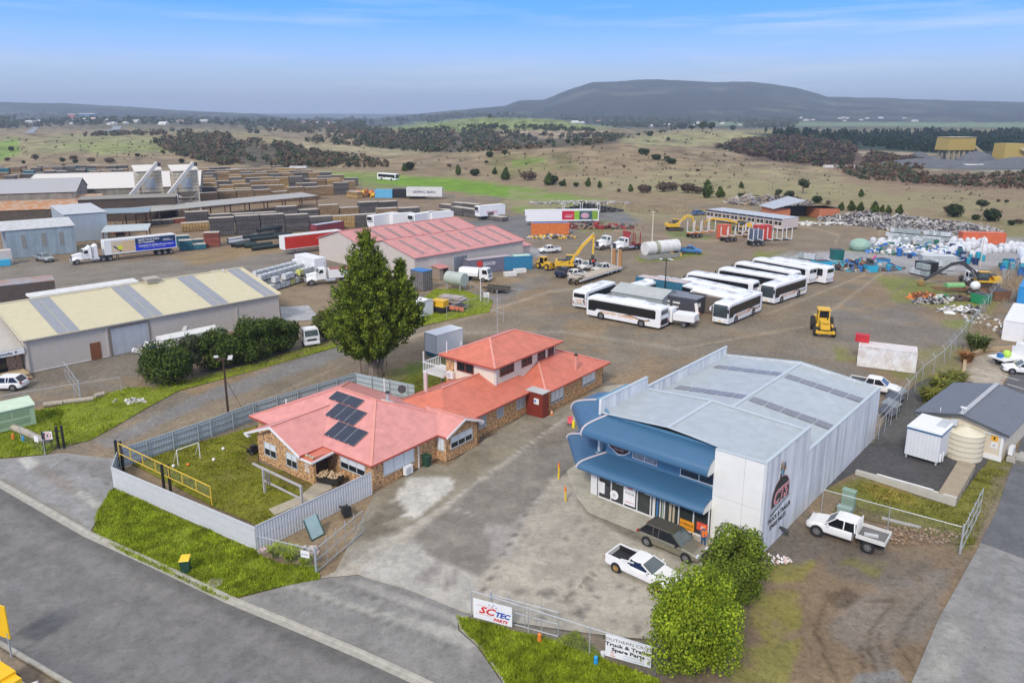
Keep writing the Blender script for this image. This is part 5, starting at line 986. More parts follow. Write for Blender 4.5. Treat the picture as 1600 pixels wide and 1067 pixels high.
# ---------------- trucks ----------------
CHR=mat('chrome',(.62,.63,.65),.22,.08,metal=.8)
def bonnet_truck(label,loc,rz,color=WHT,sleeper=True,L=7.6,group=None,tilt=0,stacks=True,name='prime_mover',cat='truck'):
 T=thing(name,label,cat,loc,rz,group); q=MB()
 q.loft([[(2.95,-.62,1.0),(2.95,.62,1.0),(2.95,.60,1.85),(2.95,-.60,1.85)],[(1.2,-.95,1.0),(1.2,.95,1.0),(1.2,.82,2.15),(1.2,-.82,2.15)]])
 for s in(-1,1): q.loft([[(3.0,s*.62,.75),(3.0,s*1.18,.75),(3.0,s*1.15,.95),(3.0,s*.62,1.2)],[(2.2,s*.62,1.12),(2.2,s*1.22,1.12),(2.2,s*1.2,1.3),(2.2,s*.62,1.6)],[(1.25,s*.8,.8),(1.25,s*1.2,.8),(1.25,s*1.2,.95),(1.25,s*.8,1.3)]])
 q.build('bonnet',color,T)
 q=MB(); q.hexa([(1.2,-1.0,.95),(1.2,1.0,.95),(-.45,1.0,.95),(-.45,-1.0,.95),(1.0,-1.0,2.15),(1.0,1.0,2.15),(-.45,1.0,2.15),(-.45,-1.0,2.15)]); q.hexa([(1.0,-1.0,2.15),(1.0,1.0,2.15),(-.45,1.0,2.15),(-.45,-1.0,2.15),(.68,-.9,2.78),(.68,.9,2.78),(-.45,.95,2.85),(-.45,-.95,2.85)]); q.box(-.4,.78,-.92,.92,2.80,2.92); q.build('cab',color,T)
 q=MB(); q.face([(1.02,-.9,2.18),(1.02,.9,2.18),(.72,.82,2.74),(.72,-.82,2.74)]); q.build('windscreen',WSCR,T)
 for s in(-1,1): q=MB(); q.face([(.85,s*1.008,2.1),(.0,s*1.008,2.1),(.0,s*.975,2.68),(.6,s*.965,2.68)]); q.build('side_window',GLASSB,T)
 q=MB(); q.box(2.955,3.0,-.52,.52,1.02,1.82); g=q.build('grille',DKST,T); q=MB(); q.box(2.95,3.02,-.6,-.52,.98,1.88); q.box(2.95,3.02,.52,.6,.98,1.88); q.box(2.95,3.02,-.6,.6,1.82,1.9); q.build('grille_surround',CHR,g)
 q=MB(); q.hexa([(3.1,-1.2,.38),(3.3,-.8,.38),(3.3,.8,.38),(3.1,1.2,.38),(3.1,-1.2,.85),(3.3,-.8,.85),(3.3,.8,.85),(3.1,1.2,.85)]); q.build('bumper',CHR,T)
 for s in(-1,1): q=MB(); q.box(3.0,3.05,min(s*.68,s*1.05),max(s*.68,s*1.05),.95,1.15); q.build('headlight',HLAMP,T)
 if sleeper: q=MB(); q.hexa([(-.45,-1.15,.95),(-1.75,-1.15,.95),(-1.75,1.15,.95),(-.45,1.15,.95),(-.45,-1.1,3.0),(-1.75,-1.15,3.7),(-1.75,1.15,3.7),(-.45,1.1,3.0)]); q.hexa([(.6,-.9,2.9),(-.45,-1.0,2.9),(-.45,1.0,2.9),(.6,.9,2.9),(.2,-.8,3.0),(-.5,-1.0,3.5),(-.5,1.0,3.5),(.2,.8,3.0)]); q.build('sleeper',color,T)
 if stacks:
  for s in(-1,1): q=MB(); q.cyl((-.62,s*1.22,1.0),(-.62,s*1.22,3.6),.11,n=8); q.build('exhaust_stack',CHR,T)
 e=L-3.1; q=MB(); q.box(-e,.8,-.45,-.25,.75,1.0); q.box(-e,.8,.25,.45,.75,1.0); q.box(-e,-e+.2,-1.1,1.1,.8,1.0); q.build('chassis',DKST,T)
 for s in(-1,1): q=MB(); q.cyl((-.3,s*.95,.75),(-2.0,s*.95,.75),.32,n=10); q.build('fuel_tank',CHR,T)
 q=MB(); q.cyl((-e+1.2,0,1.0),(-e+1.2,0,1.12),.5,n=12); q.build('turntable',DKST,T)
 for s in(-1,1): wheel(T,2.2,s*1.02,.52,.3,s); wheel(T,-e+1.85,s*.95,.52,.55,s); wheel(T,-e+.55,s*.95,.52,.55,s)
 for s in(-1,1): q=MB(); q.obox((.95,s*1.32,2.45),(.1,.18,.45)); q.beam((.95,s*1.0,2.3),(.95,s*1.3,2.3),.04); q.build('mirror',CHR,T)
 return T
def cab_truck(label,loc,rz,color=WHT,L=7.5,body='none',group=None,bh=2.3,bm=None):
 T=thing('rigid_truck',label,'truck',loc,rz,group); a=L/2; q=MB()
 q.hexa([(a,-1.0,.55),(a,1.0,.55),(a-1.75,1.0,.55),(a-1.75,-1.0,.55),(a,-1.0,1.45),(a,1.0,1.45),(a-1.75,1.0,1.45),(a-1.75,-1.0,1.45)]); q.hexa([(a,-1.0,1.45),(a,1.0,1.45),(a-1.75,1.0,1.45),(a-1.75,-1.0,1.45),(a-.28,-.93,2.35),(a-.28,.93,2.35),(a-1.7,.95,2.4),(a-1.7,-.95,2.4)]); q.box(a-1.65,a-.3,-.9,.9,2.36,2.44); q.build('cab',color,T)
 q=MB(); q.face([(a+.005,-.88,1.5),(a+.005,.88,1.5),(a-.24,.84,2.25),(a-.24,-.84,2.25)]); q.build('windscreen',WSCR,T)
 for s in(-1,1): q=MB(); q.face([(a-.15,s*1.01,1.45),(a-1.2,s*1.01,1.45),(a-1.2,s*.965,2.2),(a-.35,s*.955,2.2)]); q.build('side_window',GLASSB,T)
 q=MB(); q.box(a,a+.04,-.6,.6,.9,1.15); q.build('grille',BLK,T); q=MB(); q.box(a,a+.12,-1.0,1.0,.42,.68); q.build('bumper',color,T)
 for s in(-1,1): q=MB(); q.box(a,a+.03,min(s*.65,s*.95),max(s*.65,s*.95),.9,1.1); q.build('headlight',HLAMP,T)
 q=MB(); q.box(-a,a-1.8,-.42,-.25,.65,.85); q.box(-a,a-1.8,.25,.42,.65,.85); q.build('chassis',DKST,T)
 if body=='box': q=MB(); q.box(-a,a-1.9,-1.2,1.2,.95,.95+bh); q.build('box_body',bm or WHT,T)
 if body=='tank': q=MB(); q.loft([[(x,-1.1,.95),(x,-1.1,1.6),(x,-.75,2.3),(x,.75,2.3),(x,1.1,1.6),(x,1.1,.95)] for x in (-a,a-2.0)]); q.build('service_body',bm or WHT,T)
 if body=='tray': q=MB(); q.box(-a,a-1.9,-1.15,1.15,.9,1.05); q.box(a-2.0,a-1.9,-1.15,1.15,1.05,2.0); q.build('tray',bm or TIMB,T)
 for s in(-1,1): wheel(T,a-1.0,s*.9,.42,.28,s); wheel(T,-a+1.5,s*.85,.42,.5,s)
 return T
def trailer(label,loc,rz,L=13.5,h=2.7,m=None,side=None,front=None,group=None,axles=3,z0=1.15,name='van_trailer',reefer=False,wheels=True,roofm=None):
 T=thing(name,label,'trailer',loc,rz,group); a=L/2; q=MB(); q.box(-a,a,-1.25,1.25,z0,z0+h); b=q.build('box_body',m or WHT,T)
 q=MB(); q.box(-a+.02,a-.02,-1.23,1.23,z0+h,z0+h+.03); q.build('roof',roofm or WHTD,T)
 q=MB(); q.box(-a-.02,a+.02,-1.27,1.27,z0-.04,z0+.1)
 for x in(-a,a):
  for y in(-1.25,1.25): q.box(x-.05,x+.05,y-.03,y+.03,z0+.1,z0+h)
 q.box(-a,a,-1.28,-1.24,z0+h-.12,z0+h); q.box(-a,a,1.24,1.28,z0+h-.12,z0+h); q.build('edge_rail',m or WHT,b)
 if side:
  for s in(-1,1): q=MB(); q.box(-a+.08,a-.08,min(s*1.25,s*1.265),max(s*1.25,s*1.265),z0+.12,z0+h-.14); q.build('side_curtain',side,b)
 if reefer: q=MB(); q.box(a,a+.45,-.95,.95,z0+h*.52,z0+h-.15); q.build('refrigeration_unit',WHT,b); q=MB(); q.box(a+.45,a+.47,-.85,.85,z0+h*.58,z0+h-.25); q.build('unit_grille',BLK,b)
 q=MB(); q.box(-a+.8,a-.3,-.5,-.35,z0-.35,z0-.04); q.box(-a+.8,a-.3,.35,.5,z0-.35,z0-.04); q.beam((a-2.5,-.7,.15),(a-2.5,-.7,z0),.12); q.beam((a-2.5,.7,.15),(a-2.5,.7,z0),.12); q.build('chassis',DKST,T)
 if wheels:
  for k in range(axles):
   for s in(-1,1): wheel(T,-a+1.2+k*1.25,s*.98,.5,.5,s)
 return T
def container(label,loc,rz,m,L=6.06,h=2.59,group=None,z=0,top=None,name='shipping_container',cat='shipping container',doors=True):
 T=thing(name,label,cat,(*loc[:2],z),rz,group); a=L/2; q=MB(); n=int(L/.28)
 for s in(-1,1):
  k=0; x=-a+.1; st=(L-.2)/n
  for k in range(n):
   y=s*(1.19 if k%2 else 1.155); y2=s*(1.155 if k%2 else 1.19)
   q.face([(x,y,.15),(x+st*.8,y,.15),(x+st*.8,y,h-.12),(x,y,h-.12)][::s]); q.face([(x+st*.8,y,.15),(x+st,y2,.15),(x+st,y2,h-.12),(x+st*.8,y,h-.12)][::s]); x+=st
 q.box(-a+.06,-a+.1,-1.16,1.16,.15,h-.1); q.box(a-.1,a-.06,-1.16,1.16,.15,h-.1)
 b=q.build('side_panel',m,T); q=MB();
 for y in(-1.22,1.14):
  for z_ in(0,h-.14): q.box(-a,a,y,y+.08,z_,z_+.14)
 for x in(-a,a-.14):
  for y in(-1.22,1.08): q.box(x,x+.14,y+.001,y+.139,.14,h-.14)
  q.box(x+.001,x+.139,-1.08,1.08,0,.14); q.box(x+.001,x+.139,-1.08,1.08,h-.14,h-.001)
 q.build('corner_frame',m,T); q=MB(); q.box(-a+.12,a-.12,-1.13,1.13,h-.09,h-.03); q.build('roof',top or m,T)
 if doors: q=MB()
 if doors:
  for y in(-.9,-.35,.35,.9): q.cyl((a+.01,y,.2),(a+.01,y,h-.2),.03,n=5)
  q.box(a-.06,a-.045,-1.08,-.02,.16,h-.15); q.box(a-.06,a-.045,.02,1.08,.16,h-.15); q.build('door',m,T)
 return T
def excavator(label,loc,rz,up=R(0),boom=((0,1.6),(3.4,4.8),(5.6,4.5)),tip=(6.2,1.6),att='bucket',bm=YEL,house_m=YEL,group=None,scale=1.0,long=False):
 T=thing('excavator',label,'excavator',loc,rz,group)
 for s in(-1,1):
  q=MB(); q.ext([(-2.0,.12),(-1.6,0),(1.6,0),(2.0,.12),(2.15,.45),(1.9,.85),(-1.9,.85),(-2.15,.45)],s*1.25-.3,s*1.25+.3); t=q.build('track',mat('track_steel',(.06,.05,.04),.8,.3),T); q=MB()
  for k in range(14): q.box(-1.85+k*.27,-1.75+k*.27,s*1.25-.31,s*1.25+.31,.86,.90)
  q.build('track_shoe',mat('track_steel2',(.14,.09,.06),.8,.3),t)
 q=MB(); q.box(-1.3,1.3,-.9,.9,.4,.9); q.cyl((0,0,.9),(0,0,1.1),.8,n=14); q.build('undercarriage',DKST,T)
 def rot(x,y): return (x*math.cos(up)-y*math.sin(up), x*math.sin(up)+y*math.cos(up))
 def rbox(mb,x0,x1,y0,y1,z0,z1,tp=0):
  P=[(x0,y0),(x1,y0),(x1,y1),(x0,y1)]; mb.hexa([(*rot(*p),z0) for p in P]+[(*rot(x+(tp if x<0 else 0),y),z1) for x,y in P])
 q=MB(); rbox(q,-2.5,1.2,-1.3,1.3,1.12,1.45); rbox(q,-2.6,-1.3,-1.3,1.3,1.45,2.15,.25); rbox(q,-1.3,.2,-1.3,-.2,1.45,2.05); h=q.build('machine_house',house_m,T)
 q=MB(); rbox(q,-2.0,-.2,-1.1,.3,2.06,2.3); q.build('engine_cover',DKST,h)
 q=MB(); rbox(q,-.35,1.25,.35,1.3,1.45,2.9); c=q.build('operator_cab',DKST,h); q=MB(); rbox(q,-.25,1.27,.33,1.32,2.0,2.75); q.build('cab_window',WSCR,c); q=MB(); rbox(q,-.4,1.3,.3,1.35,2.9,3.0); q.build('cab_roof',DKST if house_m!=YEL else YEL,c)
 def bp(p): x,y=rot(p[0]+.5,-.1); return (x,y,p[1])
 q=MB();
 for i in range(len(boom)-1): q.beam(bp(boom[i]),bp(boom[i+1]),.42,.62-.08*i)
 bo=q.build('boom',bm,T); q=MB(); q.beam(bp(boom[-1]),bp(tip),.34,.42); st=q.build('stick',bm,T)
 q=MB(); m_=((boom[0][0]+boom[1][0])/2,(boom[0][1]+boom[1][1])/2)
 for dy in(-.35,.35): a_=Vector(bp((.6,1.4))); b_=Vector(bp(m_)); o=Vector((-math.sin(up),math.cos(up),0))*dy; q.cyl(a_+o,b_+o,.09,n=6)
 a_=bp((boom[1][0]*.8+.3,boom[1][1]+.35)); q.cyl(a_,bp((boom[-1][0]+.1,boom[-1][1]+.4)),.09,n=6); q.build('hydraulic_ram',CHR,bo)
 tx,tz=tip
 if att=='bucket':
  q=MB(); pr=[(tx+.1,tz+.1),(tx+.75,tz-.1),(tx+.95,tz-.7),(tx+.5,tz-1.05),(tx-.25,tz-1.0),(tx+.3,tz-.6)]
  k=len(q.v); y0,y1=-.65,.55
  def e(p,y): x,yy=rot(p[0]+.5,y); return (x,yy,max(.03,p[1]))
  q.face([e(p,y0) for p in pr]); q.face([e(p,y1) for p in reversed(pr)])
  for i in range(len(pr)): p,r_=pr[i],pr[(i+1)%len(pr)]; q.face([e(p,y0),e(p,y1),e(r_,y1),e(r_,y0)])
  q.build('bucket',mat('worn_bucket',(.33,.20,.06),.7,.3),T)
 else:
  q=MB(); c_=bp((tx,tz-.7)); q.ball(c_,(.35,.35,.6),nu=6,nv=4); x,y,z=c_
  for a in (-.5,.5): q.beam((x,y,z),(x+a,y+.1,z-.9),.28); q.beam((x+a,y+.1,z-.9),(x+a*1.3,y-.1,z-.3),.22)
  at_=q.build('harvester_head',DKST,T); q=MB(); q.obox((x+.1,y,z-.6),(.5,.4,.35)); q.build('red_roller',RED,at_)
 T.scale=(scale,)*3
 return T
# ---------------- foliage ----------------
def leafmat(key,c,c2,var=.42): return mat(key,c,.7,var,kind='leaf',col2=c2,spec=.25)
def leaf_cloud(mb, blobs, n, size, seed, up=.25, shell=.55, asp=1.0, droop=0):
 """leaf clumps spread through ellipsoids; blobs = (cx,cy,cz,rx,ry,rz)"""
 r=np.random.RandomState(seed); vol=np.array([b[3]*b[4]*b[5] for b in blobs])**(2/3); vol/=vol.sum()
 idx=r.choice(len(blobs),n,p=vol); B=np.array(blobs)[idx]
 d=r.normal(size=(n,3)); d/=np.linalg.norm(d,axis=1)[:,None]; rad=(shell+(1-shell)*r.rand(n))**.6
 rad*=1+.10*r.randn(n)
 P=B[:,:3]+d*B[:,3:6]*rad[:,None]; P[:,2]=np.maximum(P[:,2],.05)
 nr=d+r.normal(size=(n,3))*.55; nr[:,2]+=up; nr/=np.linalg.norm(nr,axis=1)[:,None]
 t=np.cross(nr,r.normal(size=(n,3))); t/=np.linalg.norm(t,axis=1)[:,None]; b=np.cross(nr,t)
 s=size*(.6+.8*r.rand(n))[:,None]
 q=[P-t*s*.5, P-b*s*.42*asp+t*s*.05, P+t*s*.55+nr*s*.15, P+b*s*.42*asp]
 V=np.stack(q,1).reshape(-1,3); k=len(mb.v); mb.v+= [tuple(x) for x in V.tolist()]; mb.f += [(k+4*i,k+4*i+1,k+4*i+2,k+4*i+3) for i in range(n)]; mb.m += [0]*n
def tree(name,label,loc,blobs,n,size,m,trunk=None,seed=1,cat='tree',group=None,bark=None,rz=0,scale=1,**k):
 T=thing(name,label,cat,loc,rz,group); q=MB(); leaf_cloud(q,blobs,n,size,seed,**k); q.build('crown',m,T)
 q=MB()
 for path,r0,r1 in (trunk or []):
  rr=[r0+(r1-r0)*i/(len(path)-1) for i in range(len(path))]; q.tube(path,rr,7)
 if trunk: q.build('trunk',bark or mat('bark',(.17,.125,.09),.9,.3,kind='bark'),T)
 if scale!=1: T.scale=(scale,)*3
 return T
LF_CYP=leafmat('cypress_leaf',(.27,.34,.025),(.022,.058,.010)); LF_SHR=leafmat('light_shrub_leaf',(.36,.44,.022),(.08,.15,.010)); LF_HDG=leafmat('hedge_leaf',(.12,.165,.022),(.018,.040,.008)); LF_DRK=leafmat('dark_leaf',(.05,.075,.02),(.012,.028,.008))
LF_BRN=leafmat('brown_twig',(.16,.115,.085),(.07,.05,.035)); LF_PIN=leafmat('pine_leaf',(.022,.060,.032),(.008,.026,.016)); LF_GUM=leafmat('gum_leaf',(.085,.11,.045),(.03,.045,.02)); LF_GUMP=leafmat('gum_leaf_pale',(.13,.15,.08),(.05,.06,.03)); LF_FLX=leafmat('flax_leaf',(.26,.25,.035),(.10,.12,.02))
def conifer():
 loc=G(585,590); T=thing('conifer_tree','tall broad dark green conifer standing between the gravel road and the brick house','tree',(*loc,0)); rr=random.Random(4); q=MB(); bl=[]
 for (cx,cy,H_,Rm,z0) in ((-.3,0,17.0,5.1,2.8),(3.3,.4,13.6,2.9,5.0)):
  z=z0
  while z<H_-.6:
   f=(z-z0)/(H_-z0); prof=(math.sin(min(1,f*2.6+.38)*math.pi/2))*(1-max(0,f-.20)/.82)**.98; rad=Rm*prof; nb=max(3,int(rad*3.6))
   for k in range(nb):
    a=2*math.pi*(k+rr.random())/nb; ln=rad*rr.uniform(.74,1.10)
    for j in range(3):
     t=.50+.25*j; s=(.50+.5*(1-t))*(.75+.35*rr.random())*(.55+.45*min(1,rad/3)); bl.append((cx+math.cos(a)*ln*t,cy+math.sin(a)*ln*t,z+.75*t*t*1.3+rr.uniform(-.2,.2),s,s,s*1.15))
   z+=.62+.12*rr.random()
  for j in range(5): bl.append((cx+rr.uniform(-.15,.15),cy,H_-1.2+.32*j,.5-.08*j,.5-.08*j,.5))
 leaf_cloud(q,bl,58000,.30,11,up=.5,shell=.35,asp=.75)
 r=np.random.RandomState(9); n=7000; B=np.array(bl)[r.choice(len(bl),n)]   # upswept spray tips
 d=r.normal(size=(n,3)); d/=np.linalg.norm(d,axis=1)[:,None]; P=B[:,:3]+d*B[:,3:6]*.95; ax=np.array([-.3,0,0])
 o=P.copy(); o[:,2]=0; o/=np.maximum(.3,np.linalg.norm(o,axis=1))[:,None]; tip=P+o*.32+np.array([0,0,.55])*(.6+.6*r.rand(n))[:,None]; sd=np.cross(o,[0,0,1])*.09
 V=np.stack([P-sd,P+sd,tip],1).reshape(-1,3); k=len(q.v); q.v+=[tuple(x) for x in V.tolist()]; q.f+=[(k+3*i,k+3*i+1,k+3*i+2) for i in range(n)]; q.m+=[0]*n
 q.build('crown',LF_CYP,T); q=MB(); q.tube([(0,0,0),(-.05,0,1.6),(-.3,0,6),(-.3,0,16)],[.75,.50,.38,.06],9); q.tube([(.3,.2,.2),(1.2,.4,3.2),(2.8,.5,6),(3.3,.4,12)],[.42,.26,.18,.05],7); q.tube([(-.2,.3,.3),(-1.0,.3,3.4),(-2.6,.2,5.5)],[.3,.2,.1],7)
 for k in range(16): a=rr.uniform(0,6.28); rd=rr.uniform(1.0,2.6); q.tube([(math.cos(a)*rd,math.sin(a)*rd,0),(math.cos(a)*rd*1.1,math.sin(a)*rd*1.1,1.5+rr.random()*2)],[.05,.02],4)
 q.build('trunk',mat('pale_bark',(.27,.215,.165),.9,.25,kind='bark'),T)
 return T
conifer()
def blobby(seed,R_,H_,n,flat=.8):
 rr=random.Random(seed); out=[]
 for k in range(n):
  a=rr.uniform(0,6.28); d=R_*math.sqrt(rr.random())*.72; s=R_*rr.uniform(.28,.46); z=H_*rr.uniform(.28,.80)*(1-.35*(d/R_)**2); out.append((math.cos(a)*d,math.sin(a)*d,z,s,s,s*flat))
 return out
tree('shrub','big bright lime green rounded shrub by the front fence of the shop',(*G(1078,1035),0),[(x*.92,y*1.1,z*(1+.12*x/3),a*.8,b*.8,c*.8) for x,y,z,a,b,c in blobby(3,3.0,6.1,46,.9)]+[(0,0,1.9,1.9,2.1,1.8),(1.2,2.0,3.0,1.3,1.3,1.8),(-1.3,-.6,1.3,1.4,1.4,1.2)],36000,.135,LF_SHR,[([(0,0,0),(.2,0,2.5)],.15,.06)],seed=2,cat='shrub',shell=.6)
tree('shrub','taller darker green shrub growing against the white shop corner',(*G(1145,945),0),[(x*.9,y*.9,z,a,b,c) for x,y,z,a,b,c in blobby(8,2.15,6.0,34,.9)]+[(0,0,2.5,1.6,1.6,2.2),(-1.2,-1.5,2.2,1.2,1.2,1.6)],19000,.16,leafmat('mid_shrub_leaf',(.22,.29,.028),(.07,.11,.014)),[([(0,0,0),(.1,0,3)],.15,.06)],seed=5,cat='shrub',shell=.6)
hd=[(262,598,3.4,5.2,'dark bushy tree at the left end of the row beside the workshop'),(300,585,2.5,5.8,'slender grey green tree with bare pale trunk, second from the left in the row'),(335,575,2.8,5.0,'dark bushy tree, third from the left in the row beside the workshop'),(372,566,3.0,5.8,'dark rounded tree in the middle of the row beside the workshop'),(408,558,3.1,6.0,'tallest dark tree in the row, right of the middle'),(440,548,2.5,5.0,'dark bushy tree at the right end of the row near the white truck')]
for i,(x,y,r_,h_,lb) in enumerate(hd):
 th=i==1; bl=blobby(20+i,r_,h_,16 if not th else 8,.85)+([] if th else [(0,0,h_*.30,r_*.8,r_*.8,h_*.28)])
 tree('hedge_tree',lb,(*G(x,y),0),bl,9500 if not th else 4200,.24,LF_GUM if th else LF_HDG,[([(0,0,0),(.15,.1,1.6),(.5,0,h_*.7)],.16,.05),([(.1,0,.8),(-.5,.2,h_*.6)],.10,.04),([(0,.1,.5),(.1,-.6,h_*.55)],.09,.03)],seed=i+3,group='row of trees along the gravel road',bark=mat('grey_bark',(.34,.27,.21),.9,.25,kind='bark'),shell=.55)
tree('small_tree','yellowish green bushy tree hugging the left side of the big conifer',(*G(512,530),0),blobby(41,2.4,4.6,10)+[(0,0,1.6,1.7,1.7,1.4)],5200,.22,leafmat('olive_leaf',(.15,.17,.03),(.05,.07,.012)),[([(0,0,0),(0,0,3)],.12,.05)],seed=9)
def grass(name,label,pts,z,n,h,base,cols,seed=1,holes=()):
 P=np.array(wpoly(pts)); r=np.random.RandomState(seed); mn=P.min(0); mx=P.max(0); A=[]
 X=r.uniform(mn[0],mx[0],n*3); Y=r.uniform(mn[1],mx[1],n*3); m=polymask(X,Y,[tuple(p) for p in P],.001)>.5
 X=X[m][:n]; Y=Y[m][:n]; k=len(X); d=fbm(X/1.3,Y/1.3,4,seed); keep=r.rand(k)<np.clip(.35+1.3*(d-.3),.2,1); X=X[keep];Y=Y[keep];d=d[keep];k=len(X)
 a=r.uniform(0,6.28,k); hh=h*(.4+1.1*r.rand(k))*(.35+1.2*np.clip(d,0,1)); w_=.028+.03*r.rand(k); lx=r.normal(size=k)*.45*hh; ly=r.normal(size=k)*.45*hh
 V=np.stack([np.stack([X-np.cos(a)*w_,Y-np.sin(a)*w_,np.full(k,z)],1),np.stack([X+np.cos(a)*w_,Y+np.sin(a)*w_,np.full(k,z)],1),np.stack([X+lx,Y+ly,z+hh],1)],1).reshape(-1,3)
 me=bpy.data.meshes.new(name); me.vertices.add(3*k); me.vertices.foreach_set('co',V.ravel()); me.loops.add(3*k); me.loops.foreach_set('vertex_index',np.arange(3*k)); me.polygons.add(k); me.polygons.foreach_set('loop_start',np.arange(k)*3); me.polygons.foreach_set('loop_total',np.full(k,3)); me.update()
 me.materials.append(leafmat(*cols)); o=bpy.data.objects.new(name,me); COL.objects.link(o); return tag(o,label,'grass',kind='stuff')
GM=('verge_grass',(.37,.44,.025),(.19,.26,.016),.42); GM2=('dull_grass',(.27,.27,.045),(.13,.15,.02),.45)
GSOIL=mat('turf',kind='ground',rough=.95,var=.22,spec=.1)
def lawn(name,pts,n,h,gm,seed,base=(.20,.235,.03),splats=(),z=.024):
 sheet('lawn',pts,z,GSOIL,base,splats,grid=.5); return grass('grass',name,pts,z,n,h,None,gm,seed)
lawn('bright green rough grass on the verge below the white fence',[(178,764),(403,862),(410,870),(440,880),(496,886),(500,905),(440,916),(352,938),(315,922),(250,890),(200,868),(146,834),(152,800),(172,768)],60000,.14,GM,3,splats=[(3,[(150,840),(250,897),(350,942)],(.24,.18,.12),5,.8,.4),(5,[(400,868),(490,892)],(.075,.10,.02),8,.6,.5)])
lawn('bright green rough grass outside the chain fence with the company signs',[(712,962),(738,968),(800,985),(870,1000),(900,985),(945,1032),(1027,1060),(1050,1100),(830,1120),(772,1046),(748,1010),(722,985)],40000,.14,GM,4,splats=[(8,[(775,1020),(830,1090)],(.28,.22,.15),10,.7,.5)])
lawn('green grass around the electrical kiosk by the left gate',[(-60,660),(64,640),(100,640),(88,700),(72,710),(20,714),(-60,722)],15000,.18,GM,5)
lawn('green grass strip along the left side of the gravel road',[(64,640),(90,635),(200,606),(240,604),(300,592),(400,567),(520,532),(530,541),(400,578),(340,594),(278,611),(228,638),(177,668),(140,688),(92,698),(88,668)],24000,.16,GM,6,splats=[(5,[(240,603),(400,569),(520,534)],(.22,.16,.10),6,.8,.4)])
lawn('patchy lawn inside the white fence in front of the brick house',[(194,718),(330,686),(402,665),(404,723),(494,754),(470,795),(405,822),(330,790)],26000,.09,('lawn_grass',(.32,.33,.025),(.15,.185,.015),.45),7,base=(.19,.19,.03),splats=[('p',[(395,680),(410,722),(500,752),(480,770),(380,720)],(.20,.14,.075),6,.8,.5),('p',[(300,715),(400,735),(350,750)],(.24,.22,.09),6,.5,.7)])
lawn('green grass at the back of the brick house under the conifer',[(640,585),(700,565),(712,600),(735,640),(650,625),(600,612)],8000,.12,GM2,8,base=(.14,.16,.03))
lawn('green weeds around the storage yard by the road',[(640,508),(655,470),(680,452),(720,452),(770,470),(765,488),(700,500),(650,512)],9000,.2,GM,9)
lawn('mossy grass behind the fence near the retaining wall',[(1300,800),(1345,752),(1490,792),(1535,730),(1575,735),(1522,850),(1495,850),(1400,822)],12000,.10,GM2,10,base=(.18,.175,.045),z=.020,splats=[('p',[(1350,755),(1425,762),(1432,788),(1370,782)],(.33,.24,.06),4,.9,.4),('p',[(1555,745),(1585,735),(1525,850),(1510,845)],(.20,.16,.12),4,.9,.4),('p',[(1300,800),(1400,822),(1495,850),(1495,840),(1400,812),(1310,785)],(.21,.15,.10),4,.9,.5)])
def flax(label,loc,s,m,n,seed,name='flax_bush',group=None):
 T=thing(name,label,'plant',loc,0,group); q=MB(); rr=random.Random(seed)
 for k in range(n):
  a=rr.uniform(0,6.28); l=s*rr.uniform(.6,1.1); o=s*.35*rr.random(); b=rr.uniform(0,6.28); x0,y0=math.cos(b)*o,math.sin(b)*o; w_=.045*s
  dx,dy=math.cos(a),math.sin(a); p0=(x0,y0,0); p1=(x0+dx*l*.35,y0+dy*l*.35,l*.75); p2=(x0+dx*l*.8,y0+dy*l*.8,l*rr.uniform(.6,.95))
  q.face([(p0[0]-dy*w_,p0[1]+dx*w_,0),(p0[0]+dy*w_,p0[1]-dx*w_,0),(p1[0]+dy*w_,p1[1]-dx*w_,p1[2]),(p1[0]-dy*w_,p1[1]+dx*w_,p1[2])]); q.face([(p1[0]-dy*w_,p1[1]+dx*w_,p1[2]),(p1[0]+dy*w_,p1[1]-dx*w_,p1[2]),p2])
 q.build('leaf_clump',m,T); return T
for x,y,s,lb in ((1455,632,2.0,'nearest yellow green flax clump between the fence and the office'),(1470,618,2.1,'second yellow green flax clump behind the office'),(1484,606,2.0,'third yellow green flax clump behind the office'),(1495,600,1.7,'farthest yellow green flax clump behind the office')): flax(lb,(*G(x,y),0),s,LF_FLX,260,int(x),group='flax clumps behind the office')
flax('dark green spiky flax beside the white container',(*G(1526,548),0),2.3,leafmat('green_flax',(.16,.19,.035),(.05,.075,.015)),300,3)
flax('rusty brown tussock below the spiky flax',(*G(1510,566),0),1.5,leafmat('rusty_grass',(.40,.19,.06),(.22,.11,.04)),260,5,name='tussock')
flax('green strappy plant clump at the corner of the steel fence',(*G(432,868),0),.9,GM and leafmat(*GM),200,7,name='garden_plant'); flax('green strappy plant clump beside the gate post',(*G(455,874),0),1.0,leafmat(*GM),200,8,name='garden_plant'); flax('small green plant nearest the gate post',(*G(478,882),0),.7,leafmat(*GM),140,9,name='garden_plant')
DRYG=('dry_grass',(.46,.37,.24),(.30,.23,.14),.3)
grass('dry_grass','tall dry grass along the chain link fence on the right',[(1490,560),(1500,545),(1545,455),(1590,415),(1620,420),(1600,440),(1560,490),(1520,560)],0,9000,.9,None,DRYG,12)
grass('dry_grass','dry grass strip along the back edge of the yard',[(960,318),(1180,332),(1200,342),(1010,334),(940,326)],0,9000,.7,None,DRYG,13)
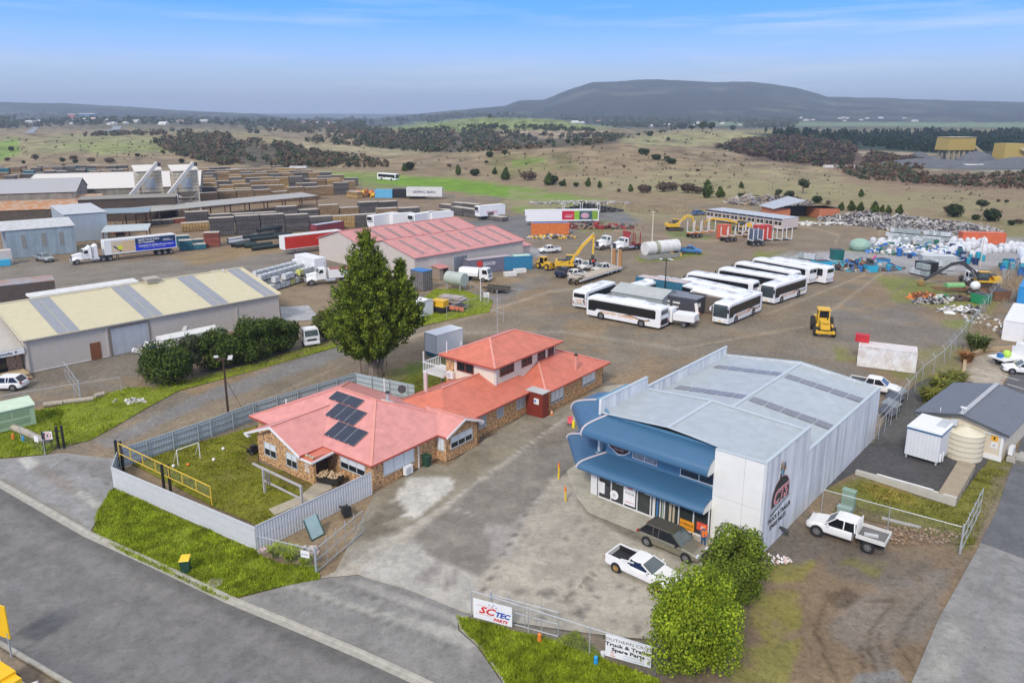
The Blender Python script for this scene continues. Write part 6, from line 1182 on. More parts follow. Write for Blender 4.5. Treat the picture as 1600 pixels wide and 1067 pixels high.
def proto_set():
 P={}
 def add(k,bl,n,size,m,tr=None,**kw):
  T=tree('bush','x',(0,-500,0),bl,n,size,m,tr,seed=len(P)+1,cat='bush',**kw); P[k]=T
 add('cyp',[(0,0,.5,.42,.42,.42),(0,0,.85,.30,.30,.35),(.1,0,1.1,.17,.17,.22),(-.2,.1,.45,.3,.3,.35),(.22,0,.4,.28,.28,.33)],900,.13,LF_HDG,[([(0,0,0),(0,0,.6)],.05,.03)],shell=.4)
 add('rnd',[(0,0,.42,.5,.5,.38),(.25,.1,.5,.3,.3,.3),(-.25,0,.45,.32,.32,.3)],800,.13,LF_DRK,[([(0,0,0),(0,0,.4)],.05,.03)],shell=.4)
 add('brn',[(0,0,.38,.5,.5,.32),(.25,.1,.4,.3,.3,.26),(-.25,0,.36,.3,.3,.26)],700,.10,LF_BRN,[([(0,0,0),(0,0,.4)],.05,.03)],shell=.2)
 add('gum',[(0,0,.85,.35,.35,.22),(.25,.1,.7,.25,.25,.18),(-.28,0,.68,.25,.25,.18),(0,.2,.55,.2,.2,.15)],650,.11,LF_GUM,[([(0,0,0),(.03,0,.4),(0,0,.8)],.05,.02),([(0,0,.3),(.25,.05,.65)],.03,.015),([(0,0,.3),(-.25,0,.6)],.03,.015)],shell=.3)
 return P
PRO=proto_set()
NAMES={'cyp':('conifer_bush','dark conical evergreen'),'rnd':('bush','dark rounded bush'),'brn':('bare_shrub','brown leafless shrub'),'gum':('gum_tree','open crowned gum tree')}
sc_=[('cyp',716,274,16),('rnd',640,266,13),('cyp',632,268,12),('rnd',742,275,11),('cyp',773,273,11),('cyp',790,282,20),('brn',826,282,15),('cyp',857,290,20),('rnd',862,288,14),('rnd',878,291,8),('cyp',881,291,11),('rnd',900,292,7),('cyp',919,292,14),('cyp',937,294,11),
('brn',967,300,5),('cyp',985,300,12),('brn',1005,302,14),('rnd',1012,300,10),('brn',1035,300,16),('brn',1050,298,14),('brn',1075,302,16),('brn',1090,303,12),('cyp',1105,309,27),('cyp',1125,309,17),('rnd',1157,312,10),('rnd',1180,315,10),('cyp',1158,294,10),
('gum',1216,312,16),('gum',1233,316,18),('gum',1254,302,22),('brn',1240,318,12),('rnd',1276,318,12),('cyp',1345,308,12),('cyp',1314,329,13),('cyp',1330,330,16),('cyp',1344,331,15),('cyp',1366,333,18),('cyp',1378,332,12),('cyp',1388,334,13),('cyp',1405,335,15),('brn',1294,320,7),('rnd',1300,250,6),
('rnd',1491,339,20),('brn',1485,333,12),('rnd',1549,346,20),('rnd',1524,344,9),('gum',1533,330,18),('rnd',1580,352,8),('brn',1592,350,8),('gum',1572,320,8),('brn',1560,316,5),
('rnd',765,246,9),('gum',788,246,12),('gum',760,258,7),('brn',702,261,5),('rnd',857,224,6),('rnd',887,224,6),('brn',924,221,5),('rnd',1065,192+10,10),('gum',1080,206,10),('gum',1098,207,16),('gum',1112,207,15),('rnd',1016,213,8),('rnd',1044,220,5),('rnd',998,212,4),('rnd',1003,241,9),('rnd',1010,241,8),('rnd',1025,250,9),('rnd',1047,256,9),('rnd',1052,256,8),('brn',975,262,4),('brn',1090,268,4),('gum',1196,203,7),('rnd',1145,204,8),
('rnd',18,240-4,7),('brn',55,250,9),('brn',115,250,7),('brn',143,254,8),('brn',172,256,10),('rnd',215,245,5),('gum',255,244,9),('rnd',284,255,7),('brn',326,249,12),('brn',285,224,6),('brn',100,262,6),('rnd',98,253,6),('rnd',118,255,6),('cyp',222,246,4),('brn',12,252,6),('rnd',37,256,5)]
for i,(k,x,y,hp) in enumerate(sc_):
 hpos=hit(x,y)
 if hpos is None: continue
 X,Yy,Z=hpos; dist=math.hypot(Yy,CH); H_=hp*dist/FPX*1.02; sc=H_/{'cyp':1.3,'rnd':.8,'brn':.7,'gum':1.05}[k]
 near='behind the container shed' if 1200<x<1300 and y>295 else 'along the back edge of the yard' if 290<y<336 and x<1200 else 'behind the scrap heap' if 1300<x<1420 and y>320 else 'on the near paddock at the right edge' if x>=1420 and y>300 else 'on the near slope behind the green strip' if y>264 else 'on the distant crest' if y<225 else 'on the middle paddock'
 c=copy_tree(PRO[k]); c.name=NAMES[k][0]; c.location=(X,Yy,Z-.1*sc*.2); c.rotation_euler.z=rng.uniform(0,6.28); c.scale=(sc*rng.uniform(.9,1.15),)*2+(sc,)
 c['label']=NAMES[k][1]+' '+near+', number %s counting the paddock bushes from the left'%ORD[0] if 0 else NAMES[k][1]+' '+near
 c['category']='tree' if k in('gum','cyp') else 'bush'; c['group']='%s plants %s'%(NAMES[k][0].replace('_',' '),near)
 c['_x']=x
def uniq_labels():
 """look-alikes in one place are told apart by counting from the left"""
 by={}
 for o in SC.objects:
  if '_x' in o: by.setdefault(o['label'],[]).append(o)
 for lb,os_ in by.items():
  os_.sort(key=lambda o:o['_x'])
  if len(os_)>1:
   for i,o in enumerate(os_): o['label']=(ORD[i] if i<len(ORD) else 'far right')+' from left, '+lb
  for o in os_: del o['_x']
 for o in SC.objects:
  if 'label' in o:
   for a_ in (' timber',' caged',' layer',' the'):
    if len(o['label'].split())>16: o['label']=o['label'].replace(a_,'')
for P_ in PRO.values():
 for ch in list(P_.children): bpy.data.objects.remove(ch)
 bpy.data.objects.remove(P_)
def wood(name,label,polys,n,hp,mats_,seed,kind_='rnd',size=.42,per=26):
 r=random.Random(seed); mbs=[MB() for _ in mats_]; P=polys; xs=[a for p in P for a,b in p]; ys=[b for p in P for a,b in p]; done=0; tries=0
 while done<n and tries<n*20:
  tries+=1; x=r.uniform(min(xs),max(xs)); y=r.uniform(min(ys),max(ys))
  if not any(polymask(np.array([x]),np.array([y]),p,.01)[0]>.5 for p in P): continue
  h=hit(x,y)
  if h is None: continue
  X,Yy,Z=h; d=math.hypot(Yy,1)
  if kind_!='pine' and vnoise(np.array([X/(d*.035)]),np.array([Yy/(d*.09)]),seed)[0]<.40+r.uniform(-.38,.30): continue
  H_=r.uniform(*hp)*d/FPX; done+=1; mi=r.randrange(len(mats_))
  if kind_=='pine': bl=[(X,Yy,Z+H_*.4,H_*.20,H_*.2,H_*.38),(X,Yy,Z+H_*.8,H_*.09,H_*.09,H_*.22)]
  else: bl=[(X,Yy,Z+H_*.45,H_*.5,H_*.5,H_*.42),(X+r.uniform(-.4,.4)*H_,Yy,Z+H_*.5,H_*.33,H_*.33,H_*.35)]
  q=mbs[mi]; k0=len(q.v); rs=np.random.RandomState(r.randrange(1<<30))
  tmp=MB(); leaf_cloud(tmp,[(b[0]-X,b[1]-Yy,b[2]-Z,*b[3:]) for b in bl],per,H_*size,rs.randint(1<<30),shell=.4)
  q.v+=[(a+X,b+Yy,c+Z) for a,b,c in tmp.v]; q.f+=[tuple(i+k0 for i in f) for f in tmp.f]; q.m+=tmp.m
 A=MB()
 for i,q in enumerate(mbs):
  k0=len(A.v); A.v+=q.v; A.f+=[tuple(j+k0 for j in f) for f in q.f]; A.m+=[i]*len(q.f)
 o=A.build(name,mats_,None); return tag(o,label,'woodland',kind='stuff')
LD=leafmat('far_dark_leaf',(.085,.105,.048),(.04,.055,.026)); LB=leafmat('far_brown_leaf',(.20,.14,.08),(.11,.078,.048)); LG=leafmat('far_grey_leaf',(.14,.145,.085),(.07,.078,.045)); LR=leafmat('far_red_leaf',(.15,.072,.042),(.075,.04,.026)); LM=leafmat('far_mauve_leaf',(.125,.082,.07),(.068,.046,.04))
wood('scrub','brown and dark green scrub filling the gully left of the middle',[[(235,222),(330,212),(420,224),(500,238),(600,254),(610,262),(520,262),(440,262),(340,258),(270,242)]],900,(3.5,11),[LB,LD,LB,LG],1)
wood('woodland','dark band of trees across the middle distance valley',[[(500,214),(580,208),(700,205),(800,208),(900,210),(990,214),(930,226),(800,236),(680,240),(590,232),(480,222)]],1000,(3,9),[LD,LD,LG,LB],2)
wood('woodland','dark trees in the distance at the left of the valley',[[(380,196),(470,196),(540,198),(610,204),(620,212),(540,210),(450,208),(390,210)],[(90,214),(240,207),(300,208),(300,212)]],330,(4,9),[LD,LG,LB],3)
wood('woodland','mauve brown wood on the right side of the middle distance',[[(1120,232),(1150,222),(1220,216),(1300,214),(1340,226),(1345,240),(1440,252),(1350,256),(1280,262),(1200,250)]],900,(4,10),[LM,LM,LB,LD],4)
wood('pine_plantation','dark green pine plantation on the slope at the right',[[(1190,208),(1340,214),(1450,211),(1620,212),(1620,236),(1470,240),(1350,230),(1240,215)]],1100,(9,13),[LF_PIN],5,'pine',.34,22)
wood('scrub','rust brown and green scrub below the quarry',[[(1300,262),(1400,266),(1460,276),(1620,272),(1620,298),(1520,292),(1440,288),(1340,280)],[(1340,262),(1430,250),(1470,262),(1400,268)]],620,(3.5,9),[LB,LD,LR,LG],6)
wood('woodland','town trees along the left horizon',[[(-20,182),(60,180),(200,184),(330,186),(450,190),(600,186),(700,190),(620,197),(450,199),(330,196),(160,194),(60,200),(-20,204)]],650,(3,9),[LD,LD,LG],7)
wood('woodland','trees on the lower slopes beneath the mountain',[[(640,184),(760,181),(900,186),(1100,190),(1250,188),(1240,200),(1100,200),(960,200),(860,185),(700,186)]],600,(4,8),[LD,LG,LD],8)
wood('scrub','small brown tufts scattered over the tan paddocks',[[(700,272),(900,240),(1130,246),(1600,300),(1600,330),(1300,310),(1000,285)],[(20,240),(240,235),(250,256),(20,256)],[(420,222),(620,236),(600,244),(480,232)]],240,(1,2.6),[LB,LF_BRN,LD],9,per=14)
wood('scrub','small dark bushes dotted over the middle paddocks',[[(0,216),(400,214),(560,224),(640,240),(560,250),(400,226),(200,250),(0,246)],[(620,250),(900,228),(1130,240),(1300,262),(1560,296),(1500,320),(1200,305),(950,290),(700,272)],[(560,196),(860,190),(960,206),(700,208)],[(960,208),(1200,206),(1210,216),(1130,228),(1000,228)]],300,(1.8,4.2),[LB,LD,LG,LF_BRN],19,per=18)
wood('hedgerow','dark hedge line curving over the green hill',[[(975,214),(1010,208),(1060,202),(1010,214),(985,222)],[(620,207),(760,196),(860,199),(940,206),(900,206),(760,202)],[(975,228),(1015,240),(1050,252),(1040,254),(1000,242)]],200,(3,7),[LD],10)
def houses(polys,n,seed,label):
 r=random.Random(seed); proto=[]; roofs=[mat('far_roof_white',(.72,.72,.70),.6),mat('far_roof_grey',(.35,.36,.38),.6),mat('far_roof_rust',(.42,.22,.16),.6)]; wl=mat('far_house_wall',(.66,.63,.57),.7)
 for rm in roofs: q=MB(); q.ext([(-4,0),(4,0),(4,3),(0,4.8),(-4,3)],-7,7); me=q.build('house_proto',[rm,wl]); me.data.polygons.foreach_set('material_index',[0 if abs(p.normal.z)>.3 else 1 for p in me.data.polygons]); proto.append(me)
 k=0
 while k<n:
  p=r.choice(polys); xs=[a for a,b in p]; ys=[b for a,b in p]; x=r.uniform(min(xs),max(xs)); y=r.uniform(min(ys),max(ys))
  if polymask(np.array([x]),np.array([y]),p,.01)[0]<.5: continue
  h=hit(x,y); k+=1
  if h is None: continue
  ip=r.randrange(3); c=proto[ip].copy(); COL.objects.link(c); c.name='distant_house'; c.location=(h[0],h[1],h[2]); c.rotation_euler.z=r.uniform(0,3.14); s=r.uniform(.8,1.5); c.scale=(s,s,s)
  c['label']='tiny '+('white','grey','rust red')[ip]+' roofed house '+label; c['category']='house'; c['group']='tiny houses '+label; c['_x']=x
 for p in proto: bpy.data.objects.remove(p)
houses([[(20,188),(60,186),(250,189),(330,192),(250,196),(60,196)]],34,1,'in the town on the left'); houses([[(880,192),(1000,190),(1200,192),(1180,199),(960,199)]],22,2,'below the mountain'); houses([[(400,192),(560,193),(560,197),(420,197)]],12,3,'on the far plain'); houses([[(1250,183),(1480,186),(1480,192),(1250,190)]],12,4,'on the right hillside')
# ---------------- fences and gates near the camera ----------------
COLB=mat('grey_white_steel_fence',(.60,.61,.62),.5,.04); COLBK=mat('blue_grey_steel_fence',(.44,.50,.53),.5,.04)
def ribfence(name,label,pts,h,m,capm,world=None,parent=None,inside=-1,posts=True):
 """steel sheet fence folded into real ribs, with rails and posts on the inner side"""
 P=[Vector(p) for p in (world or wpoly(pts))]; o0=P[0]; T=thing(name,label,'fence',(o0.x,o0.y,0)); q=MB(); cp=MB(); rl=MB()
 for i in range(len(P)-1):
  a,b=P[i]-o0,P[i+1]-o0; d=(b-a); ln=d.length; d.normalize(); n=Vector((-d.y,d.x)); k=0.0; pit=.24; prev=None
  while k<ln:
   for ds,e in ((0,0),(.11,0),(.14,.035),(.21,.035)):
    s=min(k+ds,ln); p=a+d*s+n*e
    if prev is not None and (p-prev).length>1e-4: q.face([(prev.x,prev.y,.03),(p.x,p.y,.03),(p.x,p.y,h),(prev.x,prev.y,h)])
    prev=p
   k+=pit
  cp.beam((a.x,a.y,h),(b.x,b.y,h),.06,.05)
  for z in (.3,h-.3,h*.5): o=n*inside*.06; rl.beam((a.x+o.x,a.y+o.y,z),(b.x+o.x,b.y+o.y,z),.05,.07)
  s=0
  while posts and s<ln: p=a+d*s+n*inside*.10; rl.box(p.x-.04,p.x+.04,p.y-.04,p.y+.04,0,h-.05); s+=2.4
 q.build('sheet_panel',m,T); cp.build('top_rail',capm,T); rl.build('post_and_rail',mat('fence_post_grey',(.30,.34,.36),.6),T); return T
ribfence('steel_fence','long white ribbed steel fence facing the street in front of the brick house',[(178,762),(403,862)],1.85,COLB,COLB,inside=1)
ribfence('steel_fence','ribbed pale steel fence with a gate running to the corner of the brick house',[(403,862),(582,773)],2.0,COLB,COLB,inside=1)
ribfence('steel_fence','blue grey ribbed steel fence between the gravel road and the brick house',[(178,762),(188,732),(330,682),(400,655),(556,606),(648,626)],1.75,COLBK,COLBK,inside=-1)
CM=mat('chain_link_wire',(.46,.47,.46),.5,.1,kind='mesh',p=.07,metal=.3)
def chain(label,pts,h,gap=3.2,crank=False,group=None,name='chain_link_fence',world=None,rail=True,lean=0,cap=1):
 P=[Vector(p) for p in (world or wpoly(pts))]; o0=P[0]; T=thing(name,label,'fence',(o0.x,o0.y,0),0,group); m=MB(); q=MB(); rr=random.Random(len(label))
 for i in range(len(P)-1):
  a,b=P[i]-o0,P[i+1]-o0; d=b-a; ln=d.length; d.normalize(); n=Vector((-d.y,d.x)); nb=max(1,int(round(ln/gap)))
  m.face([(a.x,a.y,.02),(b.x,b.y,.02),(b.x,b.y,h),(a.x,a.y,h)])
  if rail: q.cyl((a.x,a.y,h),(b.x,b.y,h),.030,n=6)
  for k in range(nb+1):
   if k==0 and i>0: continue
   p=a+d*(ln*k/nb); t=Vector((rr.uniform(-lean,lean),rr.uniform(-lean,lean)))
   q.cyl((p.x,p.y,0),(p.x+t.x,p.y+t.y,h+.05),.035,n=6)
   if crank: q.cyl((p.x+t.x,p.y+t.y,h+.03),(p.x+t.x+n.x*.35*crank,p.y+t.y+n.y*.35*crank,h+.42),.03,n=5)
 if crank:
  for z,e in ((.15,.12),(.28,.24),(.4,.34)):
   for i in range(len(P)-1):
    a,b=P[i]-o0,P[i+1]-o0; d=(b-a).normalized(); n=Vector((-d.y,d.x)); q.cyl((a.x+n.x*e*crank,a.y+n.y*e*crank,h+z),(b.x+n.x*e*crank,b.y+n.y*e*crank,h+z),.008,n=3)
 q.build('post_and_rail',GALV,T); m.build('wire_mesh',CM,T); return T
chain('chain link fence carrying two company signs along the grass verge before the court',[(737,962),(1024,1056)],1.75,4.1,crank=0)
chain('short chain link return with leaning post beside the lime shrub',[(1024,1056),(1042,1020)],1.75,3)
chain('short chain link fence over the flax plants beside the left gate post',[(405,868),(494,890)],1.5,3.6)
chain('chain link fence with cranked posts on the grass by the white ute',[(1283,800),(1500,862)],1.9,4.3)
chain('long overgrown chain link fence with cranked tops between the gravel yard and the office lot',[(1370,680),(1405,640),(1440,598),(1475,570),(1500,540),(1530,500),(1562,455),(1600,415)],2.0,4.0,crank=1,lean=.12)
chain('chain link fence along the forecourt in front of the workshop shed',[(-40,650),(190,612)],1.7,4)
chain('chain link panel fence behind the white ute bay',[(1372,686),(1400,655)],1.9,2)
chain('chain link fence around the storage corner near the road',[(716,520),(770,478),(850,470)] if 0 else [(698,497),(762,478),(735,455)],1.8,4)
def gate(name,label,a,b,h,bars=4,m=GALV,z0=.1):
 pa,pb=Vector(G(*a)),Vector(G(*b)); d=pb-pa; ln=d.length; T=thing(name,label,'gate',(pa.x,pa.y,0),math.atan2(d.y,d.x)); q=MB()
 q.cyl((0,0,z0),(ln,0,z0),.03,n=6); q.cyl((0,0,h),(ln,0,h),.03,n=6); q.cyl((0,0,(h+z0)/2),(ln,0,(h+z0)/2),.025,n=6)
 for k in range(bars+1): s=ln*k/bars; q.cyl((s,0,z0),(s,0,h+(.35 if 0<k<bars else 0)),.025,n=6)
 q.build('gate_frame',m,T); w_=MB(); w_.face([(0,0,z0),(ln,0,z0),(ln,0,h),(0,0,h)]); w_.build('wire_mesh',CM,T); q=MB(); q.cyl((-.12,0,0),(-.12,0,h+.25),.07,n=8); q.build('gate_post',m,T); return T
gate('sliding_gate','open galvanised mesh gate beside the steel fence at the court entrance',(496,894),(568,832),1.75,5)
gate('sliding_gate','galvanised mesh gate standing behind the company sign in the court',(770,968),(872,996),1.7,4)
gate('swing_gate','tall open galvanised gate on its post at the right road',(1500,864),(1531,800),2.0,4)
gate('swing_gate','open wire gate across the workshop forecourt',(126,622),(102,588),1.8,3)
gate('track_gate','black framed wire gate with signs at the mouth of the gravel road',(72,705),(92,699),1.7,2,m=BLK)
g_=thing('black_gate_post','tall double black steel post at the gravel road gate','post',(*G(92,700),0)); q=MB(); q.box(-.08,.08,-.08,.08,0,2.1); q.box(.42,.58,-.08,.08,0,2.2); q.beam((0,0,1.0),(.5,0,1.0),.06); q.beam((0,0,1.7),(.5,0,1.7),.06); q.build('post',BLK,g_)
g_=thing('notice_sign','white notice with a red ring hung on the black gate','sign',(*G(78,704),0),R(10)); q=MB(); q.box(-.38,.38,-.02,.02,1.1,1.85); b=q.build('sign_board',WHT,g_); q=MB(); q.cyl((0,-.022,1.48),(0,-.026,1.48),.28,n=16); q.build('ring',RED,b); q=MB(); q.cyl((0,-.027,1.48),(0,-.03,1.48),.21,n=16); q.build('ring_inner',WHT,b); q=MB(); q.box(-.08,.08,-.035,-.031,1.38,1.58); q.build('symbol',BLK,b)
g_=thing('notice_sign','small plain white notice on the galvanised post by the log','sign',(*G(60,708),0),R(-25)); q=MB(); q.box(-.28,.28,-.02,.02,1.1,1.65); q.build('sign_board',WHT,g_)
g_=thing('notice_sign','small white notice on the short fence beside the gate post','sign',(*G(479,890),0),R(-18)); q=MB(); q.box(-.33,.33,-.06,-.03,.95,1.45); b=q.build('sign_board',WHT,g_); text('lettering','NO ENTRY',.10,BLK,b,(0,-.066,1.15),(R(90),0,0),'CENTER')
chain('bent galvanised pipe rail with wire over the log by the left gate',[(34,690),(71,712)],1.5,5)
def banner(label,a,b,z0,z1,bm=WHT):
 pa,pb=Vector(G(*a)),Vector(G(*b)); d=pb-pa; T=thing('sign_board',label,'sign',(pa.x,pa.y,0),math.atan2(d.y,d.x)); q=MB(); q.box(0,d.length,-.10,-.07,z0,z1); return T,q.build('banner',bm,T),d.length
T,b,w_=banner('white banner with red and blue lettering on the chain link fence',(741,967),(801,983),.22,1.52)
SR=mat('sign_red',(.62,.03,.04),.5); SB_=mat('sign_blue',(.02,.06,.38),.5); SK=mat('sign_black',(.02,.02,.02),.5)
text('lettering','SC',.62,SR,b,(w_*.14,-.105,.66),(R(90),0,0),'LEFT',shear=.35,bold=.02,sx=1.35); text('lettering','o',.22,SB_,b,(w_*.50,-.105,.68),(R(90),0,0)); text('lettering','TEC',.46,SB_,b,(w_*.56,-.105,.66),(R(90),0,0),'LEFT',shear=.3,bold=.02,sx=1.1); text('lettering','PARTS',.26,SR,b,(w_*.52,-.105,.34),(R(90),0,0),'LEFT',shear=.3,bold=.012,sx=1.2)
q=MB(); q.box(w_*.08,w_*.55,-.105,-.10,1.13,1.15); q.box(w_*.06,w_*.5,-.105,-.10,.57,.585); q.build('underline',SR,b)
q=MB()
for x,z in ((.42,1.30),(.54,1.36),(.60,1.22),(.50,1.24)): q.face([(w_*x+.07*math.cos(t*1.2566*2),-.104,z+.07*math.sin(t*1.2566*2)) for t in range(5)])
q.build('star_mark',mat('star_grey',(.35,.37,.48),.5),b)
T,b,w_=banner('white banner with black spare parts lettering at the right end of the chain link fence',(946,1030),(1017,1050),.35,1.72)
text('lettering','SOUTHERN CROSS',.27,SK,b,(w_/2,-.105,1.38),(R(90),0,0),'CENTER',bold=-.002,sx=1.25); text('lettering','Truck & Trailer',.30,SK,b,(w_/2,-.105,1.07),(R(90),0,0),'CENTER',bold=.010,sx=1.35); text('lettering','Spare Parts',.30,SK,b,(w_/2,-.105,.77),(R(90),0,0),'CENTER',bold=.010,sx=1.35)
text('lettering','Ph:',.18,SR,b,(w_*.12,-.105,.58),(R(90),0,0)); text('lettering','Fax:',.18,SR,b,(w_*.12,-.105,.41),(R(90),0,0)); q=MB(); q.box(w_*.4,w_*.85,-.104,-.10,.60,.68); q.box(w_*.4,w_*.85,-.104,-.10,.43,.51); q.build('number_line',mat('faint_grey',(.55,.57,.60),.6),b)
pa,pb=Vector(G(190,738)),Vector(G(333,806)); d=pb-pa
T=thing('yellow_rail','yellow steel rail with mesh infill rising above the left part of the street fence','railing',(pa.x,pa.y,0),math.atan2(d.y,d.x)); ln=d.length; q=MB()
q.beam((0,0,2.7),(ln,0,2.45),.06); q.beam((0,0,1.75),(ln,0,1.5),.05)
for k in range(8): s=ln*k/7; z=1.75-.25*k/7; q.beam((s,0,z-.6 if k in(0,7) else z),(s,0,z+.95),.06)
q.build('rail_frame',mat('rail_yellow',(.75,.50,.04),.5),T); q=MB(); q.face([(0,0,1.75),(ln,0,1.5),(ln,0,2.45),(0,0,2.7)]); q.build('wire_mesh',CM,T)
T=thing('black_post','pair of short black posts where the yellow rail meets the corner','post',(*G(190,735),0)); q=MB(); q.box(-.3,-.15,-.1,.1,0,2.8); q.box(.1,.25,-.1,.1,0,2.7); q.box(-.3,.25,-.08,.08,2.5,2.6); q.build('post',BLK,T)
T=thing('black_post','pair of black posts halfway along the yellow rail','post',(*G(262,772),0)); q=MB(); q.box(-.3,-.15,-.1,.1,0,2.6); q.box(.2,.35,-.1,.1,0,2.6); q.build('post',BLK,T)
def soccer(label,px,py,rz):
 T=thing('goal_frame',label,'goal',(*G(px,py),0),rz); q=MB(); q.cyl((-1,0,0),(-1,0,1.5),.04,n=6); q.cyl((1,0,0),(1,0,1.5),.04,n=6); q.cyl((-1,0,1.5),(1,0,1.5),.04,n=6); q.cyl((-1,0,1.5),(-1,.9,0),.03,n=5); q.cyl((1,0,1.5),(1,.9,0),.03,n=5); q.build('goal_pipe',WHT,T)
soccer('white garden goal frame against the blue grey fence',296,722,R(50))
for x,y,m_,lb in ((349,703,WHT,'white ball nearest the back fence on the lawn'),(334,720,WHT,'white ball in the middle of the lawn'),(294,728,ORG,'orange ball near the garden goal'),(271,730,WHT,'white ball beside the garden goal post')):
 T=thing('ball',lb,'ball',(*G(x,y),.14)); q=MB(); q.ball((0,0,0),.15,nu=12,nv=8); q.build('shell',m_,T,smooth=True)
T=thing('mower','small green and black mower against the brick wall on the lawn','mower',(*G(398,708),.05),R(40)); q=MB(); q.box(-.5,.5,-.3,.3,.15,.45); q.box(-.3,.2,-.2,.2,.45,.75); q.build('mower_body',BLK,T); q=MB(); q.box(.3,.75,-.35,.35,.1,.35); q.build('mower_deck',mat('lime_plastic',(.38,.45,.10),.5),T); q=MB(); q.beam((-.4,-.25,.4),(-1.2,-.25,1.0),.03); q.beam((-.4,.25,.4),(-1.2,.25,1.0),.03); q.beam((-1.2,-.25,1.0),(-1.2,.25,1.0),.03); q.build('handle',BLK,T)
for s in(-1,1): wheel(T,.4,s*.36,.14,.08,s); wheel(T,-.4,s*.36,.18,.08,s)
pa,pb=Vector(G(414,770)),Vector(G(473,800)); d=pb-pa; T=thing('garden_swing','weathered grey timber swing frame on the lawn','frame',(pa.x,pa.y,0),math.atan2(d.y,d.x)); ln=d.length; q=MB(); q.box(-.08,.08,-.08,.08,0,2.1); q.box(ln-.08,ln+.08,-.08,.08,0,2.1); q.beam((-1.4,0,2.15),(ln+.1,0,2.15),.14); q.beam((0,0,1.1),(ln,0,1.1),.12); q.build('timber_beam',mat('grey_timber',(.42,.40,.38),.8,.15),T)
q=MB(); q.box(.5,.62,-.1,-.06,1.0,2.0); q.box(.8,.95,-.1,-.06,1.0,2.0); q.build('hanging_board',mat('dark_board',(.16,.14,.17),.8),T)
P=wpoly([(494,755),(512,752),(520,764),(487,782),(430,806),(420,797),(470,776)]); T=thing('deck','weathered timber walkway from the porch to the steel fence','deck',(0,0,0)); q=MB(); q.ext(P,.03,.12,axis='z'); b=q.build('deck_board',mat('deck_timber',(.40,.35,.27),.85,.15,3),T)
T=thing('firewood_trolley','black trailer box heaped with split firewood by the porch','trailer',(*G(517,756),0),R(-20)); q=MB(); q.box(-1.0,1.0,-.5,.5,.25,.72); q.build('box',BLK,T); q=MB(); rr=random.Random(2)
for k in range(50): q.obox((rr.uniform(-.9,.9),rr.uniform(-.45,.45),.76+rr.random()*.18),(.30,.12,.10),rr.uniform(0,6.28),ry=rr.uniform(-.6,.6))
q.build('firewood',mat('split_wood',(.50,.36,.22),.85,.3,4),T)
T=thing('old_glass_panel','old blue green framed panel leaning on the steel fence','panel',(*G(489,836),0),R(52)); q=MB(); q.hexa([(-.55,-.55,.05),(.6,-.55,.05),(.6,-.48,.05),(-.55,-.48,.05),(-.55,.25,1.35),(.6,.25,1.35),(.6,.32,1.35),(-.55,.32,1.35)]); b=q.build('panel_sheet',mat('panel_teal',(.30,.42,.42),.35,.15),T); q=MB(); q.beam((-.55,-.56,.05),(.6,-.56,.05),.06); q.beam((-.55,-.56,.05),(-.55,.24,1.36),.06); q.beam((.6,-.56,.05),(.6,.24,1.36),.06); q.build('panel_frame',mat('dark_green',(.02,.07,.06),.5),b)  # framed glass panel leaning on the fence, no door
def wheelie(label,px,py,rz,bodym,lidm,fallen=False,z=0):
 T=thing('wheelie_bin',label,'bin',(*G(px,py),z),rz); q=MB(); q.hexa([(-.24,-.26,.06),(.24,-.26,.06),(.24,.26,.06),(-.24,.26,.06),(-.30,-.34,.98),(.30,-.34,.98),(.30,.34,.98),(-.30,.34,.98)]); q.build('bin_body',bodym,T); q=MB(); q.hexa([(-.33,-.38,.985),(.33,-.38,.985),(.33,.38,.985),(-.33,.38,.985),(-.30,-.34,1.04),(.30,-.34,1.04),(.28,.36,1.09),(-.28,.36,1.09)]); q.box(-.28,.28,.38,.44,.95,1.0); q.build('lid',lidm,T)
 for s in(-1,1): q=MB(); q.cyl((s*.25,.26,.1),(s*.31,.26,.1),.1,n=10); q.build('wheel',TYRE,T)
 if fallen: T.rotation_euler=(R(80),0,rz); T.location.z=.3
 return T
DG=mat('bin_green',(.02,.065,.04),.45,.05)
wheelie('dark green wheelie bin with yellow lid on the street verge',291,893,R(10),DG,mat('bin_yellow',(.80,.55,.02),.45)); wheelie('plain dark green wheelie bin against the brick house',667,728,R(52),DG,DG); wheelie('black wheelie bin tipped against the steel fence',537,800,R(30),BLK,BLK,True)
T=thing('manhole_cover','round concrete manhole cover set in the street verge','manhole',(*G(336,911),.03)); q=MB(); q.cyl((0,0,0),(0,0,.05),.48,n=24); b=q.build('collar',mat('kerb_concrete'),T); q=MB(); q.cyl((0,0,.05),(0,0,.06),.36,n=24); q.build('lid',mat('manhole_lid',(.22,.19,.15),.9),b)
T=thing('electrical_kiosk','pale green electrical kiosk with pitched lid on the grass by the left gate','kiosk',(*G(20,672),0),R(44)); q=MB(); q.box(-3.0,2.0,-.1,2.0,.1,2.1); b=q.build('cabinet',mat('kiosk_green',(.36,.50,.31),.55,.05),T); q=MB(); q.hexa([(-3.1,-.25,2.1),(2.1,-.25,2.1),(2.1,2.1,2.1),(-3.1,2.1,2.1),(-3.1,-.2,2.2),(2.1,-.2,2.2),(2.1,2.1,2.45),(-3.1,2.1,2.45)]); q.build('lid',mat('kiosk_lid',(.55,.66,.50),.55),T); q=MB(); q.box(-1.4,.0,-.13,-.1,1.25,1.8); q.box(.15,1.5,-.13,-.1,1.25,1.8); q.box(-1.4,1.5,-.13,-.1,.5,1.0); q.build('louvre',mat('kiosk_louvre',(.24,.33,.19),.6),b)
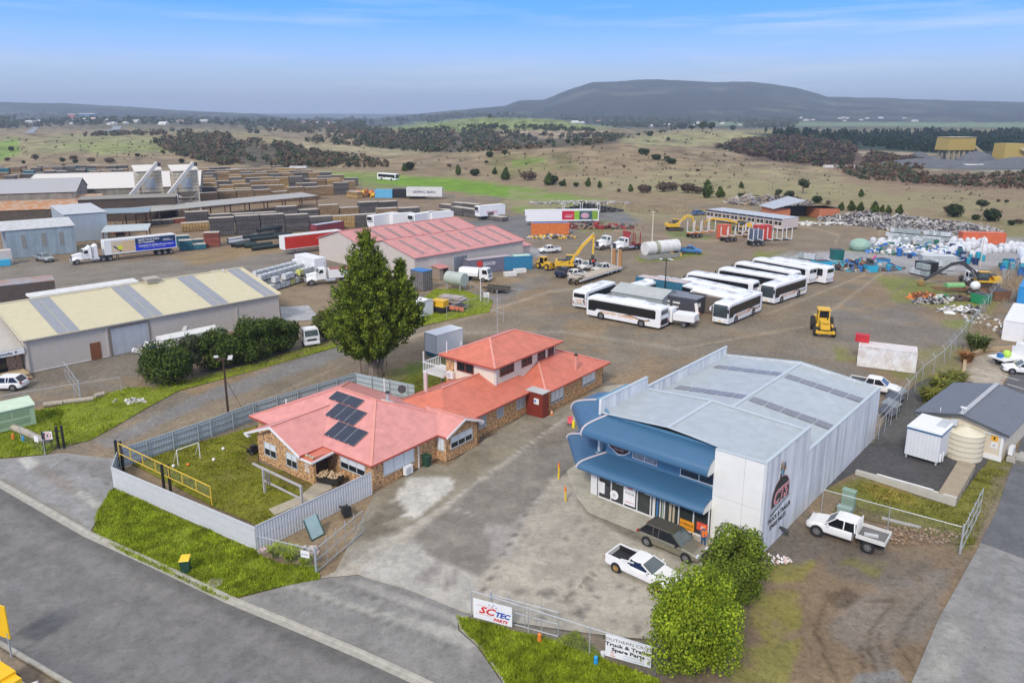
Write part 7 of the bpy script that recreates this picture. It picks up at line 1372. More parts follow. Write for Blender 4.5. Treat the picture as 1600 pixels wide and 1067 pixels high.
def log(label,a,b,r_,m,group=None,seg=4):
 pa,pb=G(*a),G(*b); T=thing('log',label,'log',(pa[0],pa[1],0),0,group); q=MB(); rr=random.Random(len(label)); P=[Vector((0,0,r_))+(Vector((pb[0]-pa[0],pb[1]-pa[1],0)))*k/seg+Vector((rr.uniform(-.05,.05),rr.uniform(-.05,.05),0)) for k in range(seg+1)]; q.tube(P,[r_*rr.uniform(.9,1.1) for _ in P],10); q.build('log_wood',m,T); return T
LW=mat('weathered_log',(.40,.35,.28),.9,.25,2); log('weathered grey log lying by the left gate',(12,668),(74,694),.30,LW); log('long pale log barrier at the workshop entrance',(68,636),(100,632),.25,LW); log('second pale log of the barrier, near the open wire gate',(98,632),(146,626),.25,LW); log('short pale log at the right end of the barrier',(148,622),(164,618),.25,LW)
def pole(name,label,px,py,h,m,arms=True,r_=.11,stay=False):
 T=thing(name,label,'pole',(*G(px,py),0)); q=MB(); q.cyl((0,0,0),(0,0,h),r_*1.2,r_*.8,n=8);
 if stay: q.cyl((0,0,h*.65),(2.2,-.6,0),.025,n=5)
 q.build('pole_shaft',m,T)
 if arms:
  q=MB(); q.beam((-.8,.3,h-.05),(.8,-.3,h-.05),.08); q.beam((-.6,-.3,h-.15),(.6,.3,h-.15),.06); a=q.build('cross_arm',m,T)
  for x,y in ((-.8,.3),(.8,-.3),(.6,.4)): q=MB(); q.obox((x,y,h+.08),(.42,.3,.14),.3); q.build('flood_light',WHTD if name=='lamp_pole' and h<7 else DKST,T)
 return T
pole('lamp_pole','dark timber lamp pole with floodlights and stay beside the gravel road',357,650,6.1,mat('dark_timber_pole',(.06,.028,.022),.8),stay=True)
pole('lamp_pole','slim black lamp pole with twin floodlights rising from the site huts',1038,470,6.8,BLK,stay=True,r_=.09)
pole('power_pole','tall pale timber pole beside the white fuel tank',1018,398,9.4,mat('pale_pole',(.60,.50,.38),.7,.1),arms=True,r_=.14)
pole('flag_pole','thin white pole on the grass in front of the white tipper truck',751,471,5.5,WHT,arms=False,r_=.05); pole('light_mast','thin pole standing in the drum yard',1531,418,6.4,mat('pale_pole'),arms=False,r_=.08)
T=thing('bollard','yellow bollard with orange top at the shop awning corner','bollard',(*G(873,748),0)); q=MB(); q.cyl((0,0,0),(0,0,1.1),.08,n=8); q.build('post',mat('sign_yellow2',(.80,.52,.02),.5),T); q=MB(); q.cyl((0,0,1.1),(0,0,1.5),.13,.03,n=8); q.build('cap',ORG,T)
T=thing('bollard','leaning orange and yellow marker post near the shop footpath','bollard',(*G(884,783),0)); q=MB(); q.cyl((0,0,0),(-.05,0,.9),.07,n=8); q.build('post',mat('sign_yellow2'),T); q=MB(); q.cyl((-.05,0,.9),(-.05,0,1.35),.12,.03,n=8); q.build('cap',ORG,T)
T=thing('chair','pink red plastic chair near the house door beside the awning','chair',(*G(891,666),0)); q=MB(); q.box(-.25,.25,-.25,.25,.4,.45); q.box(-.25,.25,.2,.25,.45,.95); q.build('seat',mat('pink_plastic',(.70,.12,.16),.5),T); q=MB(); [q.box(x-.02,x+.02,y-.02,y+.02,0,.4) for x in(-.22,.22) for y in(-.22,.22)]; q.build('leg',BLK,T)
T=thing('yellow_drum','small yellow container standing beside the pink chair','container',(*G(896,668),0)); q=MB(); q.cyl((0,0,0),(0,0,.7),.16,.12,n=10); q.build('shell',mat('bright_yellow',(.85,.68,.02),.5),T)
T=thing('traffic_cone','small orange and white cone against the brick wall','cone',(*G(862,647),0)); q=MB(); q.cyl((0,0,.03),(0,0,.5),.15,.03,n=10); q.box(-.2,.2,-.2,.2,0,.04); q.build('cone_shell',ORG,T); q=MB(); q.cyl((0,0,.2),(0,0,.32),.115,.085,n=10); q.build('white_band',WHT,T)
def hydrant(label,px,py,m): T=thing('marker',label,'marker',(*G(px,py),0)); q=MB(); q.cyl((0,0,0),(0,0,.45),.14,.10,n=8); q.ball((0,0,.45),.13,nu=8,nv=5); q.build('shell',m,T)
hydrant('small blue marker stub in the grass below the lettered banner',931,1038,mat('marker_blue',(.02,.30,.60),.5)); hydrant('small orange marker stub in the grass by the chain link fence',843,1002,ORG); hydrant('small blue marker stub beside the weathered log',37,690,mat('marker_blue')); hydrant('small orange marker in the grass left of the log',21,686,ORG)
T=thing('bucket','small white bucket next to the rusty plates behind the banner','bucket',(*G(942,1026),0)); q=MB(); q.cyl((0,0,0),(0,0,.32),.12,.15,n=10); q.build('shell',WHT,T)
T=thing('steel_plate','rusty red steel plates leaning behind the right banner','steel',(*G(952,1024),0),R(-20)); q=MB(); q.obox((.5,.25,.45),(1.6,.06,.9),rx=.3); q.box(-.1,1.9,.0,.35,0,.12); q.build('plate',mat('red_oxide',(.32,.14,.10),.8,.2),T)
def person(px,py,rz):
 T=thing('person','person in blue clothes and orange vest standing by the shop window','person',(*G(px,py),.05),rz); bm=bmesh.new()
 J={'pel':(0,0,.92,.15),'ch':(0,0,1.32,.17),'nk':(0,0,1.50,.06),'hd':(0,.01,1.64,.095),'tp':(0,.01,1.74,.07)}
 J.update({'lh':(.10,0,.88,.10),'lk':(.11,.03,.48,.07),'la':(.11,0,.09,.05),'lt':(.11,.16,.04,.04),'rh':(-.10,0,.88,.10),'rk':(-.11,.03,.48,.07),'ra':(-.12,0,.09,.05),'rt':(-.12,.16,.04,.04),'ls':(.19,0,1.42,.065),'le':(.25,.02,1.14,.045),'lw':(.22,.20,.98,.034),'lf':(.21,.28,.96,.03),'rs':(-.19,0,1.42,.065),'re':(-.27,-.02,1.14,.045),'rw':(-.25,.10,.92,.034),'rf':(-.25,.14,.84,.03)})
 V={k:bm.verts.new(v[:3]) for k,v in J.items()}
 for s in ('pel ch','ch nk','nk hd','hd tp','pel lh','lh lk','lk la','la lt','pel rh','rh rk','rk ra','ra rt','ch ls','ls le','le lw','lw lf','ch rs','rs re','re rw','rw rf'):
  a,b=s.split(); bm.edges.new((V[a],V[b]))
 me=bpy.data.meshes.new('body'); bm.to_mesh(me); bm.free(); o=bpy.data.objects.new('body',me); COL.objects.link(o); o.parent=T
 sk=o.modifiers.new('skin','SKIN');
 for v,(k,j) in zip(me.skin_vertices[0].data,J.items()): v.radius=(j[3],j[3]); v.use_root=(k=='pel')
 o.modifiers.new('sub','SUBSURF').levels=1; me.materials.append(mat('worker_blue',(.03,.10,.20),.8))
 q=MB(); q.box(-.2,.2,-.14,.14,1.0,1.45); q.build('vest',mat('hi_vis_orange',(.85,.20,.03),.6),T); q=MB(); q.ball((0,.01,1.68),(.11,.12,.10),nu=10,nv=6); q.build('cap',mat('hi_vis_orange'),T); q=MB(); q.ball((0,.07,1.62),(.08,.05,.09),nu=8,nv=6); q.build('face',mat('skin_tone',(.45,.27,.19),.6),T)
person(1098,858,R(190))
# ---------------- placing helpers ----------------
def along(F,Rr,z=0,off=1.25,L=None):
 """centre and heading of a long vehicle from the near side line front -> rear (photo pixels at height z)"""
 f=Vector(G(*F,z)); r=Vector(G(*Rr,z)); d=(f-r); d.normalize(); n=Vector((-d.y,d.x)); n=n if n.y>0 else -n
 c=(f+r)/2+n*off if L is None else f-d*(L/2)+n*off
 return (c.x,c.y,0),math.atan2(d.y,d.x)
BG='white coaches and buses parked in the gravel yard'
c,a=along((915,494),(1031.6,516.7)); BUS=bus('long white coach with open engine door at its rear, nearest to the camera',c,a,L=12.4,rear_open=True,txt='COUNTRY COACHES')
B1=bus('white coach seen from the front, parked on the right of the site huts',*along((1136.7,510.4),(1188.6,487.6),L=11.4),L=11.4,style=0,txt='VALLEY COACHES')
c,a=along((1207,478),(1254,462),L=12); clone(B1,'white coach seen from the front, farther right with dark windscreen',c,a)
c,a=along((965,466),(913,486)); B2=bus('short white coach turned away at the left end, lettering on its back',c,a,L=9.6,h=3.0,stripe=False)
text('lettering','COUNTRY',.30,BTXT,B2,(-4.86,0,1.35),(R(90),0,R(-90)),'CENTER',shear=.2,bold=.01); text('lettering','TOURS',.28,BTXT,B2,(-4.86,0,1.0),(R(90),0,R(-90)),'CENTER',shear=.2,bold=.01)
B3=bus('white city bus with silver framed windows, first behind the dark hut',(0,0,0),0,L=12.2,style=1,stripe=True,txt='')
for i,(F,Rr,lb) in enumerate((((1055,433),(1163,457),None),((1040,437),(1112,455),'white bus immediately behind the teal site cabin'),((1073,425),(1176,441),'white bus with dark windows, second from the left of the long row'),((1117,417),(1228,435),'tall white coach in the middle of the long row, seats showing through its windows'),((1149,409),(1238,425),'white bus behind the tall coach in the long row'),((1178,403),(1262,418),'second last white bus in the long row'),((1210,404),(1281,416),'white bus at the far right end of the long row'))):
 c,a=along(F,Rr,3.2); L_=(Vector(G(*F,3.2))-Vector(G(*Rr,3.2))).length
 if i==0: B3.location=c; B3.rotation_euler.z=a
 else: clone(B3,lb,c,a)
c,a=along((998,445),(1034,435),3.2,L=10); clone(B2,'white bus nosing out from behind the grey gabled shed',c,a)
c,a=along((1084,451),(1132,462),3.1,L=8); clone(B2,'white coach half hidden behind the brown site hut',c,a)
c,a=along((590,281),(617,283)); clone(B3,'lone white bus far away on the green strip',c,a+math.pi)
for o in SC.objects:
 if o.type=='EMPTY' and o.name.startswith('parked_bus'): o['group']=BG
def hut(name,label,px,py,ang,Lx,Ly,h,wm,rm,gable=0,cat='hut',z=0,group=None):
 T=thing(name,label,cat,(*G(px,py),z),R(ang),group); q=MB(); a,b=Lx/2,Ly/2
 if gable: q.ext([(-b,0),(b,0),(b,h),(0,h+gable),(-b,h)],-a,a,axis='x'); q.build('wall',wm,T); q=MB(); [q.hexa([(-a-.1,s*(b+.15),h-.05),(a+.1,s*(b+.15),h-.05),(a+.1,0,h+gable),(-a-.1,0,h+gable),(-a-.1,s*(b+.15),h+.03),(a+.1,s*(b+.15),h+.03),(a+.1,0,h+gable+.08),(-a-.1,0,h+gable+.08)]) for s in(-1,1)]
 else: q.box(-a,a,-b,b,.1,h); q.build('wall',wm,T); q=MB(); q.box(-a-.06,a+.06,-b-.06,b+.06,h+.002,h+.1)
 q.build('roof',rm,T); return T
GS_=mat('grey_green_steel',(.33,.37,.37),.55,.08,kind='ribxy',p=.2); h=hut('gabled_shed','grey steel gabled shed behind the long coach',1008,478,-39,9,6,2.3,GS_,mat('grey_zinc_roof',(.40,.42,.41),.5,.1,kind='ribx',p=.2),.9)
TEAL=mat('teal_cabin',(.03,.14,.21),.55,.08,kind='ribxy',p=.3); t=container('teal site cabin with white framed window and pink streaked roof',G(1035,466),R(-39),TEAL,L=9,h=2.7,top=mat('pink_streak_roof',(.55,.44,.40),.6,.15),name='site_cabin',cat='cabin'); t.location.z=.6
winset(t,(-3.6,-1.23),(-1.6,-1.23),1.0,1.9,(0,-1),4,0,frame=WHT)
h=hut('site_hut','dark grey flat roofed site hut with white notices',1070,487,-39,5.4,3.6,2.6,mat('charcoal_panel',(.06,.06,.075),.6,.1),mat('slate_roof',(.17,.18,.20),.5,.1)); q=MB(); [q.box(x,x+w_,-1.84,-1.81,z,z+.3) for x,w_,z in((-2.4,.7,1.6),(-1.2,1.2,1.55),(-1.2,1.0,.9),(-2.4,.7,1.0))]; b=q.build('notice',WHTD,h); q=MB(); q.box(2.71,2.74,-1.2,-.4,1.3,1.9); q.build('notice',WHT,h)
h=hut('site_hut','brown site hut with pale door beside the front facing coach',1108,486,-39,5.6,3.0,2.6,mat('brown_hut',(.14,.115,.09),.7,.1),mat('brown_flat_roof',(.25,.21,.17),.6,.1)); q=MB(); q.box(2.2,2.8,-1.9,-1.86,0,2.1); q.build('door',ALU,h); q=MB(); q.box(2.3,2.7,-1.93,-1.9,.3,1.9); q.build('pane',WSCR,h)
T=thing('plank','long white plank leaning on the dark site hut','plank',(*G(1091,500),0),0); q=MB(); q.obox((-.2,.3,1.2),(.45,.08,2.5),rx=-.25,ry=-.12); q.build('board',WHTD,T)
T=cab_truck('small white service truck with square body beside the long coach',(*G(1061,508),0),R(150),L=5.0,body='box',bh=.95)
T=thing('workbench','orange topped bench outside the dark hut','bench',(*G(1085,500),0),0); q=MB(); q.obox((0,0,1.0),(1.4,.9,.15),.3); q.build('top',ORG,T); q=MB(); q.box(-.5,.5,-.3,.3,0,.95); q.build('stand',WHTD,T)
car('dark olive wagon with black roof rails parked at the shop footpath',(*G(1050,857),0),R(-42),mat('olive_paint',(.27,.25,.185),.22,.05,metal=.4),'wagon',L=4.85,W=1.86,Hh=1.62,roofm=mat('dark_roof_paint',(.075,.068,.05),.2,.05),rim=RIM,wr=.35)
car('white low car based utility with gold wheels and open tub beside the olive wagon',(*G(1005,899),0),R(-42),WHT,'well',L=4.95,W=1.86,Hh=1.36,rim=GOLD,cat='ute',name='parked_ute',wr=.33)
car('white tray back utility on the dirt beside the white shop wall',(*G(1322,842),0),R(141.5),WHT,'tray',L=5.35,W=1.86,Hh=1.60,cat='ute',name='parked_ute',rim=RIM,wr=.40)
car('white hatchback cut by the left edge of the photo',(*G(8,607),0),R(48+180-45),WHT,'suv',L=4.6,wr=.36)
car('silver utility with dark tray beside the louvred steel shed',(*G(70,408),0),R(-35),mat('silver_paint',(.42,.45,.46),.3,.05,metal=.4),'dual',L=5.2,cat='ute',name='parked_ute')
car('champagne wagon parked by the white liquid totes',(*G(457,441),0),R(205),mat('champagne_paint',(.46,.42,.32),.3,.05,metal=.3),'suv',L=4.8,Hh=1.75,W=1.94,wr=.38)
car('white utility behind the spare parts shop next to the fence',(*G(1366,612),0),R(-35),WHT,'dual',L=5.2,cat='ute',name='parked_ute')
car('white sedan cut by the right edge in the office car park',(*G(1600,583),0),R(160),WHT,'sedan',L=4.6)
car('dark navy utility next to the yellow excavator',(*G(882,431),0),R(60),mat('navy_paint',(.02,.03,.07),.3),'dual',L=5,cat='ute',name='parked_ute');
SC_='light vehicles parked beside the low loader trailer'
car('white utility with square headboard behind the navy utility',(*G(899,418),0),R(215),WHT,'tray',L=5,cat='ute',name='parked_ute',group=SC_); car('white dusty utility in the middle by the low loader',(*G(920,421),0),R(215),WHTD,'tray',L=5,cat='ute',name='parked_ute',group=SC_); car('pale green white utility at the right end by the low loader',(*G(942,425),0),R(215),mat('dusty_cream',(.55,.55,.48),.5),'tray',L=5,cat='ute',name='parked_ute',group=SC_); car('white hatchback with missing wheel covers in front of the low loader',(*G(903,432),0),R(30),WHTD,'wagon',L=4.1,Hh=1.45,group=SC_); car('white utility half hidden behind the yellow excavator',(*G(858,395),0),R(200),WHT,'dual',L=5,cat='ute',name='parked_ute')
car('blue utility beside the white fuel tank',(*G(1078,396),0),R(-20),BLUE,'dual',L=5,cat='ute',name='parked_ute'); car('blue car in front of the row of portable buildings',(*G(1092,336),0),R(20),mat('steel_blue',(.08,.16,.30),.3),'suv',L=4.5)
T=cab_truck('white work utility with green sprayer tank in the office car park',(*G(1583,569),0),R(15),L=5.6,body='tray',bm=WHT); q=MB(); q.ball((-1.2,0,1.45),(.5,.5,.45),nu=10,nv=6); q.build('sprayer_tank',mat('lime_tank',(.45,.70,.08),.5),T); q=MB(); q.obox((-2.2,0,1.3),(.5,.5,.5)); q.build('pump',BLUE,T)
a_=heading((277,396),(112,415)); fp=Vector(G(112,415)); d=Vector((math.cos(a_),math.sin(a_))); n_=Vector((d.y,-d.x)); n_=n_ if n_.y>0 else -n_
pc=fp-d*3.3+n_*1.2; bonnet_truck('white bonneted prime mover with tall chrome stacks pulling the blue trailer',(pc.x,pc.y,0),a_)
rp_=Vector(G(277,396)); tcn_=rp_+d*7.1+n_*1.25; NB=mat('trailer_blue',(.01,.035,.52),.4,.03); NV=mat('trailer_navy',(.008,.035,.11),.4,.03)
T=trailer('curtain sided trailer with blue panel and white lettering on its side',(tcn_.x,tcn_.y,0),a_,L=14.2,h=2.95,z0=1.35)
q=MB(); q.box(-7.0,1.2,1.266,1.28,1.5,2.9); q.build('blue_panel',NB,T); q=MB(); q.box(-7.0,1.2,1.266,1.28,2.9,4.12); q.build('navy_panel',NV,T); q=MB(); q.box(1.3,5.9,1.266,1.28,1.6,4.0); pp=q.build('picture_panel',mat('picture_sand',(.62,.52,.38),.6),T); q=MB()
for k in range(9): q.box(1.4+k*.28,1.52+k*.28,1.28,1.29,1.7,3.9-k*.02)
q.build('picture_stud',mat('picture_pine',(.68,.42,.16),.6),pp); q=MB(); q.face([(5.6,1.29,2.9),(4.2,1.29,1.7),(3.9,1.29,1.9),(5.3,1.29,3.1)]); q.build('picture_beam',mat('picture_dark',(.10,.09,.08),.6),pp); q=MB(); q.ball((4.2,1.29,2.6),(.5,.02,.5),nu=10,nv=6); q.build('picture_worker',mat('hi_vis_yellow',(.70,.75,.05),.5),pp)
rt=(R(90),0,R(180))
for s,x,z,sz in (('MAKE YOUR BUILD',.6,3.55,.50),('OF TASMANIA',.6,3.0,.50),("CLENNETT'S MITRE 10",.6,2.3,.46),('Trade Centres',-4.0,2.3,.42),('FOUR LOCATIONS ACROSS SOUTHERN TASMANIA',-.2,1.95,.20)): text('lettering',s,sz,WHT,T,(x,1.30,z),rt,'LEFT',bold=.012 if sz>.3 else 0)
q=MB(); q.box(-5.8,-4.4,1.29,1.30,3.4,3.55); q.box(-6.4,-4.4,1.29,1.30,3.15,3.3); q.build('small_writing',ALU,T)
T=bonnet_truck('white bonneted truck parked under the right conveyor tower',(*G(284,322),0),R(-62))
bonnet_truck('left of two white prime movers facing the yard by the red log frames',(*G(948,388),0),R(215),sleeper=False); T=bonnet_truck('right of two white prime movers, red log frame behind its cab',(*G(975,391),0),R(215),sleeper=False); q=MB(); q.box(-.9,-.6,-1.2,1.2,1,4.2); [q.box(-4.0,-.9,y-.08,y+.08,1.1,1.4) for y in(-1,1)]; [q.box(x-.08,x+.08,y-.08,y+.08,1.2,3.8) for x in(-2.2,-3.8) for y in(-1.15,1.15)]; q.build('log_frame',mat('dark_red_steel',(.30,.03,.03),.6,.2),T)
T=bonnet_truck('white tipper truck with bull bar and chrome grille beside the champagne wagon',(*G(505,443),0),R(203),sleeper=False,L=8.6); q=MB(); q.hexa([(-.9,-1.2,1.1),(-.9,1.2,1.1),(-5.6,1.2,1.1),(-5.6,-1.2,1.1),(-.8,-1.25,2.6),(-.8,1.25,2.6),(-5.7,1.25,2.6),(-5.7,-1.25,2.6)]); q.build('tipper_body',WHT,T); q=MB(); q.box(-5.2,-1.2,-1.0,1.0,2.61,2.66); q.build('tarp',mat('red_tarp',(.30,.08,.07),.7),T)
cab_truck('white pantechnicon truck behind the row of liquid totes',(*G(482,428),0),R(135),L=9,body='box',bh=2.7)
cab_truck('white small refuse truck in front of the grey container',(*G(743,438),0),R(-20),L=5.8,body='tank')
T=cab_truck('white truck cab shell without windscreen on a flat chassis by the hedge trees',(*G(478,533),0),R(-60),L=6.4,body='none')
cab_truck('white truck with dark visor in front of the timber stacks, beside the maroon container',(*G(527,358),0),R(-70),L=6,body='none')
TG='white refrigerated van trailers behind the faded red roofs'
def tr_at(label,px,py,ang,**k): return trailer(label,(*G(px,py),0),R(ang),**k)
T=tr_at('long red sided van trailer with white end behind the liquid totes',488,392,222,L=14,h=2.9,side=mat('curtain_red',(.55,.035,.02),.45,.05),wheels=True)
for px,py,lb,rf in ((600,358,'first white van trailer from the left behind the faded red roofs',True),(629,357,'second white van trailer from the left behind the faded red roofs',False),(662,356,'third white van trailer behind the faded red roofs with small red picture',True),(689,354,'rightmost white van trailer behind the faded red roofs',False)): tr_at(lb,px,py,235 if rf else 215,L=9.5 if rf else 6.5,h=2.9,reefer=rf,group=TG,m=BUSW)
T=tr_at('white van trailer with pink lettering standing alone on the dark gravel',766,342,218,L=9,h=2.9,reefer=True,m=BUSW); text('lettering','FOODS',1.2,mat('sign_pink2',(.70,.10,.25),.5),T,(2.2,1.29,1.7),rt,'LEFT')
T=tr_at('long white semi trailer with red and green fruit picture on its side',878,351,185,L=20,h=3.0,reefer=True,m=BUSW)
for nm,x0,x1,m_ in (('red_graphic',-3.2,.2,mat('fruit_red',(.55,.02,.05),.5)),('green_graphic',-4.6,-3.2,mat('leaf_green',(.25,.50,.03),.5)),('dark_graphic',-8.2,-4.6,mat('fruit_dark',(.06,.12,.12),.5)),('grass_graphic',-9.8,-8.2,mat('grass_gr',(.22,.36,.04),.5))): q=MB(); q.box(x0,x1,1.27,1.285,1.5,3.9); q.build(nm,m_,T)
q=MB(); q.ball((-6.2,1.28,2.6),(1.2,.03,.8),nu=12,nv=6); q.build('fruit_picture',mat('fruit_pink',(.62,.35,.42),.5),T); q=MB(); q.box(-2.6,-.6,1.286,1.295,2.2,2.35); q.box(-2.9,-.6,1.286,1.295,2.7,2.8); q.build('graphic_line',WHT,T)
T=container('old cream container trailer with dark block lettering at the back of the timber yard',G(664,311),R(-5),WHTD,L=13,h=3.2,z=1.0); text('lettering','GEMPAC BARN',1.25,NV,T,(0,-1.27,1.2),(R(90),0,0),'CENTER')
T=container('open black framed container behind the lettered cream one',G(640,309),R(-5),BLK,L=12,h=3.2); container('light blue container at the back left of the lettered one',G(601,309),R(-8),mat('light_blue_paint',(.12,.40,.60),.5),L=6.5,h=3.0)
container('pale grey van body far behind the timber yard, on the skyline of the stacks',G(467,270),R(-5),WHTD,L=9,h=3.4); container('long maroon container with grey roof end-on before the timber stacks',G(512,368),R(55),mat('maroon_paint',(.22,.04,.05),.6,.15),L=9,h=3.2,top=GALV)
container('red orange container with blue tarp roof in the middle of the yard',G(859,366),R(3),mat('orange_container',(.62,.17,.04),.6,.15),L=9.5,h=3.0,top=BLUE); T=container('grey purple container with white and red lettering by the nearer warehouse',G(763,424),R(32),mat('grey_purple',(.16,.15,.20),.6,.1),L=10,h=2.8,top=mat('dusty_top',(.42,.36,.38),.7)); text('lettering','GOOD',.9,WHT,T,(-1.9,-1.27,1.5),(R(90),0,0),'LEFT',bold=.02); q=MB(); q.box(-3.2,-2.0,-1.26,-1.24,1.4,2.5); q.build('red_square',RED,T)
container('blue steel container with mint green roof at the corner of the yard road',G(806,420),R(18),mat('container_blue',(.03,.19,.34),.55,.08),L=6.1,h=2.7,top=mat('mint_top',(.45,.62,.50),.6))
T=container('rust streaked white container in the yard behind the shop',((G(1344,572)[0]+G(1430,583)[0])/2+.3,(G(1344,572)[1]+G(1430,583)[1])/2+1.1,0),heading((1344,572),(1430,583)),mat('rust_white',(.76,.76,.76),.6,.08,.9,kind='two',col2=(.62,.57,.52)),L=6.3,h=2.59,top=mat('white_rust_top',(.66,.60,.58),.6,.1))
tb=thing('red_crate','small red steel crate standing on the white container','crate',(T.location.x-2.2,T.location.y+2.0,2.6),T.rotation_euler.z); q=MB(); q.box(-.75,.75,-.5,.5,0,.8); q.build('crate_side',mat('crate_red',(.50,.02,.03),.6,.1),tb); q=MB(); [q.box(x,x+.05,-.53,.53,0,.83) for x in(-.78,-.25,.25,.73)]; q.box(-.8,.8,-.54,.54,.8,.86); q.build('crate_rib',mat('crate_red'),tb)
container('clean white container at the right edge behind the retaining wall',G(1588,518),R(52),WHT,L=12,h=2.8); container('bright blue container at the right edge beyond the clean white one',G(1606,468),R(52),mat('bright_blue',(.03,.26,.58),.5,.08),L=9,h=2.8)
T=hut('white_box','white insulated box body on blue skid behind the brick house',694,550,47,4.5,2.2,2.5,WHT,WHT,cat='box'); q=MB(); q.box(-2.2,2.2,-1.05,1.05,0,.42); q.build('skid',mat('skid_blue',(.03,.13,.18),.5),T); [o for o in T.children if o.name.startswith('wall')][0].location.z=.35; [o for o in T.children if o.name.startswith('roof')][0].location.z=.35; q=MB(); [q.box(x-.04,x+.04,y-.04,y+.04,.4,2.9) for x in(-2.25,2.25) for y in(-1.1,1.1)]; q.build('corner_trim',ALU,T)
pw=G(1464,729); T=thing('portable_cabin','square white portable cabin with blue roof edge on dark gravel','cabin',(*pw,0),R(45)); q=MB(); q.box(0,3.9,0,2.7,.35,2.9); q.build('wall',mat('cabin_white',(.66,.68,.70),.5,.05,kind='ribxy',p=.3),T); q=MB(); q.box(-.05,3.95,-.05,2.75,2.9,3.0); q.build('roof',WHT,T); q=MB(); q.box(-.06,-.0,-.06,2.76,2.76,2.9); q.box(-.06,3.96,-.07,0,2.76,2.9); q.build('blue_edge',mat('edge_blue',(.02,.11,.25),.5),T); q=MB(); [q.box(x,x+.12,y,y+.12,0,.35) for x in(.1,1.9,3.7) for y in(.1,2.5)]; q.build('foot',ALU,T); q=MB(); q.box(1.6,2.7,.2,.9,3.0,3.12); q.box(2.8,3.6,.2,.9,3.0,3.14); q.box(3.3,3.9,-.25,.3,2.8,3.2); q.build('roof_panel',ALU,T); q=MB(); q.box(.4,.6,-.12,0,.3,1.0); q.cyl((1.0,-.1,.2),(1.0,-.1,1.1),.06,n=6); q.build('pipe',WHT,T)
T=thing('water_tank','round cream ribbed water tank between the portable cabin and the office','tank',(*G(1504,712),0)); q=MB(); z=0;
for k in range(5): q.cyl((0,0,z),(0,0,z+.42),1.5,1.5,28,caps=False); q.cyl((0,0,z+.42),(0,0,z+.47),1.46,1.46,28,caps=False); z+=.47
q.cyl((0,0,z),(0,0,z+.45),1.5,.25,28); tw=q.build('tank_wall',mat('tank_cream',(.68,.62,.47),.6,.05),T,smooth=False); q=MB(); q.cyl((0,0,z+.4),(0,0,z+.55),.28,n=12); q.build('lid',mat('tank_cream'),T)
for a1,b1,nm,lb,m_,h_ in (((1336,741),(1492,792),'retaining_wall','long low concrete retaining wall edging the dark gravel pad',mat('pale_concrete',(.48,.46,.40),.8,.1),.75),((1493,791),(1523,737),'retaining_wall','wide timber topped concrete kerb at the right end of the gravel pad',mat('brown_slab',(.33,.27,.19),.85,.15),.7)):
 p=Vector(G(*a1)); q_=Vector(G(*b1)); d=q_-p; T=thing(nm,lb,'wall',(p.x,p.y,0),math.atan2(d.y,d.x)); L_=d.length; wd=.35 if h_>.7 else 1.3; q=MB()
 if h_>.7: q.hexa([(0,0,0),(L_,0,0),(L_,wd,0),(0,wd,0),(0,0,.35),(L_,0,h_),(L_,wd,h_),(0,wd,.35)])
 else: q.box(0,L_,0,wd,0,h_)
 w_=q.build('wall_block',m_,T); q=MB(); n=5
 for k in range(1,n): q.box(L_*k/n-.02,L_*k/n+.02,-.012,0,.02,.5)
 q.build('joint',mat('joint_grey'),w_)
 if h_>.7: q=MB(); q.cyl((L_*.22,.15,.58),(L_*.78,.15,.76),.06,n=6); q.build('white_pipe',WHT,T)
sheet('path',[(1336,739),(1490,788),(1520,737),(1466,700),(1380,690)],.03,mat('ground_soil'),(.088,.087,.089),grid=1.0)
T=thing('service_pillar','taller green service pillar behind the chain link fence','cabinet',(*G(1324,798),0),R(-40)); q=MB(); q.box(-.45,.45,-.25,.25,0,1.7); b=q.build('cabinet',mat('pillar_green',(.24,.35,.27),.55,.08),T); q=MB(); q.box(-.49,.49,-.29,.29,1.7,1.78); q.build('lid',mat('pillar_green'),b)
T=thing('service_pillar','shorter grey green service pillar next to the white tray ute','cabinet',(*G(1318,812),0),R(-40)); q=MB(); q.box(-.48,.48,-.25,.25,0,1.0); b=q.build('cabinet',mat('pillar_grey_green',(.28,.38,.35),.55,.08),T); q=MB(); q.box(-.52,.52,-.29,.29,1.0,1.08); q.build('lid',mat('pillar_grey_green'),b)
T=thing('sleeper','short weathered sleeper lying on the moss by the fence','timber',(*G(1408,818),0),R(-32)); q=MB(); q.box(-1.3,1.3,-.15,.15,0,.14); q.build('timber',mat('grey_timber'),T)
for k,(x,y) in enumerate(((1388,650),(1392,640),(1397,630),(1402,620))): T=thing('leaning_sheet','stacked dark framed panel, %s from the front, beside the fence behind the shop'%ORD[k],'panel',(*G(x,y),.35+.05*k),R(45),'dark framed panels leaning behind the shop'); q=MB(); q.obox((0,0,.3),(2.2,1.5,.06),rx=.25); q.build('panel_sheet',mat('panel_dark%d'%(k%2),((.05,.055,.065),(.20,.23,.24))[k%2],.4,.1),T)
strip('low_wall',[(1498,601),(1508,585),(1510,566),(1538,549),(1600,547)],[(0,0),(0,.5),(.35,.5),(.35,0)],mat('sandstone',(.42,.31,.18),.85,.15),kind=None); tag(SC.objects['low_wall'],'low curved sandstone retaining wall round the paved forecourt','wall')
strip('low_wall',[(1490,592),(1496,598),(1508,602),(1510,612)],[(0,0),(0,.35),(.18,.35),(.18,0)],mat('pale_concrete'),kind=None); tag(SC.objects['low_wall.001'],'thin white concrete edging wall by the flax behind the office','wall')
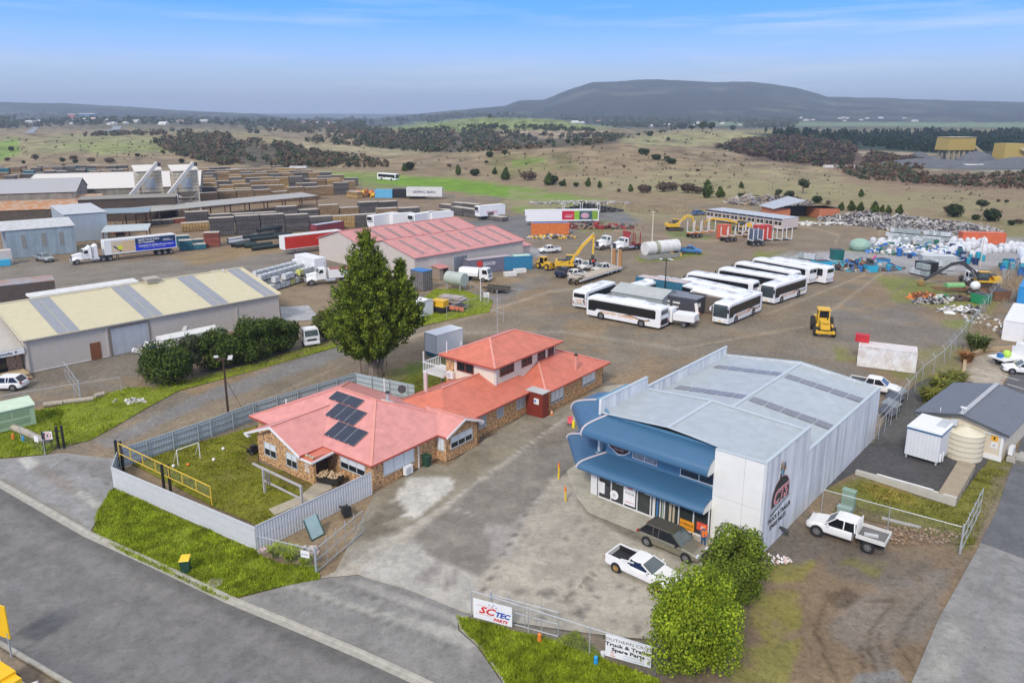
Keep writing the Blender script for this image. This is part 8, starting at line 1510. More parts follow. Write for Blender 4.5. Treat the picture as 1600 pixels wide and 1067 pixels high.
excavator('large yellow excavator with raised boom and harvester head',(*G(887,423),0),R(-5),boom=((0,1.6),(2.2,4.9),(4.4,7.2)),tip=(4.3,3.4),att='head'); excavator('small yellow excavator with arched boom at the back of the yard',(*G(1054,360),0),R(5),boom=((0,1.6),(2.6,4.0),(4.2,3.8)),tip=(5.2,.9),scale=.95); T=excavator('black and yellow excavator with boom stretched left near the drum yard',(*G(1535,449),0),R(170),boom=((0,1.8),(3.4,4.4),(5.0,3.9)),tip=(9.2,.9),bm=DKST)
excavator('yellow excavator with long flat boom before the portable buildings',(*G(1158,360),0),R(178),boom=((0,1.8),(3.8,3.0),(7.4,3.2)),tip=(9.2,2.6),scale=.95)
def loader(label,px,py,rz,kind=0):
 T=thing('tractor',label,'tractor',(*G(px,py),0),rz); q=MB(); q.hexa([(2.2,-.55,.9),(2.2,.55,.9),(.2,.6,.9),(.2,-.6,.9),(2.1,-.5,1.7),(2.1,.5,1.7),(.2,.6,1.9),(.2,-.6,1.9)]); q.box(-1.6,.2,-.7,.7,.7,1.35); q.box(-2.3,-1.5,-.9,.9,.8,1.7); q.build('bonnet',YEL,T); q=MB(); q.hexa([(-1.5,-.65,1.35),(.15,-.65,1.35),(.15,.65,1.35),(-1.5,.65,1.35),(-1.4,-.6,2.8),(.05,-.6,2.8),(.05,.6,2.8),(-1.4,.6,2.8)]); c=q.build('cab_glass',GLASSB,T); q=MB(); [q.beam((x,y*.65,1.35),(x2,y*.6,2.8),.12) for x,x2 in((-1.5,-1.4),(.15,.05)) for y in(-1,1)]; q.box(-1.6,.2,-.75,.75,2.78,2.92); q.build('cab_frame',YEL,T)
 q=MB(); q.box(2.2,2.5,-1.1,1.1,.45,.75); [q.beam((2.3,y,.6),(1.0,y*.9,1.3),.16) for y in(-.95,.95)]; q.box(2.1,2.3,-.4,.4,1.7,1.95); q.build('front_frame',YEL,T)
 for x,r_ in ((1.6,.55 if kind==0 else .75),(-1.4,.85 if kind==0 else .75)):
  for s in(-1,1): wheel(T,x,s*1.05,r_,.45,s,YEL if kind else DKST)
 q=MB(); q.cyl((1.0,.3,1.8),(1.0,.3,2.7),.06,n=6); q.build('exhaust',BLK,T); return T
T=loader('yellow tractor grader facing the camera alone in the gravel yard',1285,519,R(-105)); T.scale=(1.12,)*3; T=loader('yellow wheeled log skidder at the corner of the blue container',852,420,R(-50),1); T.scale=(.8,)*3
T=thing('forklift','pale yellow forklift among the brown timber rows','forklift',(*G(357,314),0),R(150)); q=MB(); q.box(-1.4,1.2,-.9,.9,.5,1.6); q.box(-1.6,-.9,-.95,.95,.5,1.9); q.build('body',mat('pale_yellow',(.62,.52,.22),.5),T); q=MB(); q.box(-.8,.7,-.8,.8,1.6,2.9); q.build('cab',DKST,T); q=MB(); q.box(1.3,1.5,-.7,-.5,.1,3.6); q.box(1.3,1.5,.5,.7,.1,3.6); q.box(1.4,2.6,-.6,-.4,.1,.2); q.box(1.4,2.6,.4,.6,.1,.2); q.build('mast',DKST,T)
for x in(.9,-1.0):
 for s in(-1,1): wheel(T,x,s*.9,.45,.35,s,YEL)
T=thing('orange_telehandler','dark handling machine with two orange lights among the open racks','loader',(*G(190,371),0),R(-70)); q=MB(); q.box(-1.5,1.5,-1,1,.6,1.6); q.box(-.6,.6,-.7,.7,1.6,3.2); [q.box(1.5,1.8,y-.1,y+.1,.2,3.8) for y in(-.8,.8)]; q.build('body',DKST,T); q=MB(); q.ball((1.9,-1.2,1.6),.55,nu=10,nv=6); q.build('orange_drum',ORG,T); q=MB(); q.ball((1.9,1.2,1.7),.55,nu=10,nv=6); q.build('orange_drum',ORG,T)
f_=Vector(G(905,446)); b_=Vector(G(972,424)); d=b_-f_; T=thing('low_loader','dusty low loader trailer with two brown ramps standing upright at its rear','trailer',(f_.x,f_.y,0),math.atan2(d.y,d.x)); L_=d.length; q=MB(); q.box(1.5,L_,0,2.5,.75,.95); q.box(-.5,2.0,.2,2.3,1.2,1.4); q.box(1.5,2.2,.2,2.3,.75,1.4); q.build('deck',mat('dusty_deck',(.44,.38,.30),.85,.25,2),T); q=MB(); [q.box(.2,L_,y-.08,y+.08,.55,.85) for y in(0.05,2.45)]; q.build('side_rail',WHTD,T)
for y in(.2,1.6): q=MB(); q.box(L_-.1,L_+.15,y,y+.7,.9,4.2); rp2=q.build('ramp',mat('ramp_rust',(.38,.19,.07),.8,.2),T); q=MB(); q.box(L_-.12,L_+.17,y+.7,y+.8,.9,4.2); q.build('ramp_edge',WHTD,rp2)
for k in range(4):
 for s,y in((-1,.15),(1,2.35)): wheel(T,L_-.8-k*1.35-(.5 if k>1 else 0),y,.42,.3,s)
for y in(.6,1.9): wheel(T,0,y,.42,.3,-1,GOLD)
def logtrailer(label,px,py,rz,m,L=9,hs=2.4,n=4,group=None):
 T=thing('log_trailer',label,'trailer',(*G(px,py),0),rz,group); q=MB(); q.box(-L/2,L/2,-.5,-.3,1.0,1.25); q.box(-L/2,L/2,.3,.5,1.0,1.25); q.build('chassis',m,T); q=MB()
 for k in range(n): x=-L/2+.6+k*(L-1.2)/(n-1); q.box(x-.08,x+.08,-1.2,1.2,1.25,1.42); [q.box(x-.08,x+.08,y-.08,y+.08,1.42,1.42+hs) for y in(-1.15,1.15)]
 q.build('bolster',WHTD,T)
 for k in range(3):
  for s in(-1,1): wheel(T,-L/2+.8+k*1.2,s*.95,.48,.5,s)
 return T
GT=mat('rust_tan_steel',(.38,.20,.09),.8,.2); logtrailer('white three axle log trailer with upright stakes at the front of the log gear',1202,383,R(12),DKST,11,2.6,5); logtrailer('rusty tan log trailer in the middle of the log gear',1148,376,R(25),GT,8,2.0,4); logtrailer('orange log trailer at the left of the log gear',1095,370,R(25),ORG,8,2.6,4); logtrailer('short rusty log trailer by the yellow flat boom excavator',1170,369,R(25),GT,6,1.8,3); logtrailer('log trailer with white stakes by the tyre heap',908,338,R(10),DKST,12,2.6,3)
T=hut('rack','red orange steel rack standing by the log gear',1130,372,20,3,1.6,3.2,mat('rack_red',(.60,.12,.06),.7,.2),mat('rack_red'),cat='rack'); T=hut('rack','red steel rack behind the front log trailer',1190,374,12,4,1.8,3.4,mat('rack_red2',(.50,.05,.04),.7,.2),mat('rack_red2'),cat='rack'); hut('rack','dark blue grey steel frames left of the front log trailer',1180,380,12,2,2.4,3.2,mat('rack_blue',(.10,.13,.20),.7,.2),mat('rack_blue'),cat='rack')
T=thing('fuel_tank','large white horizontal fuel tank with green moss patch on a concrete plinth','tank',(*G(1032,402),0),R(28)); q=MB(); q.box(-4.5,4.5,-1.6,1.6,0,.9); q.build('plinth',mat('grey_plinth',(.28,.27,.24),.9,.15),T); q=MB(); q.cyl((-4.3,0,2.2),(4.3,0,2.2),1.4,n=24); ts=q.build('tank_shell',WHTD,T); q=MB(); [q.cyl((x,0,2.2),(x+.1,0,2.2),1.43,n=24) for x in(-2.2,-.4,1.6)]; q.build('band',WHT,ts); q=MB(); q.cyl((-2.1,0,2.2),(-1.1,0,2.2),1.425,n=24); q.build('moss_patch',mat('moss_grey',(.32,.34,.24),.9,.2),ts)
T=thing('yellow_pump','yellow wheeled pump beside the white fuel tank','pump',(*G(1055,401),0),R(20)); q=MB(); q.box(-.8,.8,-.5,.5,.3,.9); q.cyl((-.9,-.6,.5),(-.9,.6,.5),.5,n=12); q.cyl((.9,-.6,.4),(.9,.6,.4),.4,n=12); q.build('pump_body',YEL,T)
T=thing('steel_tank','small grey horizontal tank on legs by the storage yard','tank',(*G(713,452),0),R(-35)); q=MB(); q.cyl((-1.9,0,1.9),(1.9,0,1.9),1.15,n=20); q.build('tank_shell',mat('grey_green_tank',(.42,.46,.41),.5,.1),T); q=MB(); [q.box(x-.08,x+.08,y-.08,y+.08,0,1.2) for x in(-1.4,1.4) for y in(-.7,.7)]; q.build('leg',GALV,T)
hut('white_cabinet','white ribbed metal cabinet under the right side of the conifer',659,491,-40,2.6,2.4,2.2,mat('cabin_white'),WHT,.3,cat='shed'); T=hut('compressor','yellow and black site compressor beside the white cabinet',688,488,-30,2.2,1.4,1.9,mat('compressor_yellow',(.72,.42,.02),.5),mat('compressor_yellow'),cat='compressor'); q=MB(); q.box(-1.13,1.13,-.73,.73,.1,1.0); q.build('lower_panel',BLK,T)
T=hut('pallet_stack','tall stack of dark crates with blue cover beside the nearer warehouse',659,452,-40,3.2,2.2,3.4,mat('crate_grid',(.22,.20,.19),.8,kind='grid',p=(.5,.28)),BLUE,cat='stack')
T=thing('sheet_pile','heap of stacked corrugated sheets and orange barriers in the storage yard','pile',(*G(706,482),0),R(-30)); rr=random.Random(5); q=MB(); [q.obox((rr.uniform(-.5,.5),rr.uniform(-.4,.4),.3+k*.13),(3.8,2.2,.05),rr.uniform(-.2,.2)) for k in range(13)]; q.build('sheet',mat('old_sheet',(.36,.31,.28),.7,.25),T); q=MB(); [q.obox((rr.uniform(-1,2.6),-1.6+rr.uniform(-.3,.3),.4+rr.random()*.5),(1.4,.15,.5),rr.uniform(-.5,.5)) for k in range(7)]; q.build('barrier',mat('faded_orange',(.72,.22,.12),.6,.15),T)
T=thing('car_trailer','dark flat car trailer with open tail by the storage yard','trailer',(*G(776,456),0),R(-25)); q=MB(); q.box(-2.2,2.2,-1,1,.55,.68); q.box(-2.2,2.2,-1.05,-.98,.6,.95); q.box(-2.2,2.2,.98,1.05,.6,.95); q.beam((2.2,0,.6),(3.5,0,.5),.12); q.build('deck',mat('dark_deck',(.07,.06,.05),.8,.2),T); [wheel(T,x,s*1.0,.33,.2,s) for x in(-.3,.5) for s in(-1,1)]
T=thing('box_sign','small white box sign on two legs near the flag pole','sign',(*G(760,473),0)); q=MB(); q.box(-.45,.45,-.1,.1,.9,1.7); q.build('sign_box',WHT,T); [MB().box(x,x+.07,-.03,.03,0,.9).build('leg',ALU,T) for x in (-.4,.33)]
for x,y,lb in((797,431,'white wrapped roll nearest the yard road beside the blue container'),(812,426,'longer white wrapped roll behind it beside the blue container')): T=thing('wrapped_roll',lb,'roll',(*G(x,y),0),R(20)); q=MB(); q.box(-1.2,1.2,-.5,.5,0,.75); q.build('wrap',WHTD,T)
PB='row of white portable buildings at the back of the yard'; pbw=mat('portable_wall',(.60,.52,.47),.7,.05); pbr=mat('portable_roof',(.47,.50,.54),.6,.1); pa=Vector(G(1103,344)); pb_=Vector(G(1222,361)); d=(pb_-pa)/9; an=math.atan2(d.y,d.x); first=None
for k in range(9):
 p=pa+d*(k+.5); lb='white portable building, %s from the left in the row, dark windows facing the yard'%ORD[k]
 if first is None:
  first=thing('portable_building',lb,'portable building',(p.x,p.y,0),an,PB); w_=d.length*.86; q=MB(); q.box(-w_/2,w_/2,0,7,.4,3.0); q.build('wall',pbw,first); q=MB(); q.box(-w_/2-.05,w_/2+.05,-.1,7.1,3.0,3.15); q.build('roof',pbr,first); q=MB(); q.box(-w_/2-.06,w_/2+.06,-.12,-.1,2.7,3.1); q.build('fascia',mat('navy_fascia',(.02,.03,.06),.5),first)
  for s in(-1,1): q=MB(); q.box(s*w_*.24-.45,s*w_*.24+.45,-.04,0,1.4,2.3); f=q.build('window',mat('window_black',(.015,.015,.02),.2),first); q=MB(); q.box(s*w_*.24-.12,s*w_*.24+.12,-.06,-.045,1.6,2.1); q.build('pane',WSCR,f)
  q=MB(); q.box(-w_/2+.2,w_/2-.2,.3,6.7,0,.4); q.build('footing',DKST,first)
 else: clone(first,lb,(p.x,p.y,0),an,PB)
T=thing('container_shed','orange container shed with dark solar roof spanning two containers','shed',(*G(1256,340),0),R(10)); q=MB(); OC=mat('orange_brown_steel',(.50,.17,.08),.7,.12,kind='ribxy',p=.3); q.box(-10,-4.5,0,7,0,2.7); q.build('left_container',OC,T); q=MB(); q.box(3.0,9.5,-3,5,0,2.8); q.build('right_container',OC,T); q=MB(); q.hexa([(-10.5,-1,2.8),(-1,-2,5.2),(-1,8,5.4),(-10.5,8,2.8),(-10.5,-1,2.9),(-1,-2,5.3),(-1,8,5.5),(-10.5,8,2.9)]); q.build('roof',GALV,T); q=MB(); q.hexa([(-1,-2.5,5.2),(9.6,-3.4,2.9),(9.6,6,2.9),(-1,8,5.4),(-1,-2.5,5.3),(9.6,-3.4,3.0),(9.6,6,3.0),(-1,8,5.5)]); q.build('solar_roof',PANEL,T); q=MB(); q.box(-4.4,3,4,4.2,0,3); q.build('back_wall',DKST,T)
# ---------------- timber yard ----------------
WD=dict(g=mat('grey_boards',(.17,.155,.15),.85,kind='grid',p=(.62,.30),col2=(.115,.105,.10)),b=mat('brown_boards',(.40,.265,.14),.85,kind='grid',p=(.62,.30),col2=(.27,.18,.10)),y=mat('fresh_boards',(.55,.36,.15),.8,kind='grid',p=(.62,.30),col2=(.44,.28,.11)),t=mat('teal_boards',(.03,.20,.27),.7,kind='grid',p=(.5,.3),col2=(.02,.13,.19)),r=mat('red_boards',(.38,.10,.065),.7,kind='grid',p=(.5,.3),col2=(.28,.07,.05)))
WTOP=mat('board_cover',(.46,.41,.34),.8,.15); PRS={}
def stackproto(c,n):
 if (c,n) in PRS: return PRS[c,n]
 T=thing('timber_stack','x','timber stack',(0,-400,0)); hh=1.15; z=.12
 for k in range(n):
  q=MB(); e=.03*((k*7)%3-1); q.box(-2.7+e,2.7+e,-1.25,1.25,z,z+hh-.10); q.build('timber_pack',WD[c],T); z+=hh
 q=MB(); [q.box(x-.05,x+.05,-1.2,1.2,.12+k*hh-.10,.12+k*hh) for x in(-2,-.7,.7,2) for k in range(n)]; q.build('bearer',TIMB,T)
 q=MB(); q.box(-2.75,2.75,-1.3,1.3,z-.09,z-.05); q.build('cover',WTOP,T); PRS[c,n]=T; return T
CN=dict(g='grey',b='brown',y='fresh yellow',t='teal blue',r='brick red')
def row(rowname,a,b,n,cols,lay,seed=1,jit=.15,skip=0,depth=1):
 p=Vector(G(*a)); q_=Vector(G(*b)); d=q_-p; ln=d.length; an=math.atan2(d.y,d.x); r=random.Random(seed)
 for k in range(n):
  if r.random()<skip: continue
  c=r.choice(cols) if isinstance(cols,str) else cols[k]; l=max(1,lay-r.choice((0,0,0,1))) if lay>1 else 1; P_=p+d*(k+.5)/n; sx=ln/n/5.4*r.uniform(.93,.985)
  o=copy_tree(stackproto(c,l)); o.name='timber_stack'; o.location=(P_.x,P_.y+r.uniform(-jit,jit)*6,0); o.rotation_euler.z=an; o.scale=(min(sx,1.25),1,r.uniform(.93,1.04)); o['label']=CN[c]+' timber stack in '+rowname; o['_x']=o.location.x; o['group']='timber stacks in '+rowname
row('the tall front row behind the black pipes',(328,369),(655,349),9,['g','g','g','g','g','y','g','b','g'],4,1,0)
row('the short end of the front row beside the teal packs',(283,362),(328,359),1,['y'],2,2,0)
row('the second row behind the front one',(290,351),(620,331),10,'ggbgg',3,3,0); row('the open racks under the canopy',(230,352),(310,345),4,'bgbr',1,13,0,.2)
row('the first brown row beyond the long canopy',(283,325),(500,311),8,'bbbgb',4,4,0);
for i,(a,b,n,cs,ly) in enumerate((((285,313),(545,303),10,'bgbby',4),((290,305),(555,296),11,'bbbgy',4),((290,298),(560,290),12,'bbygg',4),((292,292),(520,285),11,'gbbgb',4),((300,287),(490,281),10,'bgygb',4),((300,282),(480,277),10,'bbgyg',4),((296,278),(460,273),9,'gbbyb',3),((310,273),(440,269),8,'bgy',3))): row('the %s row behind the canopy'%ORD[i+1],a,b,n,cs,ly,20+i,.15,.06)
for i,(a,b,n,ly) in enumerate((((30,300),(185,296),8,4),((10,292),(190,288),10,4),((0,285),(195,281),11,4),((5,279),(200,275),12,3),((0,273),(200,269),12,3),((-10,267),(190,264),12,2))): row('the %s row of the far left timber yard'%ORD[i],a,b,n,'bgggt' if i>2 else 'bgbg',ly,40+i,.2,.1)
row('the end block beside the orange machine',(546,308),(580,312),2,'yy',2,5,0,.4); row('the nearer long low line at right',(690,332),(790,346),5,'ggggg',2,6,0); row('the farther long low line at right',(690,324),(770,333),4,'ggggg',2,7,0)
row('the teal block behind the blue trailer',(280,391),(322,388),2,'tt',2,8,0); row('the farther teal block behind the blue trailer',(276,384),(318,381),2,'tt',2,18,0); row('the red block right of the teal packs',(320,385),(345,384),1,'r',3,9,0)
for P_ in list(PRS.values()):
 for ch in list(P_.children): bpy.data.objects.remove(ch)
 bpy.data.objects.remove(P_)
PG='big black pipes lying in front of the timber rows'; PM=mat('black_pipe',(.018,.035,.035),.4,.15);
for k,(a,b,z,lb,wh) in enumerate((((403,369),(446,362),1.4,'upper black pipe at the back right of the pipe pile',0),((413,372),(456,367),.45,'black pipe at the back right lying on the ground',0),((381,380),(427,374),1.4,'black pipe on top of the pipe pile at its left',0),((392,383),(438,378),1.3,'black pipe on top of the pipe pile in the middle',0),((394,392),(441,386),.45,'nearest black pipe lying on the ground',0),((382,388),(425,383),.45,'black pipe beneath the two upper ones',0),((362,386),(395,381),.45,'short black pipe at the left of the pile',0),((368,387),(400,383),.45,'second short black pipe at the left of the pile',0),((436,376),(480,370),.45,'black pipe running behind the red trailer',0),((356,378),(402,370),.5,'white pipe beside the black ones',1),((356,382),(398,375),.4,'lower pale pipe beside the black ones',1))):
 A=Vector(G3(*a)); B=Vector(G3(*b)); T=thing('pipe',lb,'pipe',(A.x,A.y,0),0,PG if not wh else None); q=MB(); dd=B-A; q.cyl((0,0,z),(dd.x,dd.y,z),.46 if not wh else .36,n=14,caps=False); q.build('pipe_wall',mat('pale_pipe',(.50,.53,.56),.5) if wh else PM,T); q=MB(); q.cyl((dd.x*.004,dd.y*.004,z),(dd.x*.996,dd.y*.996,z),.40 if not wh else .30,n=14); q.build('pipe_bore',BLK,T)
def ibc(label,loc,rz,col=None,group=None):
 T=thing('liquid_tote',label,'tote',loc,rz,group); q=MB(); q.box(-.56,.56,-.46,.46,.17,1.12); q.build('tank',col or mat('tote_white',(.66,.68,.68),.45,.1),T); q=MB()
 for z in (.2,.5,.8,1.1): [q.box(x-.012,x+.012,-.5,.5,z,z+.03) for x in(-.6,.6)]; [q.box(-.6,.6,y-.012,y+.012,z,z+.03) for y in(-.5,.5)]
 for x in(-.6,-.2,.2,.6): [q.box(x-.012,x+.012,y-.012,y+.012,.15,1.14) for y in(-.5,.5)]
 q.build('cage',GALV,T); q=MB(); q.box(-.6,.6,-.5,.5,.1,.15); [q.box(x-.08,x+.08,-.5,.5,0,.1) for x in(-.5,0,.5)]; q.build('pallet',DKST,T); q=MB(); q.cyl((0,0,1.12),(0,0,1.18),.12,n=8); q.build('cap',BLK,T); return T
I0=ibc('x',(0,-300,0),0); I1=ibc('x',(0,-300,0),0,mat('tote_yellow',(.62,.62,.12),.45,.1)); I2=ibc('x',(0,-300,0),0,mat('tote_green_grey',(.36,.42,.40),.5,.15))
def totes(where,a,b,n,lay,prs,seed=1,an=None,jit=0):
 p=Vector(G(*a)); q_=Vector(G(*b)); r=random.Random(seed); an=math.atan2((q_-p).y,(q_-p).x) if an is None else an
 for k in range(n):
  for l in range(lay):
   if l and r.random()<.12: continue
   P_=p+(q_-p)*k/max(1,n-1); pr=prs[r.randrange(len(prs))]; o=copy_tree(pr); o.name='liquid_tote'; o.location=(P_.x+r.uniform(-jit,jit),P_.y+r.uniform(-jit,jit),l*1.16); o.rotation_euler.z=an+r.uniform(-.04,.04); c={I0:'white',I1:'yellow',I2:'grey green'}[pr]
   o['label']=c+' tote, '+('upper' if l else 'lower')+', '+where; o['_x']=o.location.x; o['group']='caged totes '+where
totes('near line by champagne wagon',(424,455),(490,434),10,2,[I0,I0,I1],1); totes('middle line by champagne wagon',(410,449),(480,428),10,2,[I0],2); totes('back line by champagne wagon',(402,443),(470,424),9,2,[I0],3)
totes('in the back wall of the drum yard',(1388,370),(1480,378),15,2,[I0,I2,I2],4); totes('in the second wall of the drum yard',(1392,374),(1470,382),11,1,[I2,I0],5); totes('in the short line right of the buses',(1252,413),(1276,416),4,2,[I0,I2],6); totes('behind the cyan tub right of the buses',(1290,413),(1325,419),5,1,[I0],7)
totes('by the grey van body in the drum yard',(1428,428),(1445,432),3,2,[I0,I2],8); totes('right of the black bin in the drum yard',(1458,424),(1472,428),3,2,[I2,I0],9); totes('on the concrete left of the grey van body',(1403,395),(1430,399),5,1,[I2,I0],10); totes('before the blue tarpaulin in the drum yard',(1410,390),(1440,393),5,2,[I2],11); totes('beside the white container with the red crate',(1354,570),(1354.5,570.5),1,1,[I0],12)
BGM=mat('bag_white',(.60,.61,.63),.7,.06); B0=thing('bulk_bag','x','bag',(0,-300,0)); q=MB(); rr=random.Random(1); q.loft([[(x*s+rr.uniform(-.03,.03),y*s+rr.uniform(-.03,.03),z) for x,y in((-.5,-.5),(0,-.56),(.5,-.5),(.56,0),(.5,.5),(0,.56),(-.5,.5),(-.56,0))] for s,z in((.9,0),(1.02,.35),(1.0,.8),(.75,1.05),(.25,1.2))]); q.build('sack',BGM,B0)
def bags(where,polys,n,seed,sc=1.15,lay=1):
 r=random.Random(seed); pts=[]
 xs=[a for a,b in polys]; ys=[b for a,b in polys]
 t=0
 while len(pts)<n and t<4000:
  t+=1; x,y=r.uniform(min(xs),max(xs)),r.uniform(min(ys),max(ys))
  if polymask(np.array([x]),np.array([y]),polys,.01)[0]<.5: continue
  g=G(x,y)
  if any((g[0]-p[0])**2+(g[1]-p[1])**2<1.0 for p in pts): continue
  pts.append(g); o=copy_tree(B0); o.name='bulk_bag'; o.location=(*g,0); s=sc*r.uniform(.8,1.2); o.scale=(s,s,s*r.uniform(.9,1.3)*lay); o.rotation_euler.z=r.uniform(0,3); o['label']='white bulk bag '+where; o['_x']=g[0]; o['group']='bulk bags '+where
bags('in the tall heap of the drum yard',[(1486,378),(1545,376),(1545,398),(1520,402),(1490,394)],30,1,1.05,1.15); bags('at the right edge of the drum yard',[(1545,388),(1600,386),(1600,398),(1550,396)],18,2,1.0); bags('in the back left drum yard heap',[(1352,378),(1400,374),(1440,384),(1430,396),(1370,392),(1350,386)],34,3,.9); bags('among the clutter in front of the tote walls',[(1420,386),(1490,388),(1490,402),(1440,404)],34,4,.9)
def drum_(label,loc,m,r_=.3,h_=.9,name='drum',cat='drum',group=None,lying=False):
 T=thing(name,label,cat,loc,0,group); q=MB(); q.cyl((0,0,0),(0,0,h_),r_,n=12); b=q.build('shell',m,T); q=MB(); [q.cyl((0,0,h_*k),(0,0,h_*k+.04),r_*1.05,n=12) for k in(.3,.65)]; q.build('hoop',m,b)
 if lying: T.rotation_euler.x=R(90); T.location.z=r_
 return T
cls=[mat('drum_blue',(.02,.14,.42),.5),mat('drum_green',(.02,.13,.09),.5),mat('drum_grey',(.30,.31,.33),.6),mat('drum_navy',(.02,.04,.12),.5),mat('drum_cyan',(.03,.32,.42),.5)]; cn=('blue','dark green','grey','navy','cyan'); r=random.Random(12); DR=[drum_('x',(0,-300,0),m_,.42,1.0) for m_ in cls]
def drums(where,poly,n,seed):
 r=random.Random(seed); xs=[a for a,b in poly]; ys=[b for a,b in poly]; k=0
 while k<n:
  x,y=r.uniform(min(xs),max(xs)),r.uniform(min(ys),max(ys))
  if polymask(np.array([x]),np.array([y]),poly,.01)[0]<.5: continue
  k+=1; i=r.randrange(5); o=copy_tree(DR[i]); o.name='drum'; o.location=(*G(x,y),0); s=r.uniform(.8,1.4); o.scale=(s,s,s*r.uniform(.8,1.3)); o['label']=cn[i]+' plastic drum '+where; o['_x']=o.location.x; o['group']='drums '+where
drums('scattered between the bags of the drum yard',[(1380,384),(1500,382),(1520,404),(1470,412),(1400,400)],48,1); drums('beside the tanker',[(1562,412),(1600,408),(1600,432),(1566,430)],20,2); drums('on the concrete behind the long excavator',[(1496,404),(1535,402),(1535,414),(1500,414)],10,3); drums('in the clutter right of the last bus',[(1325,412),(1392,414),(1392,424),(1330,424)],16,4)
for P_ in [I0,I1,I2,B0]+DR:
 for ch in list(P_.children):
  for c2 in list(ch.children): bpy.data.objects.remove(c2)
  bpy.data.objects.remove(ch)
 bpy.data.objects.remove(P_)
def tub(label,px,py,w_,l_,h_,m,rz=0):
 T=thing('tub',label,'tub',(*G(px,py),0),rz); q=MB(); q.hexa([(-w_*.9,-l_*.9,0),(w_*.9,-l_*.9,0),(w_*.9,l_*.9,0),(-w_*.9,l_*.9,0),(-w_,-l_,h_),(w_,-l_,h_),(w_,l_,h_),(-w_,l_,h_)]); q.build('tub_wall',m,T); q=MB(); q.box(-w_*.9,w_*.9,-l_*.9,l_*.9,h_+.004,h_+.02); q.build('contents',DKST,T); return T
CY=mat('cyan_plastic',(.03,.38,.58),.5,.06); tub('bright cyan tub full of scrap right of the last bus',1283,419,1.6,1.2,1.5,CY,.2); tub('bright cyan tub standing alone on the concrete edge',1360,424,1.1,.9,1.3,CY,.1); tub('dark green tall bin among the white totes',1306,414,1.1,1.0,3.2,mat('bin_dark_green',(.01,.12,.11),.5)); tub('blue scrunched tarp tub beside the pink frame',1377,414,1.3,1.0,1.3,mat('tarp_blue',(.03,.26,.55),.6),.4)
T=tub('large black open topped bin with blue lidded tote in front',1446,428,1.5,1.4,2.4,BLK,.1)
T=thing('pink_frame','pink plastic frame lying over the cyan tub','frame',(*G(1362,417),1.2),.6); q=MB(); q.beam((-1,0,0),(1.2,0,.9),.25); q.beam((-1,0,0),(.6,.9,.2),.25); q.build('frame_bar',mat('hot_pink',(.70,.05,.22),.5),T)
hut('old_van','grey and white old van body among the totes',1462,421,-12,6,2.6,2.8,mat('grey_van',(.42,.44,.43),.6,.15),mat('van_roof',(.55,.58,.58),.6),cat='van body'); container('orange red container behind the white bags',G(1533,380),R(-8),mat('orange_red',(.60,.13,.05),.6,.1),L=9.5,h=2.6)
T=thing('round_tank','big pale green domed tank leaning among the clutter','tank',(*G(1343,391),0)); q=MB(); q.ball((0,0,1.1),(2.3,2.3,1.6),nu=20,nv=8); q.build('dome',mat('pale_green_tank',(.28,.42,.33),.6,.1),T)
T=thing('tanker','white road tanker at the right edge of the drum yard','tanker',(*G(1600,416),0),R(60)); q=MB(); q.cyl((-5,0,1.9),(5,0,1.9),1.15,n=20); q.build('tank_shell',WHT,T); [wheel(T,x,s*.95,.5,.4,s) for x in(-3.6,-2.4,3) for s in(-1,1)]
T=cab_truck('old pink and white truck cab behind the long excavator',(*G(1512,441),0),R(-100),L=5,body='none')
def heap(name,label,cat,loc,rx,ry,hh,n,ms,seed,size=(1.2,.2,.15),kind=None):
 r=random.Random(seed); q=MB()
 for k in range(n):
  a=r.uniform(0,6.28); d_=math.sqrt(r.random()); z=hh*(1-d_)*r.random()+.1; q.obox((math.cos(a)*d_*rx,math.sin(a)*d_*ry,z),(size[0]*r.uniform(.3,1.3),size[1]*r.uniform(.5,2.2),size[2]*r.uniform(.5,2.5)),r.uniform(0,6.28),k%len(ms),r.uniform(-.7,.7),r.uniform(-.5,.5))
 o=q.build(name,ms,None,loc=loc); tag(o,label,cat,kind=kind); return o
GR_=mat('debris_grey',(.26,.25,.25),.85,.3); GR2=mat('debris_dark',(.12,.11,.11),.85,.3); GR3=mat('debris_pale',(.45,.42,.39),.85,.2); MX=[GR_,GR2,GR3,RUST]
for i,(x,y,rx,ry) in enumerate(((1350,344,13,7),(1400,350,15,8),(1455,357,15,8),(1500,362,10,6))): heap('scrap_heap','long grey heap of broken timber and scrap, %s section from the left'%ORD[i],'scrap heap',(*G(x,y),0),rx,ry,2.6,700,[GR_,GR2,GR3],i,(2.2,.25,.2),kind='stuff')
heap('log_pile','heap of old logs behind the portable buildings','log pile',(*G(1205,318),0),14,8,3.0,500,[TIMB,GR_,GR2],11,(3,.35,.35),kind='stuff'); heap('log_pile','heap of bare logs right of the container shed','log pile',(*G(1165,316),0),7,4,2.5,200,[TIMB,GR3],12,(3,.3,.3),kind='stuff')
heap('tyre_heap','heap of old black tyres behind the fruit trailer','tyre heap',(*G(918,330),0),11,4,2.6,420,[BLK,DKST],13,(1.0,.5,.3),kind='stuff'); heap('clutter','dark mixed clutter right of the last bus','clutter',(*G(1345,419),0),8,3.5,2.0,320,[BLK,GR2,cls[0],RUST,GR3,cls[4]],14,(1,.4,.3),kind='stuff'); heap('clutter','mixed colourful plastic clutter in the middle of the drum yard','clutter',(*G(1420,392),0),11,6,2.0,600,[GR3,WHT,cls[0],cls[1],GR_,BGM],15,(.9,.5,.4),kind='stuff')
